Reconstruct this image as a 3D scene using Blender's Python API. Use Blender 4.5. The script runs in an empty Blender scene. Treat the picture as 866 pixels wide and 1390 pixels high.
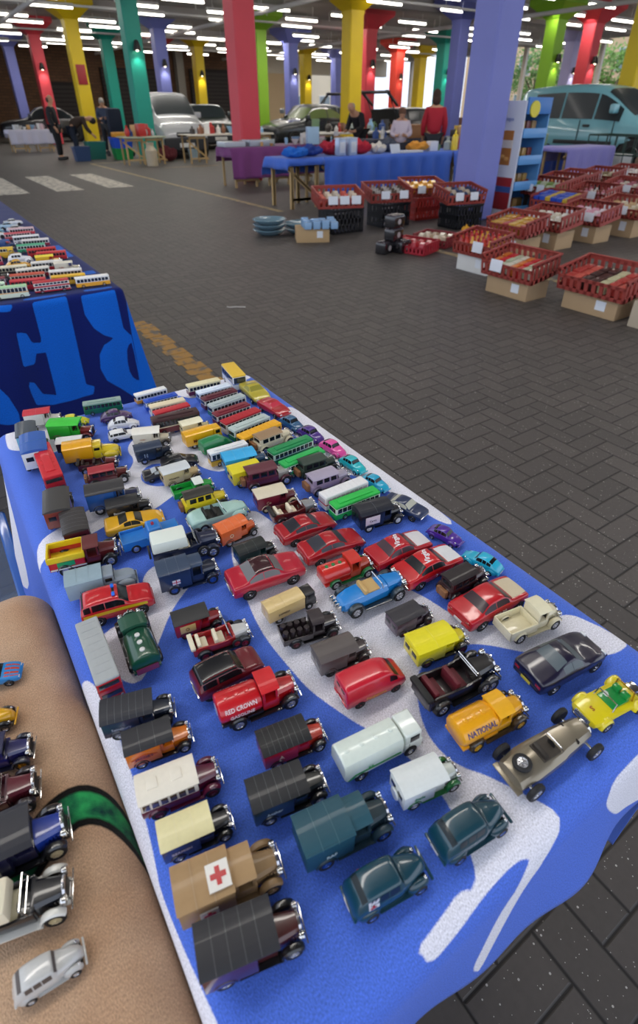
import bpy, bmesh, math, random
from math import sin, cos, pi, radians, sqrt
from mathutils import Vector, Matrix
random.seed(7)
COL = bpy.context.scene.collection
R_ = radians
# ------------------------------------------------------------------ camera geometry
FPX = sqrt(502 * 1100); PITCH = math.atan(502 / FPX); CAMH = 1.42; YAW = R_(34)
TOP = 0.88
def ray(x, y):
    a = x - 433; b = 650 - y
    X, Y, Z = a, b * sin(PITCH) + FPX * cos(PITCH), b * cos(PITCH) - FPX * sin(PITCH)
    return cos(YAW) * X + sin(YAW) * Y, -sin(YAW) * X + cos(YAW) * Y, Z
def at(x, y, z=0.0):
    r = ray(x, y); t = (z - CAMH) / r[2]
    return Vector((r[0] * t, r[1] * t, z))

# ------------------------------------------------------------------ materials
def lin(c):
    if isinstance(c, str):
        c = c.lstrip('#'); c = c if len(c) == 6 else ''.join(x * 2 for x in c); c = [int(c[i:i + 2], 16) / 255 for i in (0, 2, 4)]
    return tuple(x / 12.92 if x <= 0.04045 else ((x + 0.055) / 1.055) ** 2.4 for x in c) + (1.0,)
MATS = {}
def new_mat(name):
    m = bpy.data.materials.new(name); m.use_nodes = True
    nt = m.node_tree; b = nt.nodes['Principled BSDF']
    return m, nt, b
def mat(c, rough=0.35, metal=0.0, coat=0.0, spec=0.5, vary=0.0, bump=0.0, bscale=200.0, emit=0.0, alpha=1.0, trans=0.0, sheen=0.0):
    k = (c, rough, metal, coat, spec, vary, bump, bscale, emit, alpha, trans, sheen)
    if k in MATS: return MATS[k]
    m, nt, b = new_mat('m_%s' % c.lstrip('#'))
    b.inputs['Base Color'].default_value = lin(c)
    b.inputs['Roughness'].default_value = rough
    b.inputs['Metallic'].default_value = metal
    b.inputs['Specular IOR Level'].default_value = spec
    b.inputs['Coat Weight'].default_value = coat
    b.inputs['Coat Roughness'].default_value = 0.08
    b.inputs['Sheen Weight'].default_value = sheen
    b.inputs['Alpha'].default_value = alpha
    b.inputs['Transmission Weight'].default_value = trans
    if emit:
        b.inputs['Emission Color'].default_value = lin(c); b.inputs['Emission Strength'].default_value = emit
    N = nt.nodes; L = nt.links
    if vary or bump:
        tc = N.new('ShaderNodeTexCoord'); no = N.new('ShaderNodeTexNoise'); no.inputs['Scale'].default_value = bscale
        no.inputs['Detail'].default_value = 4
        L.new(tc.outputs['Object'], no.inputs['Vector'])
        if vary:
            mx = N.new('ShaderNodeMix'); mx.data_type = 'RGBA'
            l = lin(c); mx.inputs[6].default_value = tuple(max(0, v * (1 - vary)) for v in l[:3]) + (1,)
            mx.inputs[7].default_value = tuple(min(1, v * (1 + vary)) for v in l[:3]) + (1,)
            L.new(no.outputs['Fac'], mx.inputs[0]); L.new(mx.outputs[2], b.inputs['Base Color'])
        if bump:
            bp = N.new('ShaderNodeBump'); bp.inputs['Strength'].default_value = bump; bp.inputs['Distance'].default_value = 0.002
            L.new(no.outputs['Fac'], bp.inputs['Height']); L.new(bp.outputs['Normal'], b.inputs['Normal'])
    MATS[k] = m
    return m
def paint(c, dull=False): return mat(c, 0.32 if not dull else 0.55, coat=0.75 if not dull else 0.15, vary=0.06, bscale=0.25)
CHROME = lambda: mat('#d8d8d6', 0.14, 1.0)
GOLD = lambda: mat('#c8a24a', 0.25, 1.0)
GLASS = lambda: mat('#14181c', 0.2, coat=.3, spec=.35)
PGLASS = lambda: mat('#98a0a4', 0.08, coat=1.0)
BLACK = lambda: mat('#141416', 0.3, coat=0.5)
TYRE = lambda: mat('#1a1a1c', 0.65)

# ------------------------------------------------------------------ mesh builder
class MB:
    def __init__(s): s.bm = bmesh.new()
    def face(s, vs):
        try: return s.bm.faces.new(vs)
        except ValueError: return None
    def box(s, x0, x1, y0, y1, z0, z1, bev=0.0, seg=2, M=None, taper=0.0, tx=0.0):
        tmp = bmesh.new()
        bmesh.ops.create_cube(tmp, size=1.0)
        for v in tmp.verts:
            up = v.co.z > 0
            yy = (y0 + y1) / 2 + v.co.y * ((y1 - y0) - (2 * taper if up else 0))
            xx = (x0 + x1) / 2 + v.co.x * ((x1 - x0) - (2 * tx if up else 0))
            v.co = Vector((xx, yy, z1 if up else z0))
        if bev > 0:
            bmesh.ops.bevel(tmp, geom=tmp.edges[:], offset=bev, segments=seg, profile=0.6, affect='EDGES', clamp_overlap=True)
        s.merge(tmp, M); return s
    def merge(s, tmp, M=None):
        mp = {}
        for v in tmp.verts: mp[v] = s.bm.verts.new(M @ v.co if M else v.co)
        for f in tmp.faces: s.face([mp[v] for v in f.verts])
        tmp.free()
    def rings(s, rings, closed=True, cap=True):
        rv = [[s.bm.verts.new(p) for p in r] for r in rings]
        n = len(rings[0])
        for a, b in zip(rv[:-1], rv[1:]):
            for i in range(n if closed else n - 1):
                j = (i + 1) % n
                s.face([a[i], a[j], b[j], b[i]])
        if cap and closed:
            s.face(rv[0][::-1]); s.face(rv[-1])
        return rv
    def cyl(s, p0, p1, r0, r1=None, n=10, cap=True):
        p0 = Vector(p0); p1 = Vector(p1); r1 = r0 if r1 is None else r1
        d = (p1 - p0).normalized(); a = d.orthogonal().normalized(); b = d.cross(a)
        c = [(cos(2 * pi * i / n), sin(2 * pi * i / n)) for i in range(n)]
        s.rings([[p0 + (a * x + b * y) * r0 for x, y in c], [p1 + (a * x + b * y) * r1 for x, y in c]], True, cap)
        return s
    def tube(s, pts, r, n=6):
        for a, b in zip(pts[:-1], pts[1:]): s.cyl(a, b, r, None, n)
        return s
    def sph(s, c, r, sx=1, sy=1, sz=1, n=10, m=7, M=None):
        tmp = bmesh.new(); bmesh.ops.create_uvsphere(tmp, u_segments=n, v_segments=m, radius=r)
        for v in tmp.verts: v.co = Vector((c[0] + v.co.x * sx, c[1] + v.co.y * sy, c[2] + v.co.z * sz))
        s.merge(tmp, M); return s
    def prism(s, pts, y0, y1, bev=0.0, M=None):          # pts in (x,z), extruded along y
        tmp = bmesh.new()
        a = [tmp.verts.new((x, y0, z)) for x, z in pts]; b = [tmp.verts.new((x, y1, z)) for x, z in pts]
        n = len(pts)
        tmp.faces.new(a); tmp.faces.new(b[::-1])
        for i in range(n): tmp.faces.new([a[(i + 1) % n], a[i], b[i], b[(i + 1) % n]])
        if bev: bmesh.ops.bevel(tmp, geom=tmp.edges[:], offset=bev, segments=2, profile=0.6, affect='EDGES', clamp_overlap=True)
        s.merge(tmp, M); return s
    def xprism(s, pts, x0, x1, bev=0.0, M=None):         # pts in (y,z), extruded along x
        tmp = bmesh.new()
        a = [tmp.verts.new((x0, y, z)) for y, z in pts]; b = [tmp.verts.new((x1, y, z)) for y, z in pts]
        n = len(pts)
        tmp.faces.new(a[::-1]); tmp.faces.new(b)
        for i in range(n): tmp.faces.new([a[i], a[(i + 1) % n], b[(i + 1) % n], b[i]])
        if bev: bmesh.ops.bevel(tmp, geom=tmp.edges[:], offset=bev, segments=2, profile=0.6, affect='EDGES', clamp_overlap=True)
        s.merge(tmp, M); return s
    def lathe(s, prof, c=(0, 0, 0), axis='z', n=16):     # prof: (r, h)
        rings = []
        for r, h in prof:
            ring = []
            for i in range(n):
                t = 2 * pi * i / n
                p = {'z': (r * cos(t), r * sin(t), h), 'y': (r * cos(t), h, r * sin(t)), 'x': (h, r * cos(t), r * sin(t))}[axis]
                ring.append((p[0] + c[0], p[1] + c[1], p[2] + c[2]))
            rings.append(ring)
        s.rings(rings); return s
    def mesh(s, name, sharp=35):
        bm = s.bm
        bmesh.ops.recalc_face_normals(bm, faces=bm.faces[:])
        me = bpy.data.meshes.new(name); bm.to_mesh(me); bm.free()
        for p in me.polygons: p.use_smooth = True
        me.set_sharp_from_angle(angle=R_(sharp))
        return me
def link(name, me, m=None, parent=None, M=None):
    o = bpy.data.objects.new(name, me); COL.objects.link(o)
    if m is not None:
        if me.materials:
            if me.materials[0] != m:
                o.material_slots[0].link = 'OBJECT'; o.material_slots[0].material = m
        else: me.materials.append(m)
    if parent is not None: o.parent = parent
    if M is not None: o.matrix_basis = M
    return o
def empty(name, loc=(0, 0, 0), rz=0.0, sc=1.0, tilt=None):
    o = bpy.data.objects.new(name, None); COL.objects.link(o)
    o.empty_display_size = 0.02
    o.location = loc; o.rotation_euler = (0, 0, rz) if tilt is None else (tilt[0], tilt[1], rz); o.scale = (sc, sc, sc)
    return o
def tag(o, label=None, cat=None, group=None, kind=None):
    if label: o['label'] = label
    if cat: o['category'] = cat
    if group: o['group'] = group
    if kind: o['kind'] = kind
    return o
def copy_tree(o, parent=None):
    c = o.copy(); COL.objects.link(c)
    if parent is not None: c.parent = parent
    for ch in list(o.children): copy_tree(ch, c)
    return c
CACHE = {}
def part(parent, name, key, build, m, M=None, sharp=35):
    """build(mb) is only called once for a key; later parts share the mesh"""
    me = CACHE.get(key)
    if me is None:
        mb = MB(); build(mb); me = mb.mesh(name, sharp); CACHE[key] = me
    return link(name, me, m, parent, M)
TMP = bpy.data.scenes.new('bake_scene')
def bake(ob):
    TMP.collection.objects.link(ob); vl = TMP.view_layers[0]; vl.update(); dg = vl.depsgraph
    me = bpy.data.meshes.new_from_object(ob.evaluated_get(dg)); TMP.collection.objects.unlink(ob); return me
_lit = {}
def lettering(parent, text, size, M, m, name='lettering', squash=1.0, extrude=0.0):
    k = (text, size, squash)
    me = _lit.get(k)
    if me is None:
        cu = bpy.data.curves.new('txt', 'FONT'); cu.body = text; cu.size = size
        cu.align_x = 'CENTER'; cu.align_y = 'CENTER'; cu.resolution_u = 2; cu.offset = size * 0.012
        cu.extrude = size * 0.02
        ob = bpy.data.objects.new('txt', cu)
        me = bake(ob); me.name = 'lettering'
        if squash != 1.0:
            for v in me.vertices: v.co.x *= squash
        bpy.data.objects.remove(ob); bpy.data.curves.remove(cu); _lit[k] = me
    return link(name, me, m, parent, M)
def side_m(x, y, z):   # text on the right-hand side (-y), reading with +x
    return Matrix.Translation((x, y, z)) @ Matrix.Rotation(pi / 2, 4, 'X')
def top_m(x, y, z): return Matrix.Translation((x, y, z))
TAN = 0.86
cam_d = bpy.data.cameras.new('camera'); cam = bpy.data.objects.new('camera', cam_d); COL.objects.link(cam)
cam.location = (0, 0, CAMH); cam.rotation_euler = (pi / 2 - PITCH, 0, -YAW)
cam_d.sensor_fit = 'VERTICAL'; cam_d.sensor_height = 36.0; cam_d.lens = FPX / 1390 * 36.0
cam_d.shift_y = -(695 - 650) / 1390.0; cam_d.clip_start = 0.01; cam_d.clip_end = 400
bpy.context.scene.camera = cam
cam_d.dof.use_dof = True; cam_d.dof.focus_distance = .85; cam_d.dof.aperture_fstop = 6.3
WHITE = [[(0.016, 1.161), (0.028, 1.153), (0.047, 1.153), (0.084, 1.153), (0.136, 1.153), (0.167, 1.153), (0.138, 1.107), (0.116, 1.076), (0.089, 1.019), (0.076, 1.018), (0.031, 1.058), (0.01, 1.076), (0.011, 1.115)], [(-0.3, 1.15), (-0.08, 1.15), (-0.05, 1.08), (-0.09, 1.0), (-0.3, 0.98)], [(-0.051, 0.722), (-0.018, 0.736), (-0.007, 0.758), (0.018, 0.767), (0.044, 0.778), (0.075, 0.793), (0.113, 0.809), (0.159, 0.857), (0.2, 0.903), (0.196, 0.947), (0.216, 0.981), (0.256, 1.001), (0.298, 1.01), (0.299, 0.953), (0.289, 0.908), (0.287, 0.844), (0.254, 0.822), (0.243, 0.801), (0.233, 0.766), (0.204, 0.753), (0.168, 0.735), (0.105, 0.743), (0.068, 0.73), (0.007, 0.719)], [(0.124, 0.613), (0.103, 0.592), (0.095, 0.558), (0.051, 0.529), (0.03, 0.533), (0.026, 0.474), (0.03, 0.447), (0.046, 0.43), (0.067, 0.452), (0.09, 0.483), (0.116, 0.515), (0.143, 0.537), (0.161, 0.549), (0.167, 0.581), (0.148, 0.603)], [(0, 0.48), (-0.03, 0.49), (-0.07, 0.44), (-0.08, 0.1), (-0.05, -0.2), (0.03, -0.2), (0.0, 0.1), (-0.013, 0.226), (-0.006, 0.251), (0.001, 0.282), (0.006, 0.35), (0.009, 0.424)], [(0.222, 0.253), (0.212, 0.282), (0.201, 0.318), (0.198, 0.363), (0.196, 0.405), (0.2, 0.444), (0.208, 0.481), (0.218, 0.537), (0.241, 0.598), (0.278, 0.638), (0.309, 0.652), (0.317, 0.612), (0.324, 0.557), (0.364, 0.526), (0.386, 0.48), (0.375, 0.431), (0.393, 0.389), (0.407, 0.347), (0.411, 0.322), (0.418, 0.292), (0.438, 0.269), (0.472, 0.253), (0.518, 0.232), (0.543, 0.223), (0.55, 0.201), (0.577, 0.159), (0.541, 0.151), (0.511, 0.164), (0.459, 0.201), (0.438, 0.223), (0.422, 0.243), (0.401, 0.262), (0.375, 0.27), (0.351, 0.273), (0.333, 0.273), (0.313, 0.264), (0.295, 0.243), (0.28, 0.22), (0.272, 0.194), (0.276, 0.164), (0.294, 0.141), (0.309, 0.109), (0.318, 0.092), (0.323, 0.08), (0.32, 0.072), (0.309, 0.064), (0.3, 0.062), (0.28, 0.05), (0.262, 0.033), (0.242, -0.004), (0.227, -0.041), (0.221, -0.064), (0.21, -0.047), (0.213, -0.024), (0.23, 0.03), (0.247, 0.049), (0.263, 0.063), (0.278, 0.07), (0.26, 0.076), (0.232, 0.075), (0.207, 0.072), (0.189, 0.068), (0.164, 0.064), (0.152, 0.063), (0.143, 0.081), (0.153, 0.08), (0.168, 0.08299999999999999), (0.182, 0.08499999999999999), (0.201, 0.089), (0.214, 0.082), (0.223, 0.091), (0.229, 0.102), (0.242, 0.139), (0.244, 0.158), (0.242, 0.203), (0.235, 0.229)], [(0.385, 0.05), (0.395, 0.065), (0.415, 0.068), (0.46, 0.069), (0.54, 0.06), (0.6, 0.04), (0.62, -0.1), (0.5, -0.07), (0.44, -0.03), (0.4, 0.02)], [(0.514, 0.916), (0.492, 0.86), (0.492, 0.816), (0.492, 0.747), (0.484, 0.666), (0.505, 0.638), (0.525, 0.561), (0.536, 0.518), (0.534, 0.463), (0.551, 0.432), (0.568, 0.483), (0.568, 0.638), (0.568, 0.829), (0.568, 0.944)], [(0.354, 1.153), (0.427, 1.153), (0.552, 1.152), (0.568, 1.119), (0.463, 1.093), (0.395, 1.083), (0.374, 1.116)], [(0.297, 0.973), (0.332, 0.949), (0.361, 0.912), (0.342, 0.839), (0.325, 0.773), (0.303, 0.788), (0.287, 0.823), (0.289, 0.891)]]
BLUE = [[(0.185, 0.839), (0.203, 0.871), (0.228, 0.875), (0.256, 0.844), (0.247, 0.812), (0.224, 0.791), (0.203, 0.797), (0.188, 0.815)]]
BRIGHT = [[(0.24, 0.879), (0.353, 0.884), (0.341, 0.555), (0.368, 0.542), (0.356, 0.512), (0.21, 0.506), (0.155, 0.527), (0.15, 0.575), (0.15, 0.618), (0.171, 0.607), (0.187, 0.557), (0.231, 0.539), (0.238, 0.702), (0.205, 0.704), (0.193, 0.669), (0.153, 0.672), (0.165, 0.791), (0.195, 0.78), (0.204, 0.744), (0.235, 0.738)], [(0.4, 0.876), (0.521, 0.88), (0.52, 0.738), (0.537, 0.715), (0.576, 0.708), (0.58, 0.604), (0.599, 0.506), (0.594, 0.442), (0.521, 0.445), (0.456, 0.52), (0.414, 0.561), (0.402, 0.609), (0.411, 0.664), (0.435, 0.696), (0.478, 0.71), (0.442, 0.731), (0.416, 0.758), (0.397, 0.81)], [(0.12, 0.892), (0.182, 0.882), (0.172, 0.862), (0.154, 0.86), (0.113, 0.87)], [(0.045, 0.644), (0.077, 0.58), (0.09, 0.519), (0.086, 0.476), (0.043, 0.479), (0.001, 0.498)]]
DARKH = [[(0.519, 0.679), (0.562, 0.679), (0.55, 0.524), (0.517, 0.535), (0.503, 0.585)]]
def cloth_pt(s, t, R4, top, rr=.03, flare=.10, amp=.012, seed=0.0):
    x0, x1, y0, y1 = R4
    flare = flare(s, t) if callable(flare) else flare
    ex = max(x0 - s, s - x1, 0.0); ey = max(y0 - t, t - y1, 0.0)
    sx = -1 if s < x0 else 1; sy = -1 if t < y0 else 1
    cx = min(max(s, x0), x1); cy = min(max(t, y0), y1)
    d = (ex ** 4 + ey ** 4) ** .25
    if d < 1e-9:
        return (s, t, top + .0006 * sin(s * 40 + seed) * sin(t * 33))
    n = sqrt(ex * ex + ey * ey); ux, uy = sx * ex / n, sy * ey / n
    q = rr * pi / 2
    if d < q:
        a = d / rr; out = rr * sin(a); z = top - rr * (1 - cos(a))
    else:
        h = d - q
        w = 0 if flare < 0 else sin(cx * 17 + cy * 13 + seed) + .5 * sin(cx * 41 - cy * 37 + 1.7 + seed)
        corner = min(ex, ey) / max(ex, ey, 1e-6)
        out = rr + flare * h * (1 + .9 * corner) + amp * w * min(1, h * 5)
        z = top - rr - h * .985
    return (cx + ux * out, cy + uy * out, z)
# ================================================================== nodes helper
class NT:
    def __init__(s, nt): s.nt = nt
    def m(s, op, a, b=None, c=None):
        n = s.nt.nodes.new('ShaderNodeMath'); n.operation = op
        for i, v in enumerate((a, b, c)):
            if v is None: continue
            if isinstance(v, (int, float)): n.inputs[i].default_value = v
            else: s.nt.links.new(v, n.inputs[i])
        return n.outputs[0]
    def mix(s, f, a, b):
        n = s.nt.nodes.new('ShaderNodeMix'); n.data_type = 'RGBA'
        for i, v in ((0, f), (6, a), (7, b)):
            if isinstance(v, (int, float)): n.inputs[i].default_value = v
            elif isinstance(v, tuple): n.inputs[i].default_value = v
            else: s.nt.links.new(v, n.inputs[i])
        return n.outputs[2]
    def node(s, t, **k):
        n = s.nt.nodes.new(t)
        for a, b in k.items(): setattr(n, a, b)
        return n
    def noise(s, vec, scale, detail=3):
        n = s.nt.nodes.new('ShaderNodeTexNoise'); n.inputs['Scale'].default_value = scale; n.inputs['Detail'].default_value = detail
        s.nt.links.new(vec, n.inputs['Vector']); return n.outputs['Fac']
def paving_material():
    m, nt, b = new_mat('herringbone_paving'); q = NT(nt); L = nt.links
    tc = q.node('ShaderNodeTexCoord'); sp = q.node('ShaderNodeSeparateXYZ'); L.new(tc.outputs['Object'], sp.inputs[0])
    x = q.m('DIVIDE', sp.outputs[0], .1); y = q.m('DIVIDE', sp.outputs[1], .1)
    i = q.m('FLOOR', x); j = q.m('FLOOR', y); fx = q.m('SUBTRACT', x, i); fy = q.m('SUBTRACT', y, j)
    k = q.m('FLOORED_MODULO', q.m('SUBTRACT', i, j), 4.0)
    eq = lambda v: q.m('COMPARE', k, float(v), .25)
    k0, k1, k2, k3 = eq(0), eq(1), eq(2), eq(3)
    big = 10.0
    dl = q.m('ADD', fx, q.m('MULTIPLY', k1, big)); dr = q.m('ADD', q.m('SUBTRACT', 1.0, fx), q.m('MULTIPLY', k0, big))
    db = q.m('ADD', fy, q.m('MULTIPLY', k2, big)); dt = q.m('ADD', q.m('SUBTRACT', 1.0, fy), q.m('MULTIPLY', k3, big))
    d = q.m('MINIMUM', q.m('MINIMUM', dl, dr), q.m('MINIMUM', db, dt))
    mr = q.node('ShaderNodeMapRange'); mr.inputs['From Min'].default_value = .015; mr.inputs['From Max'].default_value = .055
    L.new(d, mr.inputs['Value']); seam = mr.outputs[0]
    bi = q.m('SUBTRACT', i, k1); bj = q.m('SUBTRACT', j, k2)
    cb = q.node('ShaderNodeCombineXYZ'); L.new(bi, cb.inputs[0]); L.new(bj, cb.inputs[1])
    wn = q.node('ShaderNodeTexWhiteNoise', noise_dimensions='2D'); L.new(cb.outputs[0], wn.inputs['Vector'])
    base = q.mix(wn.outputs['Value'], lin('#4a4643'), lin('#5a5450'))
    n1 = q.noise(tc.outputs['Object'], .35, 3); n2 = q.noise(tc.outputs['Object'], 60, 4)
    base = q.mix(q.m('MULTIPLY', n1, .55), base, lin('#645d58'))
    base = q.mix(q.m('MULTIPLY', n2, .35), base, lin('#2f2c2a'))
    def flecks(scale, th, keep):
        vo = q.node('ShaderNodeTexVoronoi'); vo.inputs['Scale'].default_value = scale; L.new(tc.outputs['Object'], vo.inputs['Vector'])
        sc = q.node('ShaderNodeSeparateColor'); L.new(vo.outputs['Color'], sc.inputs[0])
        return q.m('MULTIPLY', q.m('LESS_THAN', vo.outputs['Distance'], th), q.m('GREATER_THAN', sc.outputs[0], keep))
    fl = q.m('MAXIMUM', flecks(85, .20, .90), flecks(200, .22, .93))
    base = q.mix(q.m('MULTIPLY', fl, q.m('MULTIPLY', seam, .85)), base, lin('#c8c4be'))
    base = q.mix(seam, lin('#1f1c1a'), base)
    L.new(base, b.inputs['Base Color']); b.inputs['Roughness'].default_value = .55; b.inputs['Specular IOR Level'].default_value = .45
    bp = q.node('ShaderNodeBump'); bp.inputs['Strength'].default_value = .6; bp.inputs['Distance'].default_value = .004
    L.new(q.m('ADD', seam, q.m('MULTIPLY', n2, .25)), bp.inputs['Height']); L.new(bp.outputs['Normal'], b.inputs['Normal'])
    return m
def boxo(name, x0, x1, y0, y1, z0, z1, m, parent=None, bev=0.0):
    mb = MB(); mb.box(x0, x1, y0, y1, z0, z1, bev); return link(name, mb.mesh(name), m, parent)
floor = boxo('floor', -12, 70, -8, 75, -.12, 0, paving_material()); tag(floor, kind='structure')
# painted markings
def worn(c, sc=9.0):
    m, nt, b = new_mat('worn_paint'); q = NT(nt); tc = q.node('ShaderNodeTexCoord')
    n = q.noise(tc.outputs['Object'], sc, 6)
    mr = q.node('ShaderNodeMapRange'); mr.inputs['From Min'].default_value = .36; mr.inputs['From Max'].default_value = .5; nt.links.new(n, mr.inputs['Value'])
    nt.links.new(q.mix(mr.outputs[0], lin('#6a645c'), lin(c)), b.inputs['Base Color']); b.inputs['Roughness'].default_value = .6
    return m
WP = worn('#d4cdbd')
for k, xx in enumerate((1.55, 2.62, 3.7, 0.5)):
    o = boxo('trim_%d' % (k + 1), xx, xx + .55, 13.6, 17.1, .001, .004, WP); tag(o, kind='structure')
YP = worn('#ac8038', 14)
yl = MB()
for k in range(16):
    y = 2.75 + k * .105 * 1.0
    yl.box(1.16 + (.012 if k % 2 else -.01), 1.29 + (.012 if k % 3 else -.014), y, y + .098, .001, .003)
tag(link('trim_5', yl.mesh('yellow_line'), YP), kind='structure')
LP = worn('#a89468')
for n_, (a, b_, c_, d_) in enumerate(((5.06, 5.16, 8.7, 20.4), (5.06, 5.16, 2.2, 5.4), (5.1, 9, 20.3, 20.42), (6.5, 8.2, 17.6, 17.7), (8.1, 8.2, 5.2, 7.4), (12.0, 12.1, 13, 18))):
    tag(boxo('trim_%d' % (n_ + 6), a, b_, c_, d_, .001, .003, LP), kind='structure')

# ------------------------------------------------------------------ pillars, ceiling, far walls
CEIL = 4.75
def pillar_mat(c):
    return mat(c, .5, vary=.10, bscale=1.3, bump=.15)
def pillar(x, y, c, w=.46, cap=True, lamp=(), zn=4.15, lab=''):
    root = empty('pillar', (x, y, 0)); h = w / 2
    m = pillar_mat(c)
    part(root, 'shaft', ('shaft', w), lambda mb: mb.box(-h, h, -h, h, 0, zn, .03, 1), m)
    k = .95
    part(root, 'capital', ('cap', w, k), lambda mb: (mb.rings([[(sx * a, sy * a, z) for sx, sy in ((-1, -1), (1, -1), (1, 1), (-1, 1))] for a, z in ((h, zn - .1), (h * 1.02, zn), (k * .62, zn + .28), (k * .8, zn + .42), (k * .8, CEIL))])), m)
    for dx, dy in lamp:
        def lam(mb):
            mb.lathe([(.03, .2), (.06, .18), (.11, .02), (.12, -.06), (.10, -.06), (.05, .12)], (dx * (h + .12), dy * (h + .12), 2.95), 'z', 12)
            mb.cyl((dx * h, dy * h, 3.1), (dx * (h + .12), dy * (h + .12), 3.1), .02)
        l = part(root, 'wall_lamp', ('wl', w, dx, dy), lam, mat('#1c1a1a', .5))
        part(l, 'bulb', ('wlb', w, dx, dy), lambda mb: mb.sph((dx * (h + .12), dy * (h + .12), 2.93), .055), mat('#fff0d0', .5, emit=14))
        ld = bpy.data.lights.new('wall_lamp_light', 'SPOT'); ld.energy = 26; ld.color = (1, .93, .8); ld.spot_size = R_(110); ld.spot_blend = .8; ld.shadow_soft_size = .05
        lo = bpy.data.objects.new('wall_lamp_light', ld); COL.objects.link(lo); lo.parent = root; lo.location = (dx * (h + .14), dy * (h + .14), 2.86)
    tag(root, lab, 'pillar', 'painted concrete pillars')
PUR, RED, YEL, TEA, GRN = '#7c83cc', '#dc4450', '#e0c010', '#129a86', '#8cc02c'
pillar(6.93, 39.8, PUR, .5, lab='lilac blue pillar at the far left edge of the photo')
pillar(6.91, 33.0, RED, .5, lamp=[(0, -1)], lab='red pillar second from the left, behind the people')
pillar(7.02, 26.9, YEL, .5, lab='yellow pillar carrying a small red notice on the left')
pillar(10.14, 33.2, TEA, .5, lab='far teal pillar between the yellow one and the big teal one')
pillar(7.2, 20.9, TEA, .5, lamp=[(0, -1)], lab='large teal pillar left of the silver people carrier')
pillar(10.71, 27.8, PUR, .5, lamp=[(0, -1)], lab='lilac pillar behind the silver people carrier')
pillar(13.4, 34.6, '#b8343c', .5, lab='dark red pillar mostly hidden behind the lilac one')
pillar(15.24, 34.2, YEL, .5, lamp=[(0, -1)], lab='slim yellow pillar beyond the dark green hatchback')
pillar(6.95, 13.3, RED, .5, lab='large coral red pillar rising from the purple clothed table')
pillar(14.4, 25.9, GRN, .5, lamp=[(-1, 0)], lab='lime green pillar right beside the large coral red pillar')
pillar(18.44, 29.9, PUR, .55, lamp=[(0, -1)], lab='lilac pillar behind the dark estate car')
pillar(22.56, 34.9, YEL, .55, lamp=[(0, -1)], lab='small far yellow pillar right of the lilac one behind the dark estate car')
pillar(26.04, 36.5, PUR, .6, lab='palest and farthest lilac pillar in the middle of the hall')
pillar(14.4, 19.3, YEL, .55, lab='tall yellow pillar behind the grey haired seller in black')
pillar(18.06, 23.1, RED, .55, lamp=[(0, -1)], lab='tall red pillar just right of the tall yellow one')
pillar(26.4, 30.9, '#e04030', .6, lamp=[(0, -1)], lab='orange red pillar left of the woman in the red jumper')
pillar(30.5, 33.4, YEL, .6, lab='far yellow pillar behind the woman in the red jumper')
pillar(25.06, 25.7, TEA, .6, lamp=[(0, -1)], lab='teal pillar above the woman in the red jumper')
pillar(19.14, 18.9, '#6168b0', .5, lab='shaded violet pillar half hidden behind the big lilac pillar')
pillar(7.2, 6.45, PUR, .46, lab='big lilac pillar in the foreground beside the crisps display stand')
pillar(22.05, 16.9, GRN, .55, lamp=[(0, -1)], lab='lime green pillar behind the roof of the pale blue van')
pillar(29.5, 21.4, '#a8a4d0', .55, lamp=[(0, -1)], lab='pale lilac pillar behind the right hand lime green pillar')
pillar(24.15, 16.75, RED, .55, lamp=[(0, -1)], lab='red pillar behind the pale blue van')
pillar(18.3, 11.1, YEL, .5, lab='yellow pillar at the right edge beyond the pale blue van')

cm, cnt, cb_ = new_mat('painted_concrete_ceiling'); q = NT(cnt); tcn = q.node('ShaderNodeTexCoord')
cnt.links.new(q.mix(q.noise(tcn.outputs['Object'], .8, 5), lin('#8e8a88'), lin('#b4b0ac')), cb_.inputs['Base Color']); cb_.inputs['Roughness'].default_value = .8
tag(boxo('ceiling', -2.2, 36, -3.5, 46, CEIL, CEIL + .4, cm), kind='structure')
BEAM = mat('#a29e9c', .8, vary=.08, bscale=1.0)
for k, y in enumerate((-.4, 6.45, 13.3, 20.1, 26.8, 33.4, 39.9)):
    tag(boxo('trim_%d' % (20 + k), -2.2, 36, y - .3, y + .3, CEIL - .32, CEIL, BEAM), kind='structure')
WB, wnt, wb_ = new_mat('dark_brick_wall'); q = NT(wnt); tcn = q.node('ShaderNodeTexCoord')
br = q.node('ShaderNodeTexBrick'); br.inputs['Scale'].default_value = 1.0; br.inputs['Brick Width'].default_value = .45; br.inputs['Row Height'].default_value = .15; br.inputs['Mortar Size'].default_value = .012
br.inputs['Color1'].default_value = lin('#6b4c34'); br.inputs['Color2'].default_value = lin('#5a3f2c'); br.inputs['Mortar'].default_value = lin('#40322a')
mp = q.node('ShaderNodeMapping'); mp.inputs['Rotation'].default_value = (pi / 2, 0, 0); wnt.links.new(tcn.outputs['Object'], mp.inputs[0]); wnt.links.new(mp.outputs[0], br.inputs['Vector'])
wnt.links.new(br.outputs['Color'], wb_.inputs['Base Color']); wb_.inputs['Roughness'].default_value = .85
tag(boxo('wall_back', 2, 24, 43.5, 44, 0, CEIL, WB), kind='structure')
tag(boxo('wall_left', 1.5, 2, 30, 44, 0, CEIL, WB), kind='structure')
DK = mat('#241f1e', .8); GY = mat('#8c877e', .8, vary=.1, bscale=1.0)
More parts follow.
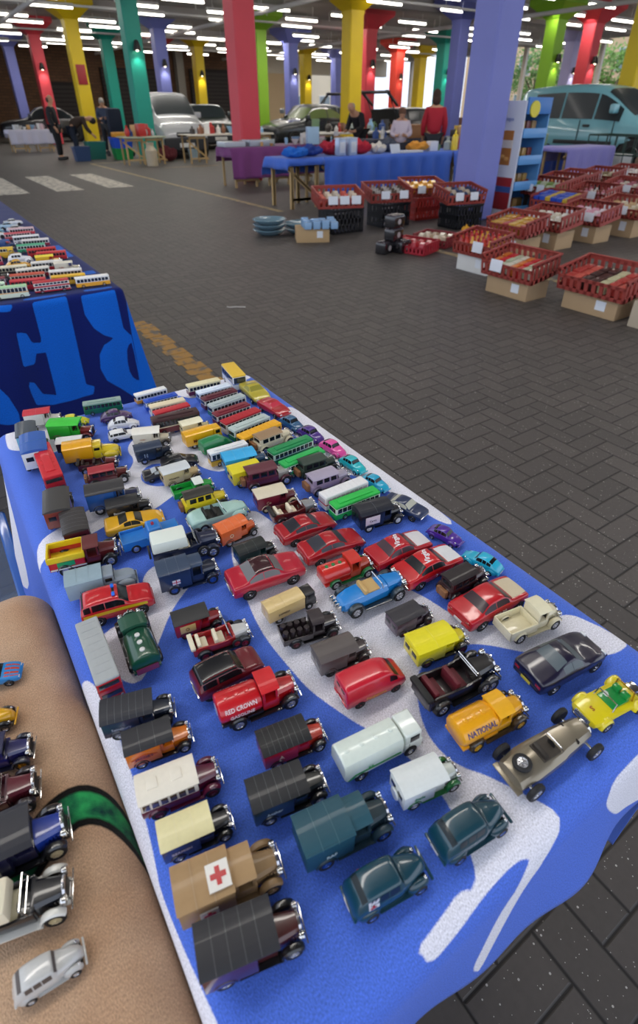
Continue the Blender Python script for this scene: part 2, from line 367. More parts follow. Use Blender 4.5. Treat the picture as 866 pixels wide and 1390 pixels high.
for k, (x0, x1, z1, mm_) in enumerate(((4.6, 5.0, 3.0, GY), (9.2, 11.6, 2.8, DK), (12.6, 17.2, 3.6, DK), (17.6, 18.1, 4.2, GY), (18.6, 23.4, 3.7, DK))):
    if mm_ is DK:
        f = boxo('door_%d' % (k + 1), x0, x1, 43.3, 43.52, 0, z1, mm_)
        mb = MB()
        for t in range(int(z1 / .22)): mb.box(x0 + .05, x1 - .05, 43.26, 43.3, .05 + t * .22, .2 + t * .22)
        link('shutter', mb.mesh('shutter'), mat('#332d2b', .7), f)
        tag(f, kind='structure')
    else: tag(boxo('trim_%d' % (30 + k), x0, x1, 43.0, 43.5, 0, CEIL, mm_), kind='structure')
# right part: open sides with parapet, pale shop front and hoarding outside
tag(boxo('wall_right', 35.6, 36, 12, 46, 0, .9, mat('#6e4c40', .8, vary=.1, bscale=2)), kind='structure')
for k in range(6):
    tag(boxo('window_%d' % (k + 1), 35.7, 35.9, 13 + k * 5.4, 13.25 + k * 5.4, .9, CEIL, mat('#d8cfc4', .6)), kind='structure')
tag(boxo('trim_41', 24, 36, 43.4, 44, 3.6, CEIL, mat('#c9bfae', .8)), kind='structure')
tag(boxo('trim_42', 24.2, 27.0, 43.5, 43.9, 0, 3.6, mat('#cdb38e', .8)), kind='structure')
def facade(name, x0, x1, y0, y1, h, c, lab, wx, wz, face='y'):
    r = empty(name, ((x0 + x1) / 2, (y0 + y1) / 2, 0)); ox, oy = (x0 + x1) / 2, (y0 + y1) / 2
    boxo('wall', x0 - ox, x1 - ox, y0 - oy, y1 - oy, 0, h, mat(c, .8, vary=.08, bscale=.6), r)
    boxo('roof', x0 - ox - .3, x1 - ox + .3, y0 - oy - .3, y1 - oy + .3, h, h + .3, mat('#b8a898', .7), r)
    for a in range(wx):
        for b in range(wz):
            if face == 'y':
                xx = x0 - ox + (x1 - x0) * (a + .5) / wx; f = boxo('window', xx - .7, xx + .7, y0 - oy - .08, y0 - oy + .05, 1 + b * 3, 2.6 + b * 3, mat('#e8e4dc', .5), r)
                boxo('pane', xx - .6, xx + .6, y0 - oy - .12, y0 - oy - .08, 1.1 + b * 3, 2.5 + b * 3, mat('#8fa0a8', .1, coat=1), f)
            else:
                yy = y0 - oy + (y1 - y0) * (a + .5) / wx; f = boxo('window', x0 - ox - .08, x0 - ox + .05, yy - .7, yy + .7, 1 + b * 3, 2.6 + b * 3, mat('#e8e4dc', .5), r)
                boxo('pane', x0 - ox - .12, x0 - ox - .08, yy - .6, yy + .6, 1.1 + b * 3, 2.5 + b * 3, mat('#8fa0a8', .1, coat=1), f)
    tag(r, lab, 'building')
facade('building', 52, 60, 30, 50, 7, '#e6c8a0', 'pale peach building seen through the open side of the hall', 4, 2, 'x')
facade('building', 54, 62, 6, 20, 7, '#dcae92', 'salmon coloured building behind the right hand pillars', 3, 2, 'x')
facade('building', 30, 44, 58, 64, 6, '#eadcc0', 'cream building beyond the far end of the hall', 5, 1, 'y')
def tree(x, y, h, r, lab, sd, c='#5d8a34'):
    rnd = random.Random(sd); root = empty('tree', (x, y, 0)); tr = MB()
    tr.cyl((0, 0, 0), (0, 0, h * .6), .22, .12, 8)
    for k in range(7):
        a = rnd.uniform(0, 6.28); tr.cyl((0, 0, h * .3 + k * .2), (cos(a) * r * .7, sin(a) * r * .7, h * .55 + rnd.uniform(0, h * .3)), .07, .02, 5)
    link('trunk', tr.mesh('trunk'), mat('#5a4a3a', .9), root)
    bm = bmesh.new()
    for k in range(2600):
        a = rnd.uniform(0, 6.28); v = rnd.uniform(-1, 1); rr = r * rnd.uniform(.55, 1.0) * (1 + .22 * sin(a * 5 + v * 6))
        c0 = Vector((cos(a) * sqrt(1 - v * v) * rr, sin(a) * sqrt(1 - v * v) * rr, h * .62 + v * rr * .75))
        d1 = Vector((rnd.uniform(-1, 1), rnd.uniform(-1, 1), rnd.uniform(-1, 1))).normalized(); d2 = d1.orthogonal().normalized(); s_ = rnd.uniform(.10, .2)
        vs = [bm.verts.new(c0 + d1 * s_), bm.verts.new(c0 + d2 * s_ * .5), bm.verts.new(c0 - d1 * s_), bm.verts.new(c0 - d2 * s_ * .5)]
        bm.faces.new(vs)
    me = bpy.data.meshes.new('foliage'); bm.to_mesh(me); bm.free()
    link('foliage', me, mat(c, .6, vary=.35, bscale=1.2), root)
    tag(root, lab, 'tree')
tree(42, 33, 5.6, 2.6, 'light green tree outside beyond the orange red pillar', 1)
tree(41, 26.5, 5.2, 2.5, 'bright green tree outside behind the teal pillar', 2, '#6f9a3c')
tree(44, 20.2, 5.4, 2.5, 'leafy tree outside to the left of the right hand lime green pillar', 3, '#64903a')
tree(42.5, 13.2, 5.0, 2.1, 'olive green tree outside between the lime green and red right hand pillars', 4, '#7a9a4a')
tree(38, 9.0, 5.0, 2.4, 'green tree outside at the far right edge', 5, '#6a9440')
# ------------------------------------------------------------------ ceiling services
LT_ = mat('#fff8ec', .4, emit=9.0); FIX = mat('#d8d6d4', .5)
def fixture(x, y, L=1.5):
    r = empty('ceiling_light', (x, y, CEIL - .42))
    part(r, 'batten', ('bat', L), lambda m: (m.box(-L / 2, L / 2, -.06, .06, .03, .12, .01), m.cyl((-L * .35, 0, .1), (-L * .35, 0, .42), .012), m.cyl((L * .35, 0, .1), (L * .35, 0, .42), .012)), FIX)
    part(r, 'tube', ('tub', L), lambda m: m.cyl((-L / 2 + .03, 0, 0), (L / 2 - .03, 0, 0), .038, None, 8), LT_)
    return r
nL = 0
rowsY = [1.6, 4.2, 8.6, 11.0, 14.9, 16.7, 18.5, 21.8, 23.6, 25.4, 28.4, 30.2, 32.0, 35.0, 36.8, 38.6, 41.2]
for ri, y in enumerate(rowsY):
    for ci in range(-2, 9):
        x = 5.2 + ci * 3.3 + (.9 if ri % 2 else 0)
        if x > 34 or x < -1.5 or (x > 12.5 and y < 12 and ci % 2) or (x < 4 and y > 12): continue
        f = fixture(x, y); nL += 1
        tag(f, 'white fluorescent batten light hanging from the car park ceiling', 'ceiling light', 'fluorescent battens under the ceiling')
for k, x in enumerate((5.2, 12.4, 21.0)):
    mb = MB(); mb.cyl((x, 8, CEIL - .5), (x, 43, CEIL - .5), .07, None, 10)
    for y in range(10, 43, 4): mb.cyl((x, y, CEIL - .45), (x, y, CEIL), .015, None, 6); mb.cyl((x, y - .04, CEIL - .5), (x, y + .04, CEIL - .5), .085, None, 10)
    tag(link('ceiling_pipe', mb.mesh('pipe'), mat('#d4d2d0', .45)), ['white ceiling pipe slanting across the top left corner', 'white ceiling pipe above the coral red pillar', 'white ceiling pipe over the middle of the hall'][k], 'pipe')
for k, y in enumerate((17.75, 24.45, 32.1, 37.7)):
    mb = MB(); mb.box(4, 34, y - .05, y + .05, CEIL - .5, CEIL - .44)
    for x in range(5, 34, 3): mb.box(x, x + .03, y - .015, y + .015, CEIL - .28, CEIL)
    tag(link('cable_tray', mb.mesh('tray'), FIX), ['white cable tray nearest to the viewer under the ceiling', 'second white cable tray under the ceiling', 'third white cable tray under the ceiling', 'farthest white cable tray under the ceiling'][k], 'cable tray')
# real lamps at the battens (rows light the hall)
for y in (1.6, 8.6, 16.7, 23.6, 30.2, 37):
    for x in (0.5, 8, 16, 24, 31):
        if x < 1 and y > 12: continue
        ld = bpy.data.lights.new('hall_light', 'AREA'); ld.shape = 'RECTANGLE'; ld.size = 5.5; ld.size_y = .3; ld.energy = 130 if y > 10 else 75; ld.color = (1, .95, .88)
        lo = bpy.data.objects.new('hall_light', ld); COL.objects.link(lo); lo.location = (x, y, CEIL - .5)
# ------------------------------------------------------------------ world and sun
w = bpy.data.worlds.new('world'); bpy.context.scene.world = w; w.use_nodes = True; wn_ = w.node_tree; bg = wn_.nodes['Background']
q = NT(wn_); tg = q.node('ShaderNodeTexCoord'); sp = q.node('ShaderNodeSeparateXYZ'); wn_.links.new(tg.outputs['Generated'], sp.inputs[0])
cl = q.noise(tg.outputs['Generated'], 2.2, 4)
skyc = q.mix(q.m('MULTIPLY', cl, .9), (0.55, .70, 1.0, 1), (1, .97, .93, 1))
wn_.links.new(skyc, bg.inputs['Color']); bg.inputs['Strength'].default_value = 2.1
sd = bpy.data.lights.new('sun', 'SUN'); sd.energy = 1.4; sd.angle = R_(25); sd.color = (1, .97, .92)
so = bpy.data.objects.new('sun', sd); COL.objects.link(so); so.rotation_euler = Vector((-.55, -.25, -1.0)).to_track_quat('-Z', 'Y').to_euler()
sc = bpy.context.scene
sc.view_settings.view_transform = 'Standard'; sc.view_settings.look = 'None'; sc.view_settings.exposure = -0.32; sc.view_settings.gamma = 1.0; sc.view_settings.use_curve_mapping = False
# ================================================================== tables and towels
def poly_sd(px, py, poly):
    ins = False; best = 1e9; n = len(poly)
    for i in range(n):
        x1, y1 = poly[i]; x2, y2 = poly[(i + 1) % n]
        if (y1 > py) != (y2 > py) and px < (x2 - x1) * (py - y1) / (y2 - y1) + x1: ins = not ins
        dx, dy = x2 - x1, y2 - y1; L2 = dx * dx + dy * dy or 1e-12
        t = max(0, min(1, ((px - x1) * dx + (py - y1) * dy) / L2))
        d = (px - x1 - t * dx) ** 2 + (py - y1 - t * dy) ** 2
        if d < best: best = d
    return sqrt(best) * (1 if ins else -1)
def smooth_poly(P, it=2):
    for _ in range(it):
        Q = []
        for i in range(len(P)):
            a, b = P[i], P[(i + 1) % len(P)]
            Q += [(a[0] * .75 + b[0] * .25, a[1] * .75 + b[1] * .25), (a[0] * .25 + b[0] * .75, a[1] * .25 + b[1] * .75)]
        P = Q
    return P
def cloth(name, R4, ov, step, top, m, field=None, thick=.004, **kw):
    x0, x1, y0, y1 = R4
    if isinstance(ov, (int, float)): ov = (ov,) * 4        # left right near far
    sx0, sx1, ty0, ty1 = x0 - ov[0], x1 + ov[1], y0 - ov[2], y1 + ov[3]
    nx = int((sx1 - sx0) / step) + 1; ny = int((ty1 - ty0) / step) + 1
    me = bpy.data.meshes.new(name); V = []; F = []; A = []; UV = []
    for j in range(ny + 1):
        t = ty0 + (ty1 - ty0) * j / ny
        for i in range(nx + 1):
            s = sx0 + (sx1 - sx0) * i / nx
            V.append(cloth_pt(s, t, R4, top, **kw)); UV.append((s, t))
            if field: A.append(field(s, t))
    for j in range(ny):
        for i in range(nx):
            a = j * (nx + 1) + i; F.append((a, a + 1, a + nx + 2, a + nx + 1))
    me.from_pydata(V, [], F); me.update()
    for p in me.polygons: p.use_smooth = True
    if field:
        at_ = me.attributes.new('pattern', 'FLOAT', 'POINT'); at_.data.foreach_set('value', A)
    a2 = me.attributes.new('cloth_uv', 'FLOAT_VECTOR', 'POINT'); a2.data.foreach_set('vector', [c for u in UV for c in (u[0], u[1], 0.0)])
    o = link(name, me, m)
    sm = o.modifiers.new('thickness', 'SOLIDIFY'); sm.thickness = thick; sm.offset = -1
    return o
def towel_mat(name, c0, c1=None, terry=900, rough=.95, bump=.5, c2=None, sheen=.12):
    m, nt, b = new_mat(name); q = NT(nt); L = nt.links
    at_ = q.node('ShaderNodeAttribute'); at_.attribute_name = 'cloth_uv'
    mp = q.node('ShaderNodeMapping'); mp.inputs['Scale'].default_value = (1, .55, 1); L.new(at_.outputs['Vector'], mp.inputs[0])
    n1 = q.noise(mp.outputs[0], terry, 2); n2 = q.noise(at_.outputs['Vector'], 9, 4)
    col = lin(c0)
    if c1:
        pa = q.node('ShaderNodeAttribute'); pa.attribute_name = 'pattern'
        mr = q.node('ShaderNodeMapRange'); mr.inputs['From Min'].default_value = -.0008; mr.inputs['From Max'].default_value = .0008; L.new(q.m('ADD', pa.outputs['Fac'], q.m('MULTIPLY', q.m('SUBTRACT', n1, .5), .002)), mr.inputs['Value'])
        col = q.mix(mr.outputs[0], lin(c0), lin(c1))
    if c2: col = q.mix(n2, col, lin(c2))
    dark = q.node('ShaderNodeMix'); dark.data_type = 'RGBA'; dark.blend_type = 'MULTIPLY'; dark.inputs[0].default_value = 1.0
    mr2 = q.node('ShaderNodeMapRange'); mr2.inputs['From Min'].default_value = .3; mr2.inputs['From Max'].default_value = .7; mr2.inputs['To Min'].default_value = .72; mr2.inputs['To Max'].default_value = 1.22; L.new(n1, mr2.inputs['Value'])
    if isinstance(col, tuple): dark.inputs[6].default_value = col
    else: L.new(col, dark.inputs[6])
    L.new(mr2.outputs[0], dark.inputs[7]); L.new(dark.outputs[2], b.inputs['Base Color'])
    b.inputs['Roughness'].default_value = rough; b.inputs['Specular IOR Level'].default_value = .15; b.inputs['Sheen Weight'].default_value = sheen
    bp = q.node('ShaderNodeBump'); bp.inputs['Strength'].default_value = bump; bp.inputs['Distance'].default_value = .0015
    L.new(n1, bp.inputs['Height']); L.new(bp.outputs['Normal'], b.inputs['Normal'])
    return m
def folding_table(R4, top, lab, c='#6a5a48', group=None, legs="x"):
    x0, x1, y0, y1 = R4; r = empty('folding_table', ((x0 + x1) / 2, (y0 + y1) / 2, 0)); w = (x1 - x0) / 2; d = (y1 - y0) / 2
    boxo('table_top', -w + .006, w - .006, -d + .006, d - .006, top - .035, top - .006, mat(c, .6), r, .004)
    for sx in (-1, 1):
        for sy in (-1, 1):
            mb = MB(); mb.cyl((sx * (w - .08), sy * (d - .06), top - .03), (sx * (w - .05), sy * (d - .04), 0), .016, None, 8); link('leg', mb.mesh('leg'), mat('#9a9a9c', .35, .8), r)
    tag(r, lab, 'table', group); return r
MAINR = (.02, .545, .095, 1.14)
WHs = [smooth_poly(p) for p in WHITE]; BLs = [smooth_poly(p) for p in BLUE]
def boxes(Ps): return [(min(x for x, y in P) - .03, max(x for x, y in P) + .03, min(y for x, y in P) - .03, max(y for x, y in P) + .03) for P in Ps]
WBx = boxes(WHs)
def fld(s, t):
    v = -.03
    for P, (a, b, c, d) in zip(WHs, WBx):
        if a < s < b and c < t < d: v = max(v, poly_sd(s, t, P))
    for P in BLs: v = min(v, -poly_sd(s, t, P))
    return v
o = cloth('towel', MAINR, (.46, .46, .17, .46), .0085, TOP, towel_mat('blue_white_towel', '#5276dc', '#ecebf4'), fld, seed=.6, flare=lambda s, t: -.01 if (s < .02 and t < .66) else (.10 if s > .02 else .10 * min(1, (t - .66) * 5)))
tag(o, 'periwinkle blue and white towel covering the toy car table', 'tablecloth')
folding_table(MAINR, TOP, 'folding table hidden under the periwinkle blue and white towel', group=None)
# tan towel table, near left
TANR = (-.72, -.056, -.35, .665)
GB = smooth_poly([(-.12, .32), (-.10, .343), (-.085, .357), (-.065, .368), (-.04, .368), (-.018, .355), (.0, .335), (.02, .305), (.06, .27), (.14, .22), (.13, .19), (.05, .232), (.01, .27), (-.01, .298), (-.028, .322), (-.05, .333), (-.07, .325), (-.09, .31), (-.11, .29)])
def fld2(s, t): return poly_sd(s, t, GB) if -.25 < s < .2 and .05 < t < .45 else -.03
def tan_mat():
    m = towel_mat('tan_towel', '#a4744c', None, c2='#e0c4a6', bump=.6); nt = m.node_tree; q = NT(nt); b = nt.nodes['Principled BSDF']
    src = b.inputs['Base Color'].links[0].from_socket
    pa = q.node('ShaderNodeAttribute'); pa.attribute_name = 'pattern'; uv = q.node('ShaderNodeAttribute'); uv.attribute_name = 'cloth_uv'
    gn = q.noise(uv.outputs['Vector'], 38, 4)
    mrg = q.node('ShaderNodeMapRange'); mrg.inputs['From Min'].default_value = .38; mrg.inputs['From Max'].default_value = .66; nt.links.new(gn, mrg.inputs['Value']); green = q.mix(mrg.outputs[0], lin('#0a3c38'), lin('#2fa85c'))
    e1 = q.node('ShaderNodeMapRange'); e1.inputs['From Min'].default_value = -.004; e1.inputs['From Max'].default_value = -.002; nt.links.new(pa.outputs['Fac'], e1.inputs['Value'])
    e2 = q.node('ShaderNodeMapRange'); e2.inputs['From Min'].default_value = .003; e2.inputs['From Max'].default_value = .006; nt.links.new(pa.outputs['Fac'], e2.inputs['Value'])
    c = q.mix(e1.outputs[0], src, lin('#12100e')); c = q.mix(e2.outputs[0], c, green); nt.links.new(c, b.inputs['Base Color'])
    return m
o = cloth('towel', TANR, (.02, .30, .02, .34), .009, TAN, tan_mat(), fld2, rr=.046, flare=-.004, amp=.01, seed=2.2)
tag(o, 'tan beach towel with a green snake-like pattern in the near left corner', 'tablecloth')
folding_table(TANR, TAN, 'folding table hidden under the tan towel')
# left far table with dark blue lettered towel
LTR = (-.45, .535, 2.115, 5.2)
BRs = BRIGHT; DHs = [smooth_poly(p, 1) for p in DARKH]
def fld3(s, t):
    if t >= LTR[2]:
        # flat stripes running over the edge on top
        v = -.03
        e = t - LTR[2]
        if s < .535 and e < .9: 
            for a, b in ((.22, .36), (.42, .52), (-.2, .1)): v = max(v, min(s - a, b - s) if e < .02 else -.01)
            v = max(v, min(.045 - abs(s - .515), 9) if e > .25 and (e * 1.3) % .8 < .4 else v)
        return v
    z = TOP - (LTR[2] - t) + .013
    v = -.03
    for P in BRs: v = max(v, poly_sd(s, z, P))
    for P in DHs: v = min(v, -poly_sd(s, z, P))
    if s > LTR[1] + .06: v = min(.03, max(v, .07 - abs(z - .74), .16 - abs(s - LTR[1] - .2)))
    return v
o = cloth('towel', LTR, (.02, .42, .48, .05), .01, TOP, towel_mat('navy_blue_towel', '#0a1a5c', '#0a5cc0', terry=500, bump=.3, sheen=.1), fld3, rr=.02, flare=.09, amp=.012, seed=4)
tag(o, 'navy towel with bright blue block letters hanging from the farther toy table', 'tablecloth')
folding_table(LTR, TOP, 'folding table hidden under the navy lettered towel')
# ================================================================== model vehicles (built in millimetres, 80 mm long, facing +x)
HUBC = {'chrome': lambda: mat('#c9c9cc', 0.25, 0.9), 'red': lambda: paint('#8d1520'), 'gold': GOLD, 'cream': lambda: paint('#d8c9a0'),
        'black': BLACK, 'yellow': lambda: paint('#d8a80e'), 'blue': lambda: paint('#1c4aa0'), 'white': lambda: paint('#dcdcd8'), 'maroon': lambda: paint('#5b0f1e'), 'tan': lambda: paint('#9a7a4c')}
def wheel(root, x, y, z, r, w, hub='chrome', spokes=True, name='wheel'):
    def tyre(mb):
        mb.lathe([(r * .62, -w / 2), (r * .9, -w / 2), (r, -w * .3), (r, w * .3), (r * .9, w / 2), (r * .62, w / 2), (r * .6, w * .2), (r * .6, -w * .2)], axis='y', n=18)
    def hubf(mb):
        mb.lathe([(.01, -w * .42), (r * .64, -w * .42), (r * .66, w * .3), (r * .55, w * .44), (r * .5, w * .3), (r * .2, w * .36), (r * .16, w * .62), (.01, w * .66)], axis='y', n=18)
        if spokes:
            for k in range(8):
                a = pi * k / 4
                mb.cyl((0, w * .4, 0), (r * .58 * cos(a), w * .42, r * .58 * sin(a)), r * .05, None, 4)
    s = 1 if y > 0 else -1
    M = Matrix.Translation((x, y, z)) @ (Matrix.Rotation(0 if s > 0 else pi, 4, 'Z'))
    t = part(root, name, ('tyre', r, w), tyre, TYRE(), M)
    part(t, 'hub', ('hub', r, w, spokes), hubf, HUBC[hub]())
    return t
def lighter(c, k=.3):
    c = c.lstrip('#'); v = [int(c[i:i + 2], 16) for i in (0, 2, 4)]
    return '#%02x%02x%02x' % tuple(int(x + (215 - x) * k) if x < 215 else x for x in v)
def arc_fender(mb, cx, cz, R, y0, y1, a0, a1, th=.8, n=9):
    rings = []
    for i in range(n + 1):
        a = R_(a0 + (a1 - a0) * i / n); c, s = cos(a), sin(a)
        ym = (y0 + y1) / 2
        rings.append([(cx + R * c * .97, y0, cz + R * s * .97), (cx + (R + th) * c, y0 + (y1 - y0) * .2, cz + (R + th) * s), (cx + (R + th) * c * 1.02, ym, cz + (R + th) * s * 1.02),
                      (cx + (R + th) * c, y1 - (y1 - y0) * .2, cz + (R + th) * s), (cx + R * c * .97, y1, cz + R * s * .97), (cx + R * c * .93, ym, cz + R * s * .93)])
    mb.rings(rings)
def arch_pts(hw, z0, rise, th=None, n=8, ins=0.0):
    top = [(-hw + 2 * hw * i / n, z0 + rise * (1 - abs(2 * i / n - 1) ** 2.6)) for i in range(n + 1)]
    if th is None: return [(hw, z0 - .01)] + top[::-1] + [(-hw, z0 - .01)] if False else top
    return top + [(hw, z0 - th), (-hw, z0 - th)]
def vintage(root, body='#222', roof=None, bonnet=None, fender='#121214', kind='van', hub='chrome', H=34, trim=None, r=7.2, plate=None, text=None, tcol='#e8e2cc', tsize=5, ribs=3, flat=False, lamps='chrome', seat='#e0d6b8', load=None, spare=False, roofrise=3.0, dull=False, bl=0, wide=15.0):
    P = lambda c: paint(c, dull)
    bonnet = bonnet or body; roof = roof or body
    part(root, 'chassis', ('vch',), lambda m: (m.box(-36, 36, -8, 8, 6, 9, .8), m.box(-14, 18, -15.5, -9, 6, 7.2, .3), m.box(-14, 18, 9, 15.5, 6, 7.2, .3), m.cyl((26, -11, 7.2), (26, 11, 7.2), .9), m.cyl((-24, -11, 7.2), (-24, 11, 7.2), .9)), P(fender))
    for s in (-1, 1):
        ya, yb = (10.2, 15.8) if s > 0 else (-15.8, -10.2)
        part(root, 'mudguard', ('vff', s, r), lambda m: (arc_fender(m, 26, r, r + 1.6, ya, yb, 30, 190), m.box(14.5, 18.5, min(ya, yb), max(ya, yb), 6, 7.4, .3)), P(fender))
        part(root, 'mudguard', ('vrf', s, r), lambda m: arc_fender(m, -24, r, r + 1.4, ya, yb, 10, 170), P(fender))
        for x in (26, -24): wheel(root, x, s * 13, r, r, 4.0, hub)
    if kind != 'fc':
        def bon(m):
            prof = lambda hw, h: [(-hw, 8.5), (-hw, h - 3), (-hw * .75, h - .8), (0, h), (hw * .75, h - .8), (hw, h - 3), (hw, 8.5)]
            m.rings([[(x, y, z) for y, z in prof(hw, h)] for x, hw, h in ((15.5, 9, 22), (18, 8.6, 21.8), (33, 6.4, 20.5))])
            for k in range(5):
                for s in (-1, 1): m.box(20 + k * 2.4, 21 + k * 2.4, s * 8 - .35, s * 8 + .35, 11, 16, 0)
        part(root, 'bonnet', ('vbon',), bon, P(bonnet))
        part(root, 'radiator', ('vrad',), lambda m: (m.xprism([(-6.2, 8), (-6.2, 19), (-4, 21.3), (0, 22), (4, 21.3), (6.2, 19), (6.2, 8)], 33, 35, .4), m.cyl((34, 0, 22), (34, 0, 24), .8)), mat('#c9c9cc', .2, 1.0) if lamps == 'chrome' else GOLD())
        part(root, 'grille', ('vgr',), lambda m: [m.box(35, 35.4, -5 + k * 1.4, -4.3 + k * 1.4, 9.5, 19.5) for k in range(8)], mat('#1b1b1d', .5))
        for s in (-1, 1):
            part(root, 'headlamp', ('vhl', s), lambda m: (m.sph((33, s * 9, 17.5), 2.6, .9, 1, 1), m.cyl((34, s * 9, 17.5), (35.4, s * 9, 17.5), 2.8, 2.8, 12), m.cyl((33, s * 9, 17), (31, s * 9, 10), .5)), CHROME() if lamps == 'chrome' else GOLD())
        part(root, 'bumper', ('vbump',), lambda m: (m.box(37, 38, -12.5, 12.5, 8.4, 10, .3), m.box(34, 37.4, -6, -4.6, 8, 9.2), m.box(34, 37.4, 4.6, 6, 8, 9.2)), CHROME())
    G = GLASS()
    if kind in ('van', 'coach', 'panel', 'sedan', 'milk'):
        x0 = -38; h0 = 8.5
        if kind == 'coach':
            part(root, 'body', ('coachb', H), lambda m: (m.box(x0, 15, -14, 14, h0, H * .55, 1.2), m.box(-36, 14, -13.3, 13.3, H * .5, H * .58, .3)), P(bonnet))
            part(root, 'window_frame', ('coachw', H), lambda m: m.box(x0 + .4, 14.6, -13.8, 13.8, H * .55, H - 1, 1.2, taper=.5), P(body))
            part(root, 'window_row', ('coachg', H), lambda m: [m.box(-35.5 + k * 8.1, -29.5 + k * 8.1, s * 13.7 - .4, s * 13.7 + .4, H * .62, H * .86, .15) for k in range(6) for s in (-1, 1)] and m.box(14.4, 15.2, -11, 11, H * .6, H * .86, .2), mat('#4a3a2a', .15, coat=1))
            part(root, 'roof', ('coachr', H), lambda m: (m.xprism(arch_pts(14.4, H - 1, 2.6, 1.0), x0 - .6, 16, .7)), paint(roof, True))
            for k in (-24, -2): part(root, 'roof_hatch', ('hatch', H, k), lambda m: m.box(k - 5, k + 5, -5, 5, H + 1.0, H + 2.4, .5), paint(roof, True))
        elif kind == 'sedan':
            part(root, 'body', ('vsb', H, 'o'), lambda m: (m.box(-34, 15, -12, 12, h0, H * .62, 1.4), m.box(-30, 12, -11.2, 11.2, H * .6, H - 1, 1.2, taper=.8)), P(body))
            part(root, 'window_row', ('vsg', H), lambda m: [m.box(a, b, s * 10.95 - .5, s * 10.95 + .5, H * .66, H * .88, .2) for a, b in ((-25, -15), (-12, -3), (0, 9)) for s in (-1, 1)] and (m.box(11.4, 12.5, -9, 9, H * .66, H * .88, .2), m.box(-30.4, -29.4, -7, 7, H * .68, H * .86, .2)), G)
            part(root, 'roof', ('vsr', H), lambda m: m.xprism(arch_pts(12.2, H - 1, 2.2, .8), -31.5, 14, .7), paint(roof, True))
            if spare:
                wheel(root, 10, 15.0, 13, 6, 2.6, hub, name='spare_wheel'); wheel(root, 10, -15.0, 13, 6, 2.6, hub, name='spare_wheel')
            part(root, 'trunk', ('vtrunk',), lambda m: (m.box(-40, -34.6, -8, 8, 10, 20, .8), m.box(-40.3, -34.5, -5, -4, 9.8, 20.2), m.box(-40.3, -34.5, 4, 5, 9.8, 20.2)), mat('#8a5d3a', .5))
        else:
            hw = wide; xc = 0 if kind == 'van' else -2
            part(root, 'body', ('vanb', H, hw, xc, roofrise), lambda m: (m.box(x0, xc, -hw, hw, h0, H - 1, .8), m.box(xc - 1, 15, -11.5, 11.5, h0, H * .58, .8),
                 m.box(xc, xc + 3.4, -12, 12, H * .5, H - 1, .4), m.box(12.8, 14.6, -11.2, -9.6, H * .5, H - 1, .3), m.box(12.8, 14.6, 9.6, 11.2, H * .5, H - 1, .3)), P(body))
            part(root, 'windscreen', ('vanws', H), lambda m: m.box(13.2, 14, -10, 10, H * .58, H - 2, .1), G)
            part(root, 'steering_wheel', ('sw', H), lambda m: (m.lathe([(2.6, -.3), (3.2, 0), (2.6, .3), (2.3, 0)], (9, -4, H * .62), 'x', 12), m.cyl((9, -4, H * .62), (13, -4, H * .5), .4)), BLACK())
            part(root, 'seat', ('vseat', H), lambda m: (m.box(xc + 3.6, xc + 8, -9, 9, H * .4, H * .52, .6), m.box(xc + 3.2, xc + 5, -9, 9, H * .45, H * .72, .6)), mat('#3a2218', .6))
            part(root, 'roof', ('vanr', H, hw, roofrise), lambda m: m.xprism(arch_pts(hw + .9, H - 1, roofrise, .9), x0 - 1, 16.5 if hw < 15.6 else 14.5, .4), paint(roof, True))
            for k in range(ribs):
                xr = x0 + (52 / (ribs + 1)) * (k + 1)
                part(root, 'roof_rib', ('vrib', H, hw, roofrise, xr), lambda m: m.xprism([(y, z + .45) for y, z in arch_pts(hw + .7, H - 1, roofrise, .9)], xr - .22, xr + .22), paint(lighter(roof), True))
            part(root, 'rear_door', ('vrd', H, hw), lambda m: (m.box(x0 - .5, x0, -hw + 2, -.3, 11, H - 5, .1), m.box(x0 - .5, x0, .3, hw - 2, 11, H - 5, .1)), P(body))
            part(root, 'rear_window', ('vrw', H, hw), lambda m: (m.box(x0 - .8, x0 - .4, -hw + 4, -2.5, H - 14, H - 8, .1), m.box(x0 - .8, x0 - .4, 2.5, hw - 4, H - 14, H - 8, .1)), G)
            if spare: part(root, 'spare_wheel', ('spr', H), lambda m: m.lathe([(.01, 0), (6.5, 0), (7, 1.5), (6, 3), (.01, 3)], (x0 - 3.6, 0, 17), 'x', 16), P(body))
            if plate:
                for s in (-1, 1): part(root, 'side_panel', ('vpl', H, hw, s), lambda m: m.box(x0 + 7, xc - 7, s * (hw + .25) - .25, s * (hw + .25) + .25, H * .42, H * .82, .1), P(plate))
            if text:
                lettering(root, text, tsize, side_m((x0 + xc) / 2, -hw - .55, H * .6), mat(tcol, .4))
                lettering(root, text, tsize, side_m((x0 + xc) / 2, hw + .55, H * .6) @ Matrix.Rotation(pi, 4, 'Y'), mat(tcol, .4))
    elif kind == 'tourer':
        def tub(m):
            prof = [(15, 9), (15, 20.5), (6, 19.5), (0, 17.5), (-12, 19), (-30, 21), (-35, 18), (-36, 9)]
            m.prism(prof, -12, -10.2, .5); m.prism(prof, 10.2, 12, .5)
            m.box(-36, 15, -11, 11, 8.5, 11, .3); m.box(-36.5, -33.5, -11.5, 11.5, 9, 20.5, 1); m.box(13, 16, -10.5, 10.5, 9, 20.6, .8)
        part(root, 'body', ('tub',), tub, P(body))
        for x in (-4, -25):
            part(root, 'seat', ('tseat', x), lambda m: (m.box(x - 1, x + 8, -9.6, 9.6, 10.5, 15, 1.2), m.box(x - 5, x - .5, -9.6, 9.6, 11, 23, 1.4)), mat(seat, .55))
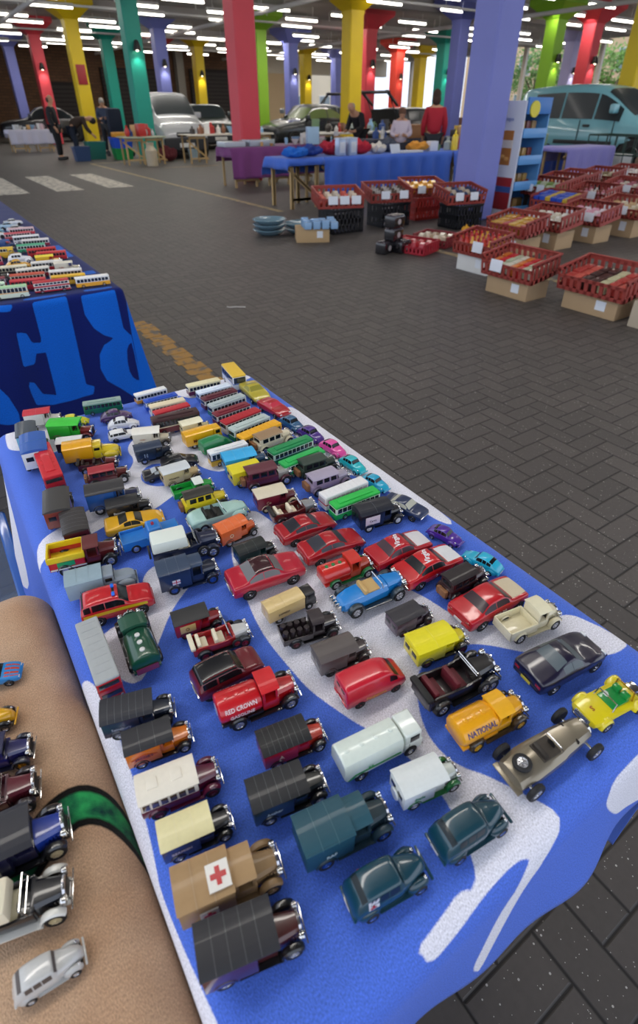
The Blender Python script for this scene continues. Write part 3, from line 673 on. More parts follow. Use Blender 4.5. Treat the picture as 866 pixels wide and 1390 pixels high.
        part(root, 'windscreen_frame', ('wsf',), lambda m: (m.tube([(12, -11, 19), (9, -11, 29), (9, 11, 29), (12, 11, 19)], .6), m.tube([(11, -11, 23), (11, 11, 23)], .4)), CHROME() if lamps == 'chrome' else GOLD())
        part(root, 'steering_wheel', ('sw', 'o'), lambda m: (m.lathe([(2.8, -.3), (3.4, 0), (2.8, .3), (2.5, 0)], (6, -5, 21), 'x', 12), m.cyl((6, -5, 21), (12, -5, 17), .4)), BLACK())
        if roof != body and trim == 'hood':
            part(root, 'hood', ('hood',), lambda m: (m.box(-36, 2, -12, 12, 20.5, H, 2.2, taper=1.0, tx=1.0)), mat(roof, .5))
            part(root, 'spare_wheel', ('spr2',), lambda m: m.lathe([(4, -1), (7, -1.2), (7.4, 0), (7, 1.2), (4, 1)], (-39, 0, 16), 'x', 18), TYRE())
        else:
            part(root, 'folded_hood', ('fhood',), lambda m: (m.box(-39, -33, -12.5, 12.5, 19.5, 23.5, 1.6)), mat(roof if roof != body else '#1d1b1a', .6))
        if spare:
            wheel(root, 16, 15.2, 13, 6, 2.6, hub, name='spare_wheel'); wheel(root, 16, -15.2, 13, 6, 2.6, hub, name='spare_wheel')
    elif kind in ('tank', 'flat', 'pickup', 'cargo', 'milkbox'):
        xc = 0
        part(root, 'cab', ('cab', H), lambda m: (m.box(0, 16, -11.6, 11.6, 8.5, H * .56, 1), m.box(0, 2.6, -11.4, 11.4, H * .5, H - 1, .4), m.box(12.8, 14.8, -11.3, -9.6, H * .5, H - 1, .3), m.box(12.8, 14.8, 9.6, 11.3, H * .5, H - 1, .3)), P(bonnet))
        part(root, 'windscreen', ('cabws', H), lambda m: m.box(13.4, 14.2, -10, 10, H * .56, H - 2, .1), G)
        part(root, 'seat', ('cseat', H), lambda m: (m.box(3, 8, -9, 9, H * .4, H * .52, .6)), mat('#3a2218', .6))
        part(root, 'roof', ('cabr', H), lambda m: m.xprism(arch_pts(12.4, H - 1, 2.4, .9), -1, 16.5, .5), paint(roof, True))
        if kind == 'tank':
            def tk(m):
                n = 14; hw = 13.5; zc = 20; hh = 10.5
                ring = lambda x, k: [(x, hw * k * max(-1, min(1, 1.02 * cos(2 * pi * i / n))), zc + hh * k * max(-1, min(1, 1.02 * sin(2 * pi * i / n)))) for i in range(n)]
                m.rings([ring(-40, .8), ring(-39, .95), ring(-37.5, 1), ring(-3, 1), ring(-1, .95)])
            part(root, 'tank', ('tank',), tk, P(body))
            part(root, 'filler_cap', ('tcap',), lambda m: [m.lathe([(.01, 0), (2.6, 0), (2.4, 1.2), (.01, 1.5)], (x, 0, 30.2), 'z', 12) for x in (-31, -21, -11)], P(body) if not trim else P(trim))
            part(root, 'tank_base', ('tbase',), lambda m: m.box(-39, 0, -12.6, 12.6, 8.5, 11.5, .4), P(fender if not trim else body))
            if text:
                lettering(root, text, tsize, Matrix.Translation((-20, -11.6, 25.9)) @ Matrix.Rotation(R_(52), 4, 'X'), mat(tcol, .4), squash=.9)
                lettering(root, text, tsize, side_m(-20, 13.75, 21) @ Matrix.Rotation(pi, 4, 'Y'), mat(tcol, .4), squash=.9)
        elif kind == 'flat':
            part(root, 'load_bed', ('flatb',), lambda m: (m.box(-40, -1, -14, 14, 9.5, 11.5, .3), m.box(-40, -1, -14, -13, 11, 18, .2), m.box(-40, -1, 13, 14, 11, 18, .2), m.box(-40, -39, -14, 14, 11, 18, .2)), P(body))
            for i in range(4):
                for j in range(2):
                    part(root, 'barrel', ('barrel', i, j), lambda m: m.lathe([(.01, 0), (3.2, 0), (4.1, 3.5), (4.3, 6), (4.1, 8.5), (3.4, 12), (.01, 12)], (-34.5 + i * 9.2, -5.6 + j * 11, 11.6), 'z', 12), P(load or '#2a2022'))
        elif kind == 'pickup':
            part(root, 'load_bed', ('pickb',), lambda m: (m.box(-40, -1, -14, 14, 9.5, 11.5, .3), m.box(-40, -1, -14, -12.6, 11, 21, .4), m.box(-40, -1, 12.6, 14, 11, 21, .4), m.box(-40, -38.6, -14, 14, 11, 21, .4), m.box(-2.4, -1, -14, 14, 11, 21, .4)), P(body))
        else:
            part(root, 'cargo_box', ('cgb', H), lambda m: m.box(-40, -.5, -14.8, 14.8, 9, H + 1, 1.0), P(body))
            part(root, 'cargo_cover', ('cgc', H, roofrise), lambda m: (m.xprism(arch_pts(15.3, H + .6, roofrise, 3.0 if not flat else 1.0), -40.8, .2, .5)), paint(roof, True))
            for xr in (-27, -14): part(root, 'roof_rib', ('cgrib', H, roofrise, xr), lambda m: m.xprism([(y, z + .4) for y, z in arch_pts(15.3, H + .6, roofrise, 3.0)], xr - .25, xr + .25), paint(lighter(roof, .22), True))
            if text:
                lettering(root, text, tsize, side_m(-20, -15.4, 20), mat(tcol, .4))
                lettering(root, text, tsize, side_m(-20, 15.4, 20) @ Matrix.Rotation(pi, 4, 'Y'), mat(tcol, .4))

# ---------------------------------------------------------------- lofted bodies
ST = {
 'sedan': [(-40, 7, 12, 12.6, 13, 10), (-39.4, 5.5, 16.5, 17, 15.6, 12), (-37, 5, 18, 18.6, 16.6, 13.5), (-25, 5, 19, 19.8, 16.8, 14), (-14, 5, 19, 26.4, 16.8, 12), (-5, 5, 19, 27.6, 16.8, 12.2), (5, 5, 18.8, 26.8, 16.8, 12), (16, 5, 18, 19, 16.8, 13.8), (28, 5, 16.6, 17.4, 16.6, 13.6), (37, 5, 14.8, 15.4, 15.8, 12.5), (39.4, 5.5, 13.2, 13.6, 14.4, 11), (40, 7, 10, 10.4, 13, 10)],
 'coupe': [(-40, 7, 13, 13.6, 13, 10), (-39, 5.5, 17, 17.6, 15.6, 12), (-35, 5, 18.2, 19, 16.6, 13), (-30, 5, 18.4, 20, 16.8, 13), (-12, 5, 18.6, 25, 16.8, 11.8), (-4, 5, 18.6, 25.6, 16.8, 12), (4, 5, 18, 24.6, 16.8, 12), (16, 5, 17, 18, 16.8, 13.8), (28, 5, 15.4, 16.2, 16.6, 13.6), (36, 5, 13, 13.6, 15.8, 12), (39.2, 5.5, 11, 11.4, 13.6, 10), (40, 7, 9, 9.4, 11, 8)],
 'sports': [(-40, 6, 13, 13.6, 13.5, 10), (-39, 5, 16, 16.6, 16, 12), (-30, 4.5, 16.6, 17.6, 17, 13.4), (-22, 4.5, 16.6, 18.6, 17.2, 12.6), (-8, 4.5, 16, 22.4, 17.2, 10.8), (0, 4.5, 15.4, 22, 17, 10.8), (12, 4.5, 14.6, 15.4, 17, 13), (26, 4.5, 13, 14, 16.8, 13), (35, 4.5, 10.6, 11.2, 15.6, 11.6), (39, 5, 8.8, 9.2, 12.5, 9), (40, 6, 7.8, 8, 10, 7)],
 'suv': [(-40, 8, 16, 16.6, 14, 12), (-39.2, 6.5, 20, 21, 16.4, 12.8), (-37.5, 6, 21, 26, 16.8, 12.6), (-33, 6, 21, 31.2, 16.8, 13.2), (-15, 6, 21, 32.6, 16.8, 13.4), (2, 6, 21, 31.8, 16.8, 13.2), (14, 6, 20.6, 22, 16.8, 14), (26, 6, 19.6, 20.8, 16.6, 13.8), (35, 6, 18, 18.8, 16, 13), (39, 6.5, 16, 16.6, 14.6, 11.6), (40, 8, 13, 13.4, 13, 10)],
 'mini': [(-40, 8, 16, 16.6, 15, 12), (-39, 6, 21, 22, 18, 14), (-36, 6, 22, 28, 18.6, 14.4), (-31, 6, 22, 32.4, 18.8, 15), (-12, 6, 22, 34, 18.8, 15.2), (6, 6, 22, 33, 18.8, 14.8), (16, 6, 21.8, 24, 18.8, 15), (28, 6, 21, 22.4, 18.2, 14.6), (36, 6, 18.4, 19.6, 17, 13), (39.2, 7, 15, 15.6, 15.4, 12), (40, 8, 13, 13.4, 14, 11)],
 'beetle': [(-40, 8, 11, 11.6, 9, 7), (-39, 7, 14, 14.8, 12, 9), (-34, 6, 18, 20.4, 14, 10.4), (-24, 6, 20.6, 27, 14.6, 10.6), (-12, 6, 21, 31, 14.8, 11), (-2, 6, 21, 31.8, 14.8, 11.2), (6, 6, 20.8, 30, 14.8, 11), (13, 6, 20.4, 22, 14.6, 11.4), (24, 6, 18.6, 20, 13, 10.4), (33, 6, 15.4, 16.4, 11, 8), (38.6, 7, 12, 12.6, 9, 6.4), (40, 8, 10, 10.3, 7, 5)],
 'thirties': [(-40, 8, 12, 13, 9, 8), (-38, 6, 17, 19.4, 13, 10.5), (-33, 6, 19.6, 27, 13.8, 11), (-24, 6, 20.6, 31.4, 14.2, 11.6), (-10, 6, 21, 32.6, 14.2, 11.8), (0, 6, 21, 32, 14, 11.6), (7, 6, 21, 30, 13.6, 11), (11, 6, 20.8, 23.6, 12.6, 10), (24, 6, 19.4, 22, 9.6, 5.6), (34, 6.5, 17, 19.6, 6.6, 2.6), (37.5, 7, 13, 15, 5, 1.8), (38.5, 8, 11, 12, 4, 1.4)],
 'convert': [(-40, 8, 11, 11.6, 9, 7), (-38, 6.5, 15, 16, 13, 9), (-30, 6, 18, 19.6, 14.6, 10), (-20, 6, 19, 19.6, 15, 13), (-18, 6, 19, 13, 15, 13.4), (4, 6, 18.6, 13, 15, 13.4), (6, 6, 19, 20, 14.6, 12.4), (16, 6, 18.6, 20, 12.4, 8.6), (28, 6.5, 17.6, 18.6, 9.6, 6), (36, 7, 16, 16.6, 7.6, 4), (38.4, 7, 13, 13.4, 6.4, 4), (39.4, 8, 11, 11.4, 5, 3)],
 'van': [(-40, 7, 18, 30, 15.6, 13.4), (-39.4, 5.4, 20, 33.4, 16.4, 14.4), (-37, 5, 21, 35, 16.8, 14.8), (-15, 5, 21, 36, 17, 15), (6, 5, 21, 35.6, 17, 14.8), (14, 5, 21, 34, 17, 14.2), (22, 5, 20.6, 30, 17, 13.4), (31, 5, 19.6, 21.4, 16.6, 12.6), (36, 5, 17.6, 18.6, 15.8, 11.6), (39.4, 5.6, 14.6, 15.2, 14.4, 10.6), (40, 7, 12, 12.4, 13, 10)],
 'mpv': [(-40, 8, 18, 30, 15.4, 13), (-39.4, 6.4, 20, 34.4, 16.2, 13.4), (-36, 6, 21, 36, 16.6, 13.6), (-15, 6, 21, 37.2, 16.8, 13.8), (4, 6, 21, 36, 16.8, 13.4), (22, 6, 20.6, 23.6, 16.6, 13.6), (31, 6, 19, 20.6, 16.2, 13), (37, 6, 16.6, 17.4, 15.2, 12), (39.4, 6.6, 14, 14.6, 14, 11), (40, 8, 12, 12.4, 13, 10)],
}
def interp(st, u):
    n = len(st) - 1; u = max(0, min(n, u)); i = min(int(u), n - 1); t = u - i
    out = []
    for c in range(6):
        p0 = st[max(i - 1, 0)][c]; p1 = st[i][c]; p2 = st[i + 1][c]; p3 = st[min(i + 2, n)][c]
        d = p2 - p1
        m1 = (p2 - p0) / 2; m2 = (p3 - p1) / 2
        if (p1 - p0) * d <= 0: m1 = 0
        if (p3 - p2) * d <= 0: m2 = 0
        lim = 3 * abs(d); m1 = max(-lim, min(lim, m1)); m2 = max(-lim, min(lim, m2))
        t2, t3 = t * t, t * t * t
        out.append((2 * t3 - 3 * t2 + 1) * p1 + (t3 - 2 * t2 + t) * m1 + (-2 * t3 + 3 * t2) * p2 + (t3 - t2) * m2)
    return out
def section(s, W=1.0, Hs=1.0):
    x, zb, be, tp, wb, wt = s
    h = tp - be
    pts = [(wb * .9, zb), (wb * .985, zb + 1.6), (wb * 1.02, (zb + be) / 2 + 1), (wb * .985, be - 1), (wb * .95, be)]
    pts += [(wt, be + h * .88) if h > 0 else (wt, be + h * .5), (wt * .86, tp - .1), (wt * .5, tp + .35), (0, tp + .5)]
    return [(y * W, z * Hs) for y, z in pts]
def surf(st, u, v, W=1.0, Hs=1.0):                # v 0..8 on the right (-y), 8..16 on the left
    s = interp(st, u); sec = section(s, W, Hs); side = -1
    if v > 8: v = 16 - v; side = 1
    i = min(int(v), 7); t = v - i
    y = sec[i][0] * (1 - t) + sec[i + 1][0] * t; z = sec[i][1] * (1 - t) + sec[i + 1][1] * t
    return Vector((s[0], side * y, z))
def shell(mb, st, W=1.0, Hs=1.0, sub=3):
    n = (len(st) - 1) * sub; rings = []
    for k in range(n + 1):
        sec = section(interp(st, k / sub), W, Hs); x = interp(st, k / sub)[0]
        rings.append([(x, -y, z) for y, z in sec] + [(x, y, z) for y, z in sec[:-1][::-1]])
    mb.rings(rings)
def patch(mb, st, u0, u1, v0, v1, off=.22, nu=4, nv=4, W=1.0, Hs=1.0):
    g = []
    for i in range(nu + 1):
        row = []
        for j in range(nv + 1):
            u = u0 + (u1 - u0) * i / nu; v = v0 + (v1 - v0) * j / nv
            p = surf(st, u, v, W, Hs); du = surf(st, u + .02, v, W, Hs) - surf(st, u - .02, v, W, Hs)
            vv = min(max(v, .05), 15.95); dv = surf(st, u, vv + .03, W, Hs) - surf(st, u, vv - .03, W, Hs)
            nrm = du.cross(dv)
            if nrm.length > 1e-9: nrm.normalize()
            row.append(mb.bm.verts.new(p + nrm * off))
        g.append(row)
    for i in range(nu):
        for j in range(nv): mb.face([g[i][j], g[i + 1][j], g[i + 1][j + 1], g[i][j + 1]])
GLZ = {  # side windows (u ranges), rear glass, front glass, wheel x
 'sedan': ([(3.25, 4.75), (4.85, 6.5)], (3.12, 3.95), (6.1, 6.92), (-24, 24), 6.2),
 'coupe': ([(3.5, 4.55), (4.65, 6.5)], (3.1, 3.95), (6.1, 6.92), (-24, 24), 6.2),
 'sports': ([(3.5, 4.3), (4.35, 5.6)], (3.1, 3.9), (5.1, 5.92), (-24, 24), 6.0),
 'suv': ([(2.6, 3.3), (3.4, 4.1), (4.15, 5.5)], (2.05, 2.8), (5.1, 5.92), (-23, 24.5), 7.2),
 'mini': ([(2.6, 3.7), (3.8, 5.5)], (2.05, 2.8), (5.1, 5.92), (-26, 26), 8),
 'beetle': ([(3.2, 3.9), (4.0, 4.7), (4.8, 6.3)], (3.05, 3.6), (6.12, 6.9), (-23, 24), 6.2),
 'thirties': ([(2.9, 3.5), (3.6, 4.25), (4.35, 5.5)], (2.1, 2.7), (6.1, 6.85), (-24, 26), 6.6),
 'convert': ([], None, None, (-24, 25), 6.6),
 'van': ([(5.3, 6.5)], None, (6.12, 6.9), (-23, 25), 5.6),
 'mpv': ([(2.3, 3.0), (3.05, 3.9), (3.95, 4.6)], (.9, 1.6), (4.12, 4.9), (-24, 25), 6.8),
}
def loft(root, style='sedan', body='#a00', roof=None, glass=None, W=1.0, Hs=1.0, hub='chrome', text=None, tcol='#e8e8e8', tsize=4, stripe=None, bonnetpatch=None, bumper='body', spoiler=False, interior=None, fender=None, lightbar=False, wheelw=3.6, roofbits=None, dull=False, nosewin=True, cross=False):
    st = ST[style]; side, rear, front, ax, r = GLZ[style]; Pm = paint(body, dull); G = glass() if callable(glass) else (mat(glass, .3, coat=.1, spec=.3) if glass else GLASS())
    key = (style, W, Hs)
    part(root, 'body', ('lb',) + key, lambda m: shell(m, st, W, Hs), Pm, sharp=50)
    for k, (a, b) in enumerate(side):
        for sgn in (0, 1):
            v0, v1 = (4.12, 4.9) if not sgn else (11.1, 11.88)
            part(root, 'side_window', ('lw', k, sgn) + key, lambda m: patch(m, st, a, b, v0, v1, .2, 5, 2, W, Hs), G)
    if front: part(root, 'windscreen', ('lf',) + key, lambda m: patch(m, st, front[0], front[1], 5.2, 10.8, .2, 3, 8, W, Hs), G)
    if rear: part(root, 'rear_window', ('lr',) + key, lambda m: patch(m, st, rear[0], rear[1], 5.35, 10.65, .2, 3, 8, W, Hs), G)
    if style == 'van' and rear is None:
        part(root, 'rear_window', ('lrv',) + key, lambda m: (m.box(-40.4, -39.8, -9, -2, 25, 28.5, .2), m.box(-40.4, -39.8, 2, 9, 25, 28.5, .2)), G)
    if roof: 
        a, b = {'sedan': (3.9, 6.1), 'suv': (2.9, 5.05), 'mini': (2.75, 5.05), 'thirties': (2.8, 6.0), 'beetle': (3.7, 6.0), 'mpv': (1.6, 4.1)}.get(style, (3.9, 6.0))
        part(root, 'roof', ('lrf',) + key, lambda m: patch(m, st, a, b, 5.0, 11.0, .15, 8, 8, W, Hs), mat(roof, .25, coat=.8) if isinstance(roof, str) else roof)
    if bonnetpatch:
        a, b = {'sedan': (7.1, 9.3), 'coupe': (7.1, 9.3)}.get(style, (6.2, 8.6))
        part(root, 'bonnet_decal', ('lbp',) + key, lambda m: patch(m, st, a, b, 5.6, 10.4, .16, 6, 6, W, Hs), paint(bonnetpatch))
    if stripe:
        n = len(st) - 1
        for sgn in (0, 1):
            v0, v1 = (2.2, 2.95) if not sgn else (13.05, 13.8)
            part(root, 'side_stripe', ('lst', sgn) + key, lambda m: patch(m, st, 2, n - 2.3, v0, v1, .18, 14, 1, W, Hs), paint(stripe))
    y = 16.8 * W - .6
    if fender or style in ('thirties', 'convert', 'beetle'):
        fm = paint(fender or body, dull); yy = 12.5 if style != 'beetle' else 13
        for sx, x in (('r', ax[0]), ('f', ax[1])):
            for s in (-1, 1):
                part(root, 'mudguard', ('lfd', sx, s) + key, lambda m: m.sph((x - 1.2, s * (yy * W - .4), r + 2.6), 1, r + 5.2, 4.6, r + 1.2, 14, 10), fm)
        for s in (-1, 1):
            if style != 'beetle': part(root, 'running_board', ('lrb', s) + key, lambda m: m.box(ax[0] + 8, ax[1] - 8, s * 13 * W - 3, s * 13 * W + 3, 5, 6.6, .4), fm)
        y = yy * W + 3.0
    else:
        for s in (-1, 1):
            for x in ax: part(root, 'wheel_arch', ('larch', s, x) + key, lambda m: m.lathe([(.01, -.3), (r + 1.1, -.3), (r + 1.1, .3), (.01, .3)], (x, s * (y + .35), r), 'y', 18), mat('#0c0c0d', .8))
        y += 0.0
    for x in ax:
        for s in (-1, 1): wheel(root, x, s * (y - wheelw * .18), r, r, wheelw, hub, spokes=False)
    part(root, 'underbody', ('lub',) + key, lambda m: m.box(-36, 36, -12 * W, 12 * W, 3.5, 8, .5), BLACK())
    z = 13 if style in ('suv', 'mini', 'mpv', 'van') else (11.5 if style not in ('thirties', 'convert', 'beetle') else 14)
    for s in (-1, 1):
        if style in ('thirties', 'convert', 'beetle'):
            part(root, 'headlamp', ('lhl', s) + key, lambda m: m.sph((ax[1] + 6.5, s * 11 * W, 14), 2.1, 1, 1, 1), CHROME())
        else:
            u0 = len(st) - 2.6
            part(root, 'headlamp', ('lhl', s) + key, lambda m: m.box(37.2, 39.4, s * 11 * W - 2.6, s * 11 * W + 2.6, z - 2.2, z + .6, .5), mat('#d9dde0', .1, coat=1))
            part(root, 'tail_lamp', ('ltl', s) + key, lambda m: m.box(-40.2, -38.6, s * 11.5 * W - 2.6, s * 11.5 * W + 2.6, z, z + 3, .4), mat('#a01208', .2, coat=1))
    bm_ = {'chrome': CHROME(), 'black': BLACK()}.get(bumper, Pm)
    part(root, 'bumper', ('lbu',) + key, lambda m: m.box(38.4, 41, -14 * W, 14 * W, 7, 9.6, .9), bm_)
    part(root, 'bumper', ('lbr',) + key, lambda m: m.box(-41, -38.4, -14 * W, 14 * W, 7.4, 10.2, .9), bm_)
    part(root, 'number_plate', ('lnp',) + key, lambda m: m.box(-41.3, -40.9, -5, 5, 8, 11, .05), paint('#d8c21a' if style in ('sports', 'suv', 'mpv') else '#dedede'))
    if spoiler: part(root, 'spoiler', ('lsp',) + key, lambda m: m.box(-40, -36.5, -14 * W, 14 * W, 19.4 * Hs, 20.4 * Hs, .4), Pm)
    if interior:
        part(root, 'interior', ('lin',) + key, lambda m: (m.box(-19, 5, -11, 11, 13, 15, .4)), mat('#1a1a1a', .6))
        for x in (-15, -3): part(root, 'seat', ('lse', x) + key, lambda m: (m.box(x - 2, x + 5, -10.4, 10.4, 14, 17, 1), m.box(x - 4, x - 1, -10.4, 10.4, 14, 22, 1)), mat(interior, .55))
        part(root, 'windscreen_frame', ('lwf',) + key, lambda m: m.tube([(8, -12, 19), (4, -11, 27), (4, 11, 27), (8, 12, 19)], .6), CHROME())
    if lightbar:
        part(root, 'light_bar', ('llb',) + key, lambda m: m.box(-3, 0, -9, 9, 32.6 * Hs, 33.6 * Hs, .3), BLACK())
        for s in (-1, 1): part(root, 'beacon', ('lbe', s) + key, lambda m: m.box(-3.4, .4, s * 7 - 2.4, s * 7 + 2.4, 33 * Hs, 35.6 * Hs, .6), mat('#1263d0', .15, coat=1, emit=.2))
    if cross:
        for s in (-1, 1):
            part(root, 'cross_panel', ('lcp', s) + key, lambda m: patch(m, st, 2.7, 3.5, *((3.0, 4.9) if s < 0 else (11.1, 13.0)), .2, 3, 3, W, Hs), paint('#dcdcdc'))
            p = surf(st, 3.1, 4.0 if s < 0 else 12.0, W, Hs); yy = p.y
            part(root, 'red_cross', ('lrc', s) + key, lambda m: (m.box(p.x - 1.1, p.x + 1.1, yy + s * .1 - .5, yy + s * .1 + .5, p.z - 3, p.z + 3, .1), m.box(p.x - 3, p.x + 3, yy + s * .1 - .5, yy + s * .1 + .5, p.z - 1, p.z + 1, .1)), paint('#b01018'))
    if text:
        lettering(root, text, tsize, side_m(-2, -17.2 * W, 11.5 * Hs), mat(tcol, .4)); lettering(root, text, tsize, side_m(-2, 17.2 * W, 11.5 * Hs) @ Matrix.Rotation(pi, 4, 'Y'), mat(tcol, .4))
    if roofbits:
        lettering(root, roofbits[0], roofbits[2], top_m(-5, 0, 28.3 * Hs) @ Matrix.Rotation(R_(70), 4, 'Z'), mat(roofbits[1], .4), name='roof_decal')

# ---------------------------------------------------------------- bus
def bus(root, low='#0c6b3c', band='#dfe6df', roof='#b8c2c0', H=22, deck=1, vent=True, W=9.6, hub='chrome', line=None, sw=None, text=None):
    P = paint; h0 = 3.0; zb = H * .5 if deck == 1 else H * .26
    key = (H, deck, W)
    part(root, 'lower_body', ('bl',) + key, lambda m: (m.box(-40, 40, -W, W, h0, zb + .5, 1.6, 3)), P(low))
    part(root, 'window_frame', ('bw',) + key, lambda m: m.box(-39.7, 39.6, -W + .15, W - .15, zb - 1, H - 2.2, 1.6, 3), P(band))
    gl = mat(sw, .2, coat=.6) if sw else mat('#2a2f33', .1, coat=1)
    def win(z0, z1):
        def f(m):
            n = 9; d = 74 / n
            for k in range(n):
                for s in (-1, 1): m.box(-37 + k * d + .5, -37 + (k + 1) * d - .9, s * W - s * .1 - .25, s * W - s * .1 + .25, z0, z1, .1)
            m.box(39.2, 39.9, -W + 1.8, W - 1.8, z0 - .3, z1, .15); m.box(-40, -39.4, -W + 2, W - 2, z0, z1, .15)
        return f
    if deck == 1: part(root, 'window_row', ('bg',) + key, win(zb + 1.2, H - 4.0), gl)
    else:
        part(root, 'window_row', ('bg1',) + key, win(H * .3, H * .46), gl)
        part(root, 'mid_panel', ('bmid',) + key, lambda m: m.box(-40, 40, -W, W, H * .49, H * .66, 1.0, 2), P(low))
        part(root, 'window_row', ('bg2',) + key, win(H * .7, H * .85), gl)
    if line: part(root, 'waist_stripe', ('bln',) + key, lambda m: m.box(-40.15, 40.15, -W - .2, W + .2, zb - 1.0, zb + .6, .3), P(line))
    part(root, 'roof', ('br',) + key, lambda m: (m.box(-39.9, 39.8, -W + .05, W - .05, H - 4.2 if deck == 1 else H - 4, H, 2.4, 3), [m.box(-34 + k * 9, -33.3 + k * 9, -W + 3, W - 3, H - .1, H + .25) for k in range(8)]), paint(roof, True))
    if vent: part(root, 'roof_vent', ('bv',) + key, lambda m: m.box(-30, 30, -W * .45, W * .45, H - .2, H + 1.3, .6), paint(roof, True))
    r = 4.4
    for x in (-24, 25):
        for s in (-1, 1): wheel(root, x, s * (W - 1.0), r, r, 2.8, hub, spokes=False)
    part(root, 'front_bumper', ('bbu',) + key, lambda m: (m.box(39.4, 41, -W + .8, W - .8, 3, 5, .4)), CHROME())
    for s in (-1, 1): part(root, 'headlamp', ('bhl', s) + key, lambda m: m.sph((39.8, s * (W - 2.6), 7), 1.3, .6, 1, 1, 8, 6), CHROME())
    if text: lettering(root, text, 4.5, side_m(-4, -W - .3, zb * .62 + 1), mat('#e6dfc8', .4))

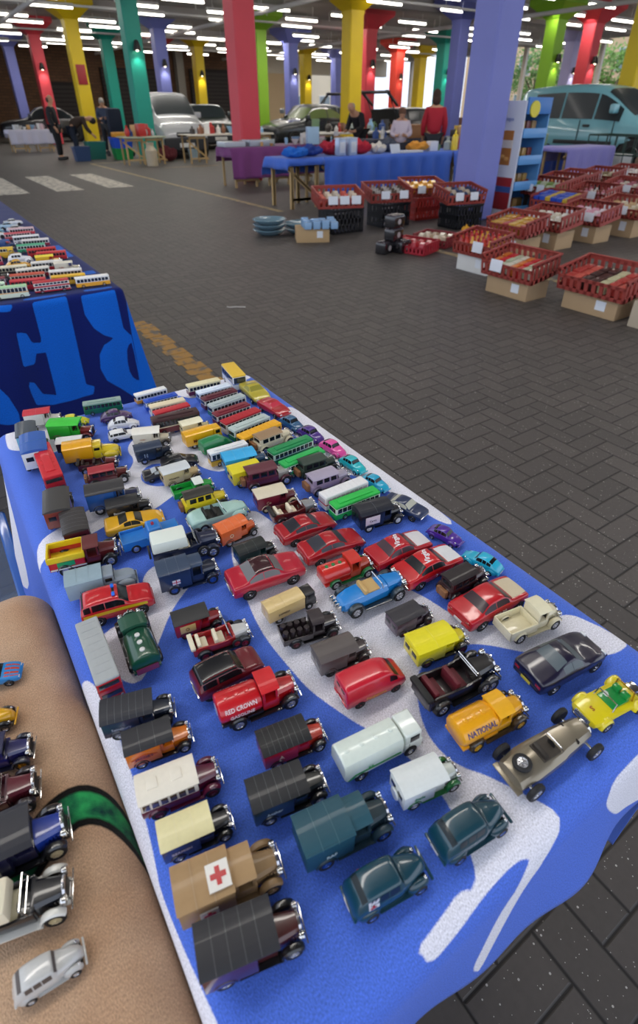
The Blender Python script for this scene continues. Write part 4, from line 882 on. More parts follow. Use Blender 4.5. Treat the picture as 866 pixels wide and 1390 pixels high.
# ---------------------------------------------------------------- forward-control lorry, bonneted lorry
def lorry(root, cab='#e8c010', box='#e8a010', roof=None, kind='box', H=32, text=None, tcol='#222', tsize=5, hub='chrome', plate=None, nose=False, canvas=False, caps=4, stripe=None, W=14, bedc=None):
    P = paint; xc = 20 if not nose else 2
    part(root, 'chassis', ('loch',), lambda m: m.box(-38, 38, -9, 9, 4, 8, .6), BLACK())
    if nose:
        def bn(m):
            pr = lambda hw, h: [(-hw, 6), (-hw * 1.0, h - 4), (-hw * .7, h - .6), (0, h + .4), (hw * .7, h - .6), (hw, h - 4), (hw, 6)]
            m.rings([[(x, y, z) for y, z in pr(hw, h)] for x, hw, h in ((14, 10.5, 21), (24, 9.6, 20.6), (34, 8, 19), (38, 7, 17), (39.5, 6, 14))])
            for s in (-1, 1): m.sph((26, s * 10.5, 9), 1, 12, 4.6, 7.4, 14, 9)
        part(root, 'bonnet', ('lobn',), bn, P(cab))
        part(root, 'cab', ('locab', H), lambda m: (m.box(0, 16, -12.4, 12.4, 6, 20, 1.2), m.box(1, 14.5, -12, 12, 18.5, H * .88, 2.4, 3, taper=1.2)), P(cab))
        part(root, 'windscreen', ('lows', H), lambda m: (m.box(14.2, 15.0, -9.6, -.5, 21, H * .8, .3), m.box(14.2, 15.0, .5, 9.6, 21, H * .8, .3)), GLASS())
        part(root, 'side_window', ('losw', H), lambda m: [m.box(4, 12, s * 11.8 - .5, s * 11.8 + .5, 21, H * .76, .3) for s in (-1, 1)], GLASS())
        part(root, 'grille', ('logr',), lambda m: [m.box(39, 40, -4.4 + k * 1.4, -3.7 + k * 1.4, 8, 14.5) for k in range(7)], mat('#222', .5))
        part(root, 'bumper', ('lobu',), lambda m: m.box(39, 41, -13.5, 13.5, 5, 7.6, .5), P(cab))
    else:
        part(root, 'cab', ('fcab', H), lambda m: (m.box(21, 40, -W + .6, W - .6, 5, H * .56, 1.6, 3), m.box(21, 38.6, -W + 1, W - 1, H * .5, H * .94, 2.4, 3, taper=.8)), P(cab))
        part(root, 'windscreen', ('fws', H), lambda m: m.box(37.8, 38.9, -W + 3, W - 3, H * .58, H * .84, .3), GLASS())
        part(root, 'side_window', ('fsw', H), lambda m: [m.box(26, 35.5, s * (W - 1.3) - .5, s * (W - 1.3) + .5, H * .6, H * .82, .3) for s in (-1, 1)], GLASS())
        part(root, 'bumper', ('fbu',), lambda m: m.box(39.4, 41, -W + 1, W - 1, 5, 8, .5), CHROME())
        part(root, 'door_line', ('fdr', H), lambda m: [m.box(25, 25.4, s * (W - .55) - .1, s * (W - .55) + .1, 7, H * .56) for s in (-1, 1)], BLACK())
    for s in (-1, 1): part(root, 'headlamp', ('lohl', s, nose), lambda m: m.sph((38.6 if not nose else 36, s * 9.6, 11), 1.8, .7, 1, 1), CHROME())
    if kind == 'box':
        part(root, 'cargo_box', ('lob', H, xc, W), lambda m: (m.box(-40, xc - .5, -W - .8, W + .8, 8, H - 2, .8)), P(box, canvas))
        part(root, 'cargo_roof', ('lor', H, xc, W), lambda m: (m.xprism(arch_pts(W + 1.1, H - 2, 2.8, .8), -40.6, xc, .6), [m.xprism([(y, z + .6) for y, z in arch_pts(W + 1.1, H - 2, 2.8, .8)], x - .3, x + .3) for x in (-27, -13)]), P(roof or box, canvas))
        part(root, 'rear_door', ('lord', H, W), lambda m: (m.box(-40.6, -40, -W + 1, -.4, 11, H - 4, .1), m.box(-40.6, -40, .4, W - 1, 11, H - 4, .1)), P(box, canvas))
    elif kind == 'tank':
        hw = W; zc = 19
        def tk(m):
            pr = [(-hw, 9), (-hw, 24), (-hw * .82, 28.4), (-hw * .45, 30.2), (0, 30.6), (hw * .45, 30.2), (hw * .82, 28.4), (hw, 24), (hw, 9)]
            sc = lambda k: [(y * k, 19 + (z - 19) * k) for y, z in pr]
            m.rings([[(x, y, z) for y, z in sc(k)] for x, k in ((-40, .9), (-39, .98), (-38, 1), (17, 1), (18.5, .98), (19, .92))])
        part(root, 'tank', ('ltk', W), tk, P(box))
        for k in range(caps):
            part(root, 'filler_cap', ('ltc', k, caps), lambda m: m.lathe([(.01, 0), (2.5, 0), (2.3, 1), (.01, 1.4)], (-32 + 44 * k / max(1, caps - 1), 0, 30.3), 'z', 12), P(box))
        if stripe:
            for s in (-1, 1): part(root, 'side_stripe', ('lts', s, W), lambda m: m.prism([(-38, 9), (-33, 9), (-29, 12), (16, 12), (16, 14), (-31, 14)], s * hw - .3 + s * .15, s * hw + .3 + s * .15), P(stripe))
    elif kind == 'bed':
        part(root, 'load_bed', ('lbd',), lambda m: (m.box(-40, xc - .5, -W, W, 8, 12, .3), [m.box(-40, xc - 1, s * W - .8, s * W + .8, 10, 24, .5) for s in (-1, 1)], m.box(-40, -38.6, -W, W, 10, 24, .5), m.box(xc - 2, xc - .6, -W, W, 10, 24, .5)), P(box))
        if bedc:
            part(root, 'bed_liner', ('lbl',), lambda m: ([m.box(-40.4, xc - .6, s * W - 1.2, s * W + 1.2, 24, 27, .5) for s in (-1, 1)], m.box(-40.6, -38.2, -W, W, 24, 27, .5), m.box(-20, -18.4, -W, W, 14, 27, .4), m.box(-39, xc - 1, -W + 1, W - 1, 15, 16)), P(bedc))
    if plate:
        for s in (-1, 1): part(root, 'side_panel', ('lopl', s, W), lambda m: m.box(-30, -8, s * (W + 1.1) - .3, s * (W + 1.1) + .3, 13, 22, .1), P(plate))
    if text:
        lettering(root, text, tsize, side_m(-16, -W - 1.45, 17.5), mat(tcol, .4)); lettering(root, text, tsize, side_m(-16, W + 1.45, 17.5) @ Matrix.Rotation(pi, 4, 'Y'), mat(tcol, .4))
    r = 5.6
    for x in ((-24, 27) if nose else (-24, 27)):
        for s in (-1, 1):
            wheel(root, x, s * (W - 1.2), r, r, 3.6, hub, spokes=False)
            if not nose: part(root, 'wheel_arch', ('loar', x, s, W), lambda m: m.lathe([(.01, -.2), (r + 1.2, -.2), (r + 1.2, .2), (.01, .2)], (x, s * (W - .3), r + .6), 'y', 16), mat('#0c0c0d', .8))

def red_crosses(root):
    for M, n in ((side_m(-20, -15.6, 18), 'a'), (side_m(-20, 15.6, 18) @ Matrix.Rotation(pi, 4, 'Y'), 'b'), (top_m(-9, -3, 36.9), 'c')):
        p = part(root, 'cross_panel', ('crp', n == 'c'), lambda m: m.box(*((-8, 8, -8.5, 8.5) if n == 'c' else (-6.5, 6.5, -5.5, 5.5)), -.6, .2), paint('#e4e0d6', True), M)
        part(p, 'red_cross', ('crx', n == 'c'), lambda m: [(m.box(-1.3 * q_, 1.3 * q_, -4.2 * q_, 4.2 * q_, .2, .5), m.box(-4.2 * q_, 4.2 * q_, -1.3 * q_, 1.3 * q_, .2, .44)) for q_ in ((1.35,) if n == 'c' else (1,))], paint('#b8101c', True))

# ---------------------------------------------------------------- special models
def buggy(root):
    Y = paint('#e2cf10'); 
    def tub(m):
        pr = [(-30, 8, 10, 13), (-26, 7, 14, 15), (-12, 7, 15, 15), (12, 7, 15, 16), (28, 7, 16, 17), (38, 8, 14, 15), (40, 9, 10, 12)]
        n = 5
        m.rings([[(x, -w, zb), (x, -w * 1.1, (zb + zt) / 2), (x, -w, zt - 1), (x, -w * .6, zt), (x, w * .6, zt), (x, w, zt - 1), (x, w * 1.1, (zb + zt) / 2), (x, w, zb)] for x, zb, w, zt in pr])
    part(root, 'body', ('bug1',), tub, Y)
    for x in (-24, 24):
        for s in (-1, 1):
            part(root, 'mudguard', ('bugf', x, s), lambda m: arc_fender(m, x, 7, 8.6, min(s * 12, s * 20), max(s * 12, s * 20), 5, 175, 1.2), Y)
            wheel(root, x, s * 17, 7, 7, 6, 'chrome')
    part(root, 'interior', ('bugi',), lambda m: (m.box(-14, 10, -10, 10, 14.4, 17.2, .6), m.box(-16, -10, -9.5, -1, 15, 23, 1.4), m.box(-16, -10, 1, 9.5, 15, 23, 1.4)), paint('#0d8a3a'))
    part(root, 'windscreen_frame', ('bugw',), lambda m: m.tube([(12, -12, 16), (8, -11, 25), (8, 11, 25), (12, 12, 16)], .7), CHROME())
    part(root, 'roll_bar', ('bugr',), lambda m: (m.tube([(-18, -11, 14), (-18, -10, 26), (-18, 10, 26), (-18, 11, 14)], .9), m.tube([(-18, -6, 26), (-30, -6, 14)], .7), m.tube([(-18, 6, 26), (-30, 6, 14)], .7)), GOLD())
    part(root, 'steering_wheel', ('bugs',), lambda m: m.lathe([(2.8, -.4), (3.5, 0), (2.8, .4), (2.5, 0)], (4, -5, 20.5), 'x', 12), paint('#dedede'))
    part(root, 'front_bumper', ('bugb',), lambda m: (m.tube([(38, -13, 8), (42, -9, 8), (42, 9, 8), (38, 13, 8)], .9), m.tube([(41, -8, 8), (41, -7, 14), (41, 7, 14), (41, 8, 8)], .7)), CHROME())
    part(root, 'grille', ('bugg',), lambda m: m.box(38.6, 41, -9, 9, 9.5, 13.5, .6), mat('#9aa0a4', .3, .8))
    part(root, 'engine', ('buge',), lambda m: (m.box(-38, -28, -6, 6, 8, 16, 1), m.cyl((-36, -9, 8), (-36, 9, 8), 2.6)), CHROME())
    lettering(root, 'S', 8, top_m(28, 0, 17.3), mat('#a03020', .4), name='bonnet_decal')
def racer(root):
    G = mat('#8d8472', .3, .55, coat=.4)
    def bd(m):
        pr = [(-40, 9, 10), (-38, 11.5, 14), (-24, 13, 17), (-10, 12.6, 18), (4, 11.8, 18), (8, 11.2, 20), (34, 8.6, 19), (36, 8.2, 18)]
        m.rings([[(x, -w, 7), (x, -w * 1.02, zt - 4), (x, -w * .72, zt - .8), (x, 0, zt), (x, w * .72, zt - .8), (x, w * 1.02, zt - 4), (x, w, 7)] for x, w, zt in pr])
        m.box(-43, -38, -13, 13, 7, 8.4, .4)
    part(root, 'body', ('rcb',), bd, G)
    part(root, 'cockpit', ('rcc',), lambda m: (m.box(-14, 3, -7.4, 7.4, 15.6, 18.5, .4)), mat('#3b342c', .6))
    part(root, 'seat', ('rcs',), lambda m: (m.box(-13, -9, -6.5, 6.5, 15, 21.5, 1.4)), mat('#2a2520', .5))
    part(root, 'bonnet_strap', ('rcst',), lambda m: (m.box(19, 20.6, -9, 9, 18.3, 18.9, .2), m.box(19, 20.6, -9.3, -8.7, 10, 18.6, .2), m.box(19, 20.6, 8.7, 9.3, 10, 18.6, .2)), mat('#1b1614', .6))
    part(root, 'radiator', ('rcr',), lambda m: m.xprism([(-7.2, 7), (-7.2, 15), (-4, 18.6), (4, 18.6), (7.2, 15), (7.2, 7)], 35, 37.5, .5), CHROME())
    part(root, 'windscreen', ('rcw',), lambda m: m.tube([(5, -8, 17), (3, -6.5, 21.5), (3, 6.5, 21.5), (5, 8, 17)], .5), CHROME())
    part(root, 'steering_wheel', ('rcsw',), lambda m: m.lathe([(2.8, -.4), (3.5, 0), (2.8, .4), (2.5, 0)], (0, 0, 20), 'x', 12), BLACK())
    part(root, 'axle', ('rca',), lambda m: (m.cyl((-30, -17, 7), (-30, 17, 7), 1), m.cyl((32, -17, 7), (32, 17, 7), 1), m.cyl((-40, 8.5, 6.5), (20, 10.5, 6.5), .9)), CHROME())
    for x in (-30, 32):
        for s in (-1, 1): wheel(root, x, s * 17, 7.8, 7.8, 4.2, 'chrome')
    M = Matrix.Translation((-29, 0, 18.5)) @ Matrix.Rotation(pi / 2, 4, 'X')
    t = wheel(root, 0, 1, 0, 7, 3.2, 'chrome', name='spare_wheel'); t.matrix_basis = M
def roadster(root, c='#1080cc', f='#24343c'):
    vintage(root, body=c, bonnet=c, fender=f, kind='none', hub='chrome')
    def bd(m):
        pr = [(-38, 5, 12), (-34, 9, 16), (-24, 10.5, 19), (-12, 10.8, 20), (-10, 10.8, 20.2), (15, 9.6, 21)]
        m.rings([[(x, -w, 8), (x, -w * 1.05, zt - 5), (x, -w * .8, zt - 1), (x, 0, zt), (x, w * .8, zt - 1), (x, w * 1.05, zt - 5), (x, w, 8)] for x, w, zt in pr])
    part(root, 'body', ('rdb',), bd, paint(c))
    part(root, 'seat', ('rds',), lambda m: (m.box(-8, 6, -8, 8, 18.4, 21.2, .6), m.box(-12, -8, -8.4, 8.4, 18, 24, 1.5)), mat('#c7a366', .5))
    part(root, 'windscreen_frame', ('rdw',), lambda m: m.tube([(9, -9, 20), (7, -9, 27), (7, 9, 27), (9, 9, 20)], .6), CHROME())
    part(root, 'luggage_rack', ('rdr',), lambda m: [m.box(-42, -38, -8 + k * 4, -7 + k * 4, 9, 16, .2) for k in range(5)], CHROME())
def tow_pickup(root, c='#2478c8'):
    st = ST['sedan']
    part(root, 'body', ('pkb',), lambda m: (m.box(-40, 40, -15.4, 15.4, 6, 16, 2, 3), m.box(14, 39, -14, 14, 15, 18.6, 1.8, 3)), paint(c))
    part(root, 'cab', ('pkc',), lambda m: m.box(-6, 17, -13.6, 13.6, 15, 29, 3, 3, taper=1.6, tx=2.6), paint(c))
    part(root, 'load_bed', ('pkl',), lambda m: ([m.box(-40, -7, s * 14.6 - .9, s * 14.6 + .9, 15, 20, .4) for s in (-1, 1)], m.box(-40, -38.4, -15, 15, 15, 20, .4)), paint(c))
    part(root, 'windscreen', ('pkw',), lambda m: m.box(13.6, 16.2, -10.5, 10.5, 19, 26, .3, tx=.8), PGLASS())
    part(root, 'side_window', ('pks',), lambda m: [m.box(-2, 11, s * 12.7 - .6, s * 12.7 + .6, 19.4, 26, .3) for s in (-1, 1)], PGLASS())
    part(root, 'beacon', ('pkbe',), lambda m: m.lathe([(.01, 0), (2.4, 0), (2, 3), (.01, 3.6)], (5, 0, 29), 'z', 12), mat('#a01830', .2, coat=1))
    for x in (-24, 25):
        for s in (-1, 1): wheel(root, x, s * 14.6, 6.6, 6.6, 3.6, 'chrome', spokes=False)
    part(root, 'bumper', ('pkbu',), lambda m: (m.box(39, 41.5, -15, 15, 7, 10, .6), m.box(-41.5, -39, -15, 15, 7, 10, .6)), CHROME())
BUILD = {'V': vintage, 'L': loft, 'B': bus, 'T': lorry, 'buggy': buggy, 'racer': racer, 'roadster': roadster, 'towpick': tow_pickup}
def place_model(name, kind, rp, fp, label, opts, z=TOP, zr=0.014, group=None, lenscale=1.0, extra=None, cat='toy car'):
    a = at(*rp, z + zr); b = at(*fp, z + zr); d = b - a; L = d.length * lenscale; c = (a + b) / 2
    root = empty(name, (c.x, c.y, z + .0022), math.atan2(d.y, d.x), L / 80.0)
    if kind in ('V', 'roadster'):
        k_ = L / 80 * (1.05 if rp[1] > 930 else 1.0); root.scale = (k_ * 1.06, k_ * 1.13, k_ * 1.12)
    if opts.get('style') == 'thirties': root.scale = (L / 80, L / 80 * 1.1, L / 80 * 1.1)
    if kind == 'B' and opts.get('deck', 1) == 1: root.scale = (L / 80, L / 80 * 1.08, L / 80 * 1.18)
    BUILD[kind](root, **opts)
    if extra: extra(root)
    tag(root, label, cat, group)
    return root
# ================================================================== the vehicles on the blue and white towel
# (name, builder, rear point, front point, options, label); the two points are projected onto the table top
G1 = 'diecast vehicles on the blue and white towel'
CARS = [
 ('toy_van', 'V', (276,1305), (408,1248), dict(body='#4a1a1a', roof='#26262a', bonnet='#4a1a1a', H=36, ribs=4, roofrise=2.2, lamps='chrome', wide=15.5), 'maroon vintage toy van with black ribbed roof at the bottom edge of the photo'),
 ('toy_lorry', 'V', (249,1222), (378,1164), dict(kind='cargo', body='#a3845c', roof='#a8875c', bonnet='#93754e', fender='#8c6f4a', hub='tan', H=33, roofrise=2.4, flat=True, dull=True, load=None), 'tan military ambulance lorry with red crosses on roof and side'),
 ('toy_van', 'V', (221,1144), (312,1104), dict(body='#23264a', roof='#e6dca6', bonnet='#15161c', H=35, ribs=2, text='BEAMISH', tcol='#cfc7d8', tsize=5.4), 'dark blue vintage toy van with plain cream roof and lettered side'),
 ('toy_coach', 'V', (192,1084), (296,1042), dict(kind='coach', body='#e9e0cc', roof='#eae2cf', bonnet='#5e0f33', fender='#5e0f33', hub='maroon', H=32), 'maroon vintage toy coach with cream roof and two roof hatches'),
 ('toy_van', 'V', (173,1019), (257,988), dict(body='#e07814', roof='#26262a', bonnet='#e07814', H=35, ribs=2, text="JACOB'S", tcol='#2a1608', tsize=5.4), 'orange vintage toy van with black roof and dark diamond lettering'),
 ('toy_van', 'V', (143,978), (234,954), dict(body='#27364f', roof='#23252c', bonnet='#1a2436', H=33, ribs=6, text='Sainsbury', tcol='#9aa4b4', tsize=5.4), 'navy vintage toy van with finely ribbed black roof beside the orange van'),
 ('toy_tanker', 'V', (201,908), (176,838), dict(kind='tank', body='#0f4a33', bonnet='#0d4430', roof='#0f4a33', trim='#d6d6d0', fender='#101412', hub='black', H=33), 'dark green toy tanker seen from behind with three white filler caps'),
 ('toy_double_decker', 'B', (122,858), (152,940), dict(low='#b81424', band='#c01c28', roof='#a8acab', H=33, deck=2, vent=False, W=10.5), 'red double-decker toy bus with plain grey roof beside the green tanker'),
 ('toy_fire_car', 'L', (111,833), (207,806), dict(style='suv', body='#c41420', stripe='#e2c020', lightbar=True, text='FIRE', tcol='#c41420', tsize=3.2), 'red fire command toy car with yellow side stripe and blue beacons'),
 ('toy_lorry', 'T', (92,799), (184,775), dict(nose=True, cab='#8c98a2', box='#93a9b4', roof='#8fa5ae', H=34, text='U.S. NAVY', tcol='#20304a', tsize=4.4, canvas=True), 'pale grey blue toy army lorry lettered U.S. NAVY'),
 ('toy_lorry', 'V', (72,766), (163,745), dict(kind='pickup', body='#c01c28', bonnet='#5e1a1c', roof='#5e1a1c', H=31), 'red and yellow open tipper toy lorry with green side plate'),
 ('toy_van', 'V', (107,735), (98,694), dict(body='#4a1420', roof='#34302f', bonnet='#34302f', H=33, ribs=5), 'small maroon toy van with dark grey roof behind the red and yellow lorry'),
 ('toy_van', 'V', (82,710), (80,668), dict(body='#7a3020', roof='#3a3836', bonnet='#2a2a2a', H=34, ribs=0), 'brown toy van with square dark roof at the left edge of the towel'),
 ('toy_bus', 'B', (59,617), (77,662), dict(low='#b0202a', band='#a81c28', roof='#c81e2a', H=27, deck=2, W=10), 'bright red toy bus pointing down the left edge of the towel'),
 ('toy_van', 'V', (52,631), (48,597), dict(body='#dfe4e6', roof='#2458a8', bonnet='#dfe4e6', H=34, ribs=1), 'small white toy van with blue roof near the left towel edge'),
 ('toy_van', 'V', (40,606), (38,580), dict(body='#7fc0dc', roof='#3a444e', bonnet='#7fc0dc', H=36, ribs=0), 'pale blue toy van with dark slate roof in the far left corner'),
 ('toy_van', 'V', (35,570), (84,563), dict(body='#e4e2dc', roof='#c02838', bonnet='#e0ddd4', fender='#c8c4bc', H=36, ribs=1, text='o', tcol='#b03040', tsize=7), 'white vintage toy van with red roof in the far left corner'),
 ('toy_car', 'L', (78,573), (120,568), dict(style='beetle', body='#d8d020'), 'small yellow toy car half hidden behind the bright green van'),
 ('toy_van', 'V', (70,586), (128,583), dict(body='#2fae30', roof='#34c034', bonnet='#7a2420', fender='#6a1c1c', H=35, ribs=0), 'bright green toy van with dark red bonnet'),
 ('toy_van', 'V', (78,604), (126,598), dict(body='#2a2030', roof='#e2e2e0', bonnet='#5a1c22', H=31, ribs=0), 'dark toy van with white roof squeezed behind the amber yellow lorry'),
 ('toy_lorry', 'T', (88,618), (162,606), dict(cab='#dcc022', box='#e8a414', roof='#eaa818', H=33, nose=True), 'long amber yellow toy box lorry with lemon yellow cab'),
 ('toy_touring_car', 'V', (106,634), (161,626), dict(kind='tourer', body='#4a1818', bonnet='#5a1c1c', fender='#3a1414', seat='#2a1c1c', hub='chrome'), 'open dark red toy touring car next to the amber yellow lorry'),
 ('toy_car', 'V', (117,652), (176,640), dict(kind='sedan', body='#5a1c20', roof='#a02630', bonnet='#5a201c', H=30), 'brown vintage toy saloon with crimson roof'),
 ('toy_van', 'V', (120,682), (191,667), dict(body='#23508e', roof='#2b2a2c', bonnet='#20264a', H=37, ribs=0), 'mid blue toy delivery van with overhanging black roof'),
 ('toy_van', 'V', (146,694), (205,680), dict(body='#16171a', roof='#17181b', bonnet='#16171a', H=34, ribs=0, text='Bassetts', tcol='#d8d8d4', tsize=6), 'all black vintage toy van with white lettered side'),
 ('toy_sports_car', 'L', (143,717), (221,698), dict(style='sports', body='#e0a810', glass='#24241e'), 'yellow orange low sports toy car'),
 ('toy_pickup', 'towpick', (165,738), (243,715), dict(), 'light blue toy pickup with small red roof beacon'),
 ('toy_touring_car', 'V', (206,757), (299,733), dict(kind='tourer', body='#1c2540', bonnet='#1c2540', roof='#dfe6da', trim='hood', fender='#182038', H=33, spare=True), 'navy vintage toy car with pale cream hood and rear spare wheel'),
 ('toy_lorry', 'V', (218,788), (296,766), dict(kind='cargo', body='#1b2b48', roof='#2c3f58', bonnet='#14203a', fender='#14203a', hub='blue', H=35, flat=True, roofrise=1.5), 'navy toy box lorry with small white flag badge and blue wheels'),
 ('toy_van', 'V', (236,671), (290,656), dict(kind='pickup', body='#1ea03c', roof='#dfe4da', bonnet='#1ea03c', fender='#10803a', H=29), 'green and white toy pickup behind the yellow and black vintage car'),
 ('toy_car', 'V', (246,691), (308,673), dict(kind='sedan', body='#e0c818', roof='#26241f', bonnet='#d8c020', H=34), 'yellow vintage toy saloon with black roof and black wings'),
 ('toy_convertible', 'L', (256,711), (335,687), dict(style='convert', body='#a8ccc0', interior='#20201e', bumper='chrome'), 'mint green open toy convertible'),
 ('toy_van', 'V', (296,728), (346,706), dict(body='#d8602a', roof='#e06a30', bonnet='#d8602a', H=36, ribs=3, roofrise=4.5, plate=None, text='O', tcol='#e0d0b0', tsize=10), 'orange red toy van with round cream badge'),
 ('toy_van', 'V', (321,755), (373,736), dict(body='#123c3c', roof='#141c1c', bonnet='#141c1c', H=34, ribs=2, roofrise=5, text='Carter', tcol='#90a8a0', tsize=6), 'dark bottle green toy van with rounded roof'),
 ('toy_limousine', 'L', (311,797), (408,764), dict(style='sedan', body='#b81830', roof='#3a1a20', glass='#6c6c6c', bumper='chrome', W=1.0), 'crimson toy limousine with dark tinted roof, longest red car'),
 ('toy_coupe', 'L', (378,729), (450,703), dict(style='coupe', body='#a81420', glass='#2c2d33'), 'dark red toy coupe, the farther of two plain red coupes'),
 ('toy_coupe', 'L', (410,755), (488,727), dict(style='coupe', body='#ac121e', glass='#3c3d44'), 'dark red toy coupe, the nearer of two plain red coupes'),
 ('toy_touring_car', 'V', (367,703), (428,685), dict(kind='tourer', body='#5c1c1c', bonnet='#8a8c8c', fender='#3a1414', seat='#e8dcc0', hub='chrome'), 'open maroon toy touring car with cream seats and grey bonnet behind the red coupes'),
 ('toy_van', 'V', (347,681), (402,667), dict(body='#6a1428', roof='#d8ccb0', bonnet='#5a1420', fender='#c8b890', hub='cream', H=34, ribs=0, text='Co', tcol='#b89a80', tsize=7), 'maroon toy delivery van with cream roof and cream wheels'),
 ('toy_car', 'V', (329,657), (394,641), dict(kind='sedan', body='#5a2030', roof='#5e2632', bonnet='#a8a49c', fender='#4a1a28', H=31), 'maroon vintage toy saloon with silver bonnet'),
 ('toy_van', 'V', (313,648), (366,633), dict(body='#e0cc14', roof='#e2d21c', bonnet='#d8c414', H=33, ribs=1, text='GAS', tcol='#2a2a10', tsize=5), 'lemon yellow toy van beside the sky blue van'),
 ('toy_van', 'V', (304,632), (362,619), dict(body='#2a9ccc', roof='#2fa8dc', bonnet='#20486a', H=33, ribs=2), 'sky blue toy van with dark blue bonnet'),
 ('toy_van', 'V', (220,649), (270,634), dict(body='#cdb888', roof='#ccd0d0', bonnet='#cdb27e', fender='#5a4a30', H=35, ribs=0, text='Wincarnis', tcol='#3a2a1c', tsize=5), 'tan toy van with silvery white roof and small dark lettering'),
 ('toy_sports_car', 'L', (194,645), (240,634), dict(style='sports', body='#0e0f18', glass='#b0b8bc', Hs=1.15), 'glossy black toy sports car on the blue spot'),
 ('toy_sports_car', 'L', (218,628), (268,620), dict(style='coupe', body='#14121a'), 'black toy coupe half hidden behind the tan van'),
 ('toy_van', 'V', (184,617), (233,606), dict(body='#1b2838', roof='#203048', bonnet='#1a2434', H=34, ribs=0, text='[-]', tcol='#a8b8c8', tsize=8), 'dark slate blue toy van with white framed badge'),
 ('toy_van', 'V', (182,595), (232,590), dict(body='#e4dcc6', roof='#e8e4d6', bonnet='#d8ccb0', fender='#3a3028', H=35, ribs=0, text='DAIRY', tcol='#c08050', tsize=4), 'cream vintage toy van with orange markings'),
 ('toy_car', 'L', (146,577), (188,571), dict(style='beetle', body='#e2e2e2'), 'white rounded toy saloon behind the white boxy car'),
 ('toy_car', 'L', (147,592), (185,584), dict(style='suv', body='#e6e6e4', Hs=.9), 'white boxy toy car pressed against the white rounded saloon'),
 ('toy_car', 'L', (136,567), (178,560), dict(style='beetle', body='#4a2a5c'), 'deep purple rounded toy saloon beside the green and silver bus'),
 ('toy_bus', 'B', (113,553), (165,545), dict(low='#0c6440', band='#1c7a50', roof='#8ca49a', H=24), 'dark green toy bus with silver green roof at the far edge of the towel'),
 ('toy_bus', 'B', (183,539), (225,528), dict(low='#e09a18', band='#e4e2da', roof='#e6e6e2', H=22, vent=False), 'orange and white rounded toy bus at the far edge of the towel'),
 ('toy_bus', 'B', (196,548), (240,537), dict(low='#1c48b0', band='#e0e4ea', roof='#2450b8', H=23), 'blue roofed toy bus with white window band'),
 ('toy_bus', 'B', (203,556), (251,545), dict(low='#e6dcc0', band='#e6dcc0', roof='#e2d4b0', H=23, vent=False), 'plain cream toy bus between the blue bus and the red one'),
 ('toy_bus', 'B', (209,565), (257,552), dict(low='#e0d8cc', band='#ddd6c8', roof='#c02430', H=23, vent=False), 'cream toy bus with bright red roof'),
 ('toy_bus', 'B', (207,580), (270,566), dict(low='#6a1c28', band='#3a1c1e', roof='#3c1e20', H=26, line='#d8ccb0'), 'long dark maroon toy coach with cream waist line'),
 ('toy_van', 'V', (246,582), (284,572), dict(body='#e2d8a8', roof='#ece6c4', bonnet='#d8ce9c', H=36, ribs=0), 'pale cream toy van behind the yellow lettered van'),
 ('toy_van', 'T', (250,597), (298,583), dict(cab='#eab010', box='#ecae10', roof='#ecae10', H=34, text='Mars', tcol='#7a2014', tsize=10), 'amber yellow toy van with dark red lettering on its side'),
 ('toy_van', 'L', (273,610), (312,596), dict(style='van', body='#128048', glass='#128048'), 'plain green rounded toy van'),
 ('toy_bus', 'B', (284,622), (335,607), dict(low='#e2ac10', band='#e6e6e0', roof='#e4e6e4', H=28, line='#2a2a2a'), 'yellow toy bus with white roof and black waist line'),
 ('toy_bus', 'B', (254,528), (298,518), dict(low='#6a1c30', band='#e6deb8', roof='#e6dcae', H=23, vent=False), 'cream and maroon toy bus at the back of the towel'),
 ('toy_bus', 'B', (268,537), (312,525), dict(low='#2454a4', band='#dfe6ee', roof='#e0eaf4', H=22), 'white and blue toy bus with white roof'),
 ('toy_bus', 'B', (275,547), (320,533), dict(low='#5a1626', band='#e0d8d0', roof='#5c1a2a', H=23, vent=True), 'burgundy toy bus, second behind the silver roofed green bus'),
 ('toy_bus', 'B', (285,557), (331,541), dict(low='#1a6a58', band='#d8e0dc', roof='#aab6b4', H=23), 'green toy bus with silver grey roof, farther of the two'),
 ('toy_bus', 'B', (291,568), (337,552), dict(low='#6a1424', band='#e2dcd4', roof='#7a1c2c', H=23), 'maroon toy bus with white windows beside the scarlet bus'),
 ('toy_bus', 'B', (303,580), (351,561), dict(low='#e0d8c4', band='#dcd4c4', roof='#b01826', H=23, vent=False), 'scarlet roofed toy bus with cream sides'),
 ('toy_bus', 'B', (314,590), (363,570), dict(low='#1c7044', band='#d8e2d8', roof='#b4c2bc', H=23), 'green toy bus with pale silver roof, nearer of the two'),
 ('toy_school_bus', 'B', (326,602), (378,580), dict(low='#20201c', band='#e4a410', roof='#eaaa14', H=24, vent=False, line='#20201c'), 'amber and black toy school bus'),
 ('toy_minibus', 'B', (310,504), (326,522), dict(low='#e4e6ea', band='#e6e8ec', roof='#e0b838', H=32, W=14, vent=False, line='#2a5ab0'), 'white toy minibus with yellow roof at the far right towel corner'),
 ('toy_sports_car', 'L', (335,523), (358,542), dict(style='sports', body='#b8a830', glass='#8a8430', W=1.15, Hs=1.2), 'olive gold toy sports car at the far right corner'),
 ('toy_sports_car', 'L', (357,545), (388,561), dict(style='sports', body='#a8101e', glass='#c03848', W=1.1, Hs=1.2), 'glossy red toy racing coupe next to the olive gold car'),
 ('toy_car', 'L', (383,567), (410,582), dict(style='beetle', body='#24587e'), 'petrol blue rounded toy saloon on the right towel edge'),
 ('toy_car', 'L', (408,581), (437,597), dict(style='beetle', body='#4a2a80'), 'violet rounded toy saloon between the petrol blue and the pink cars'),
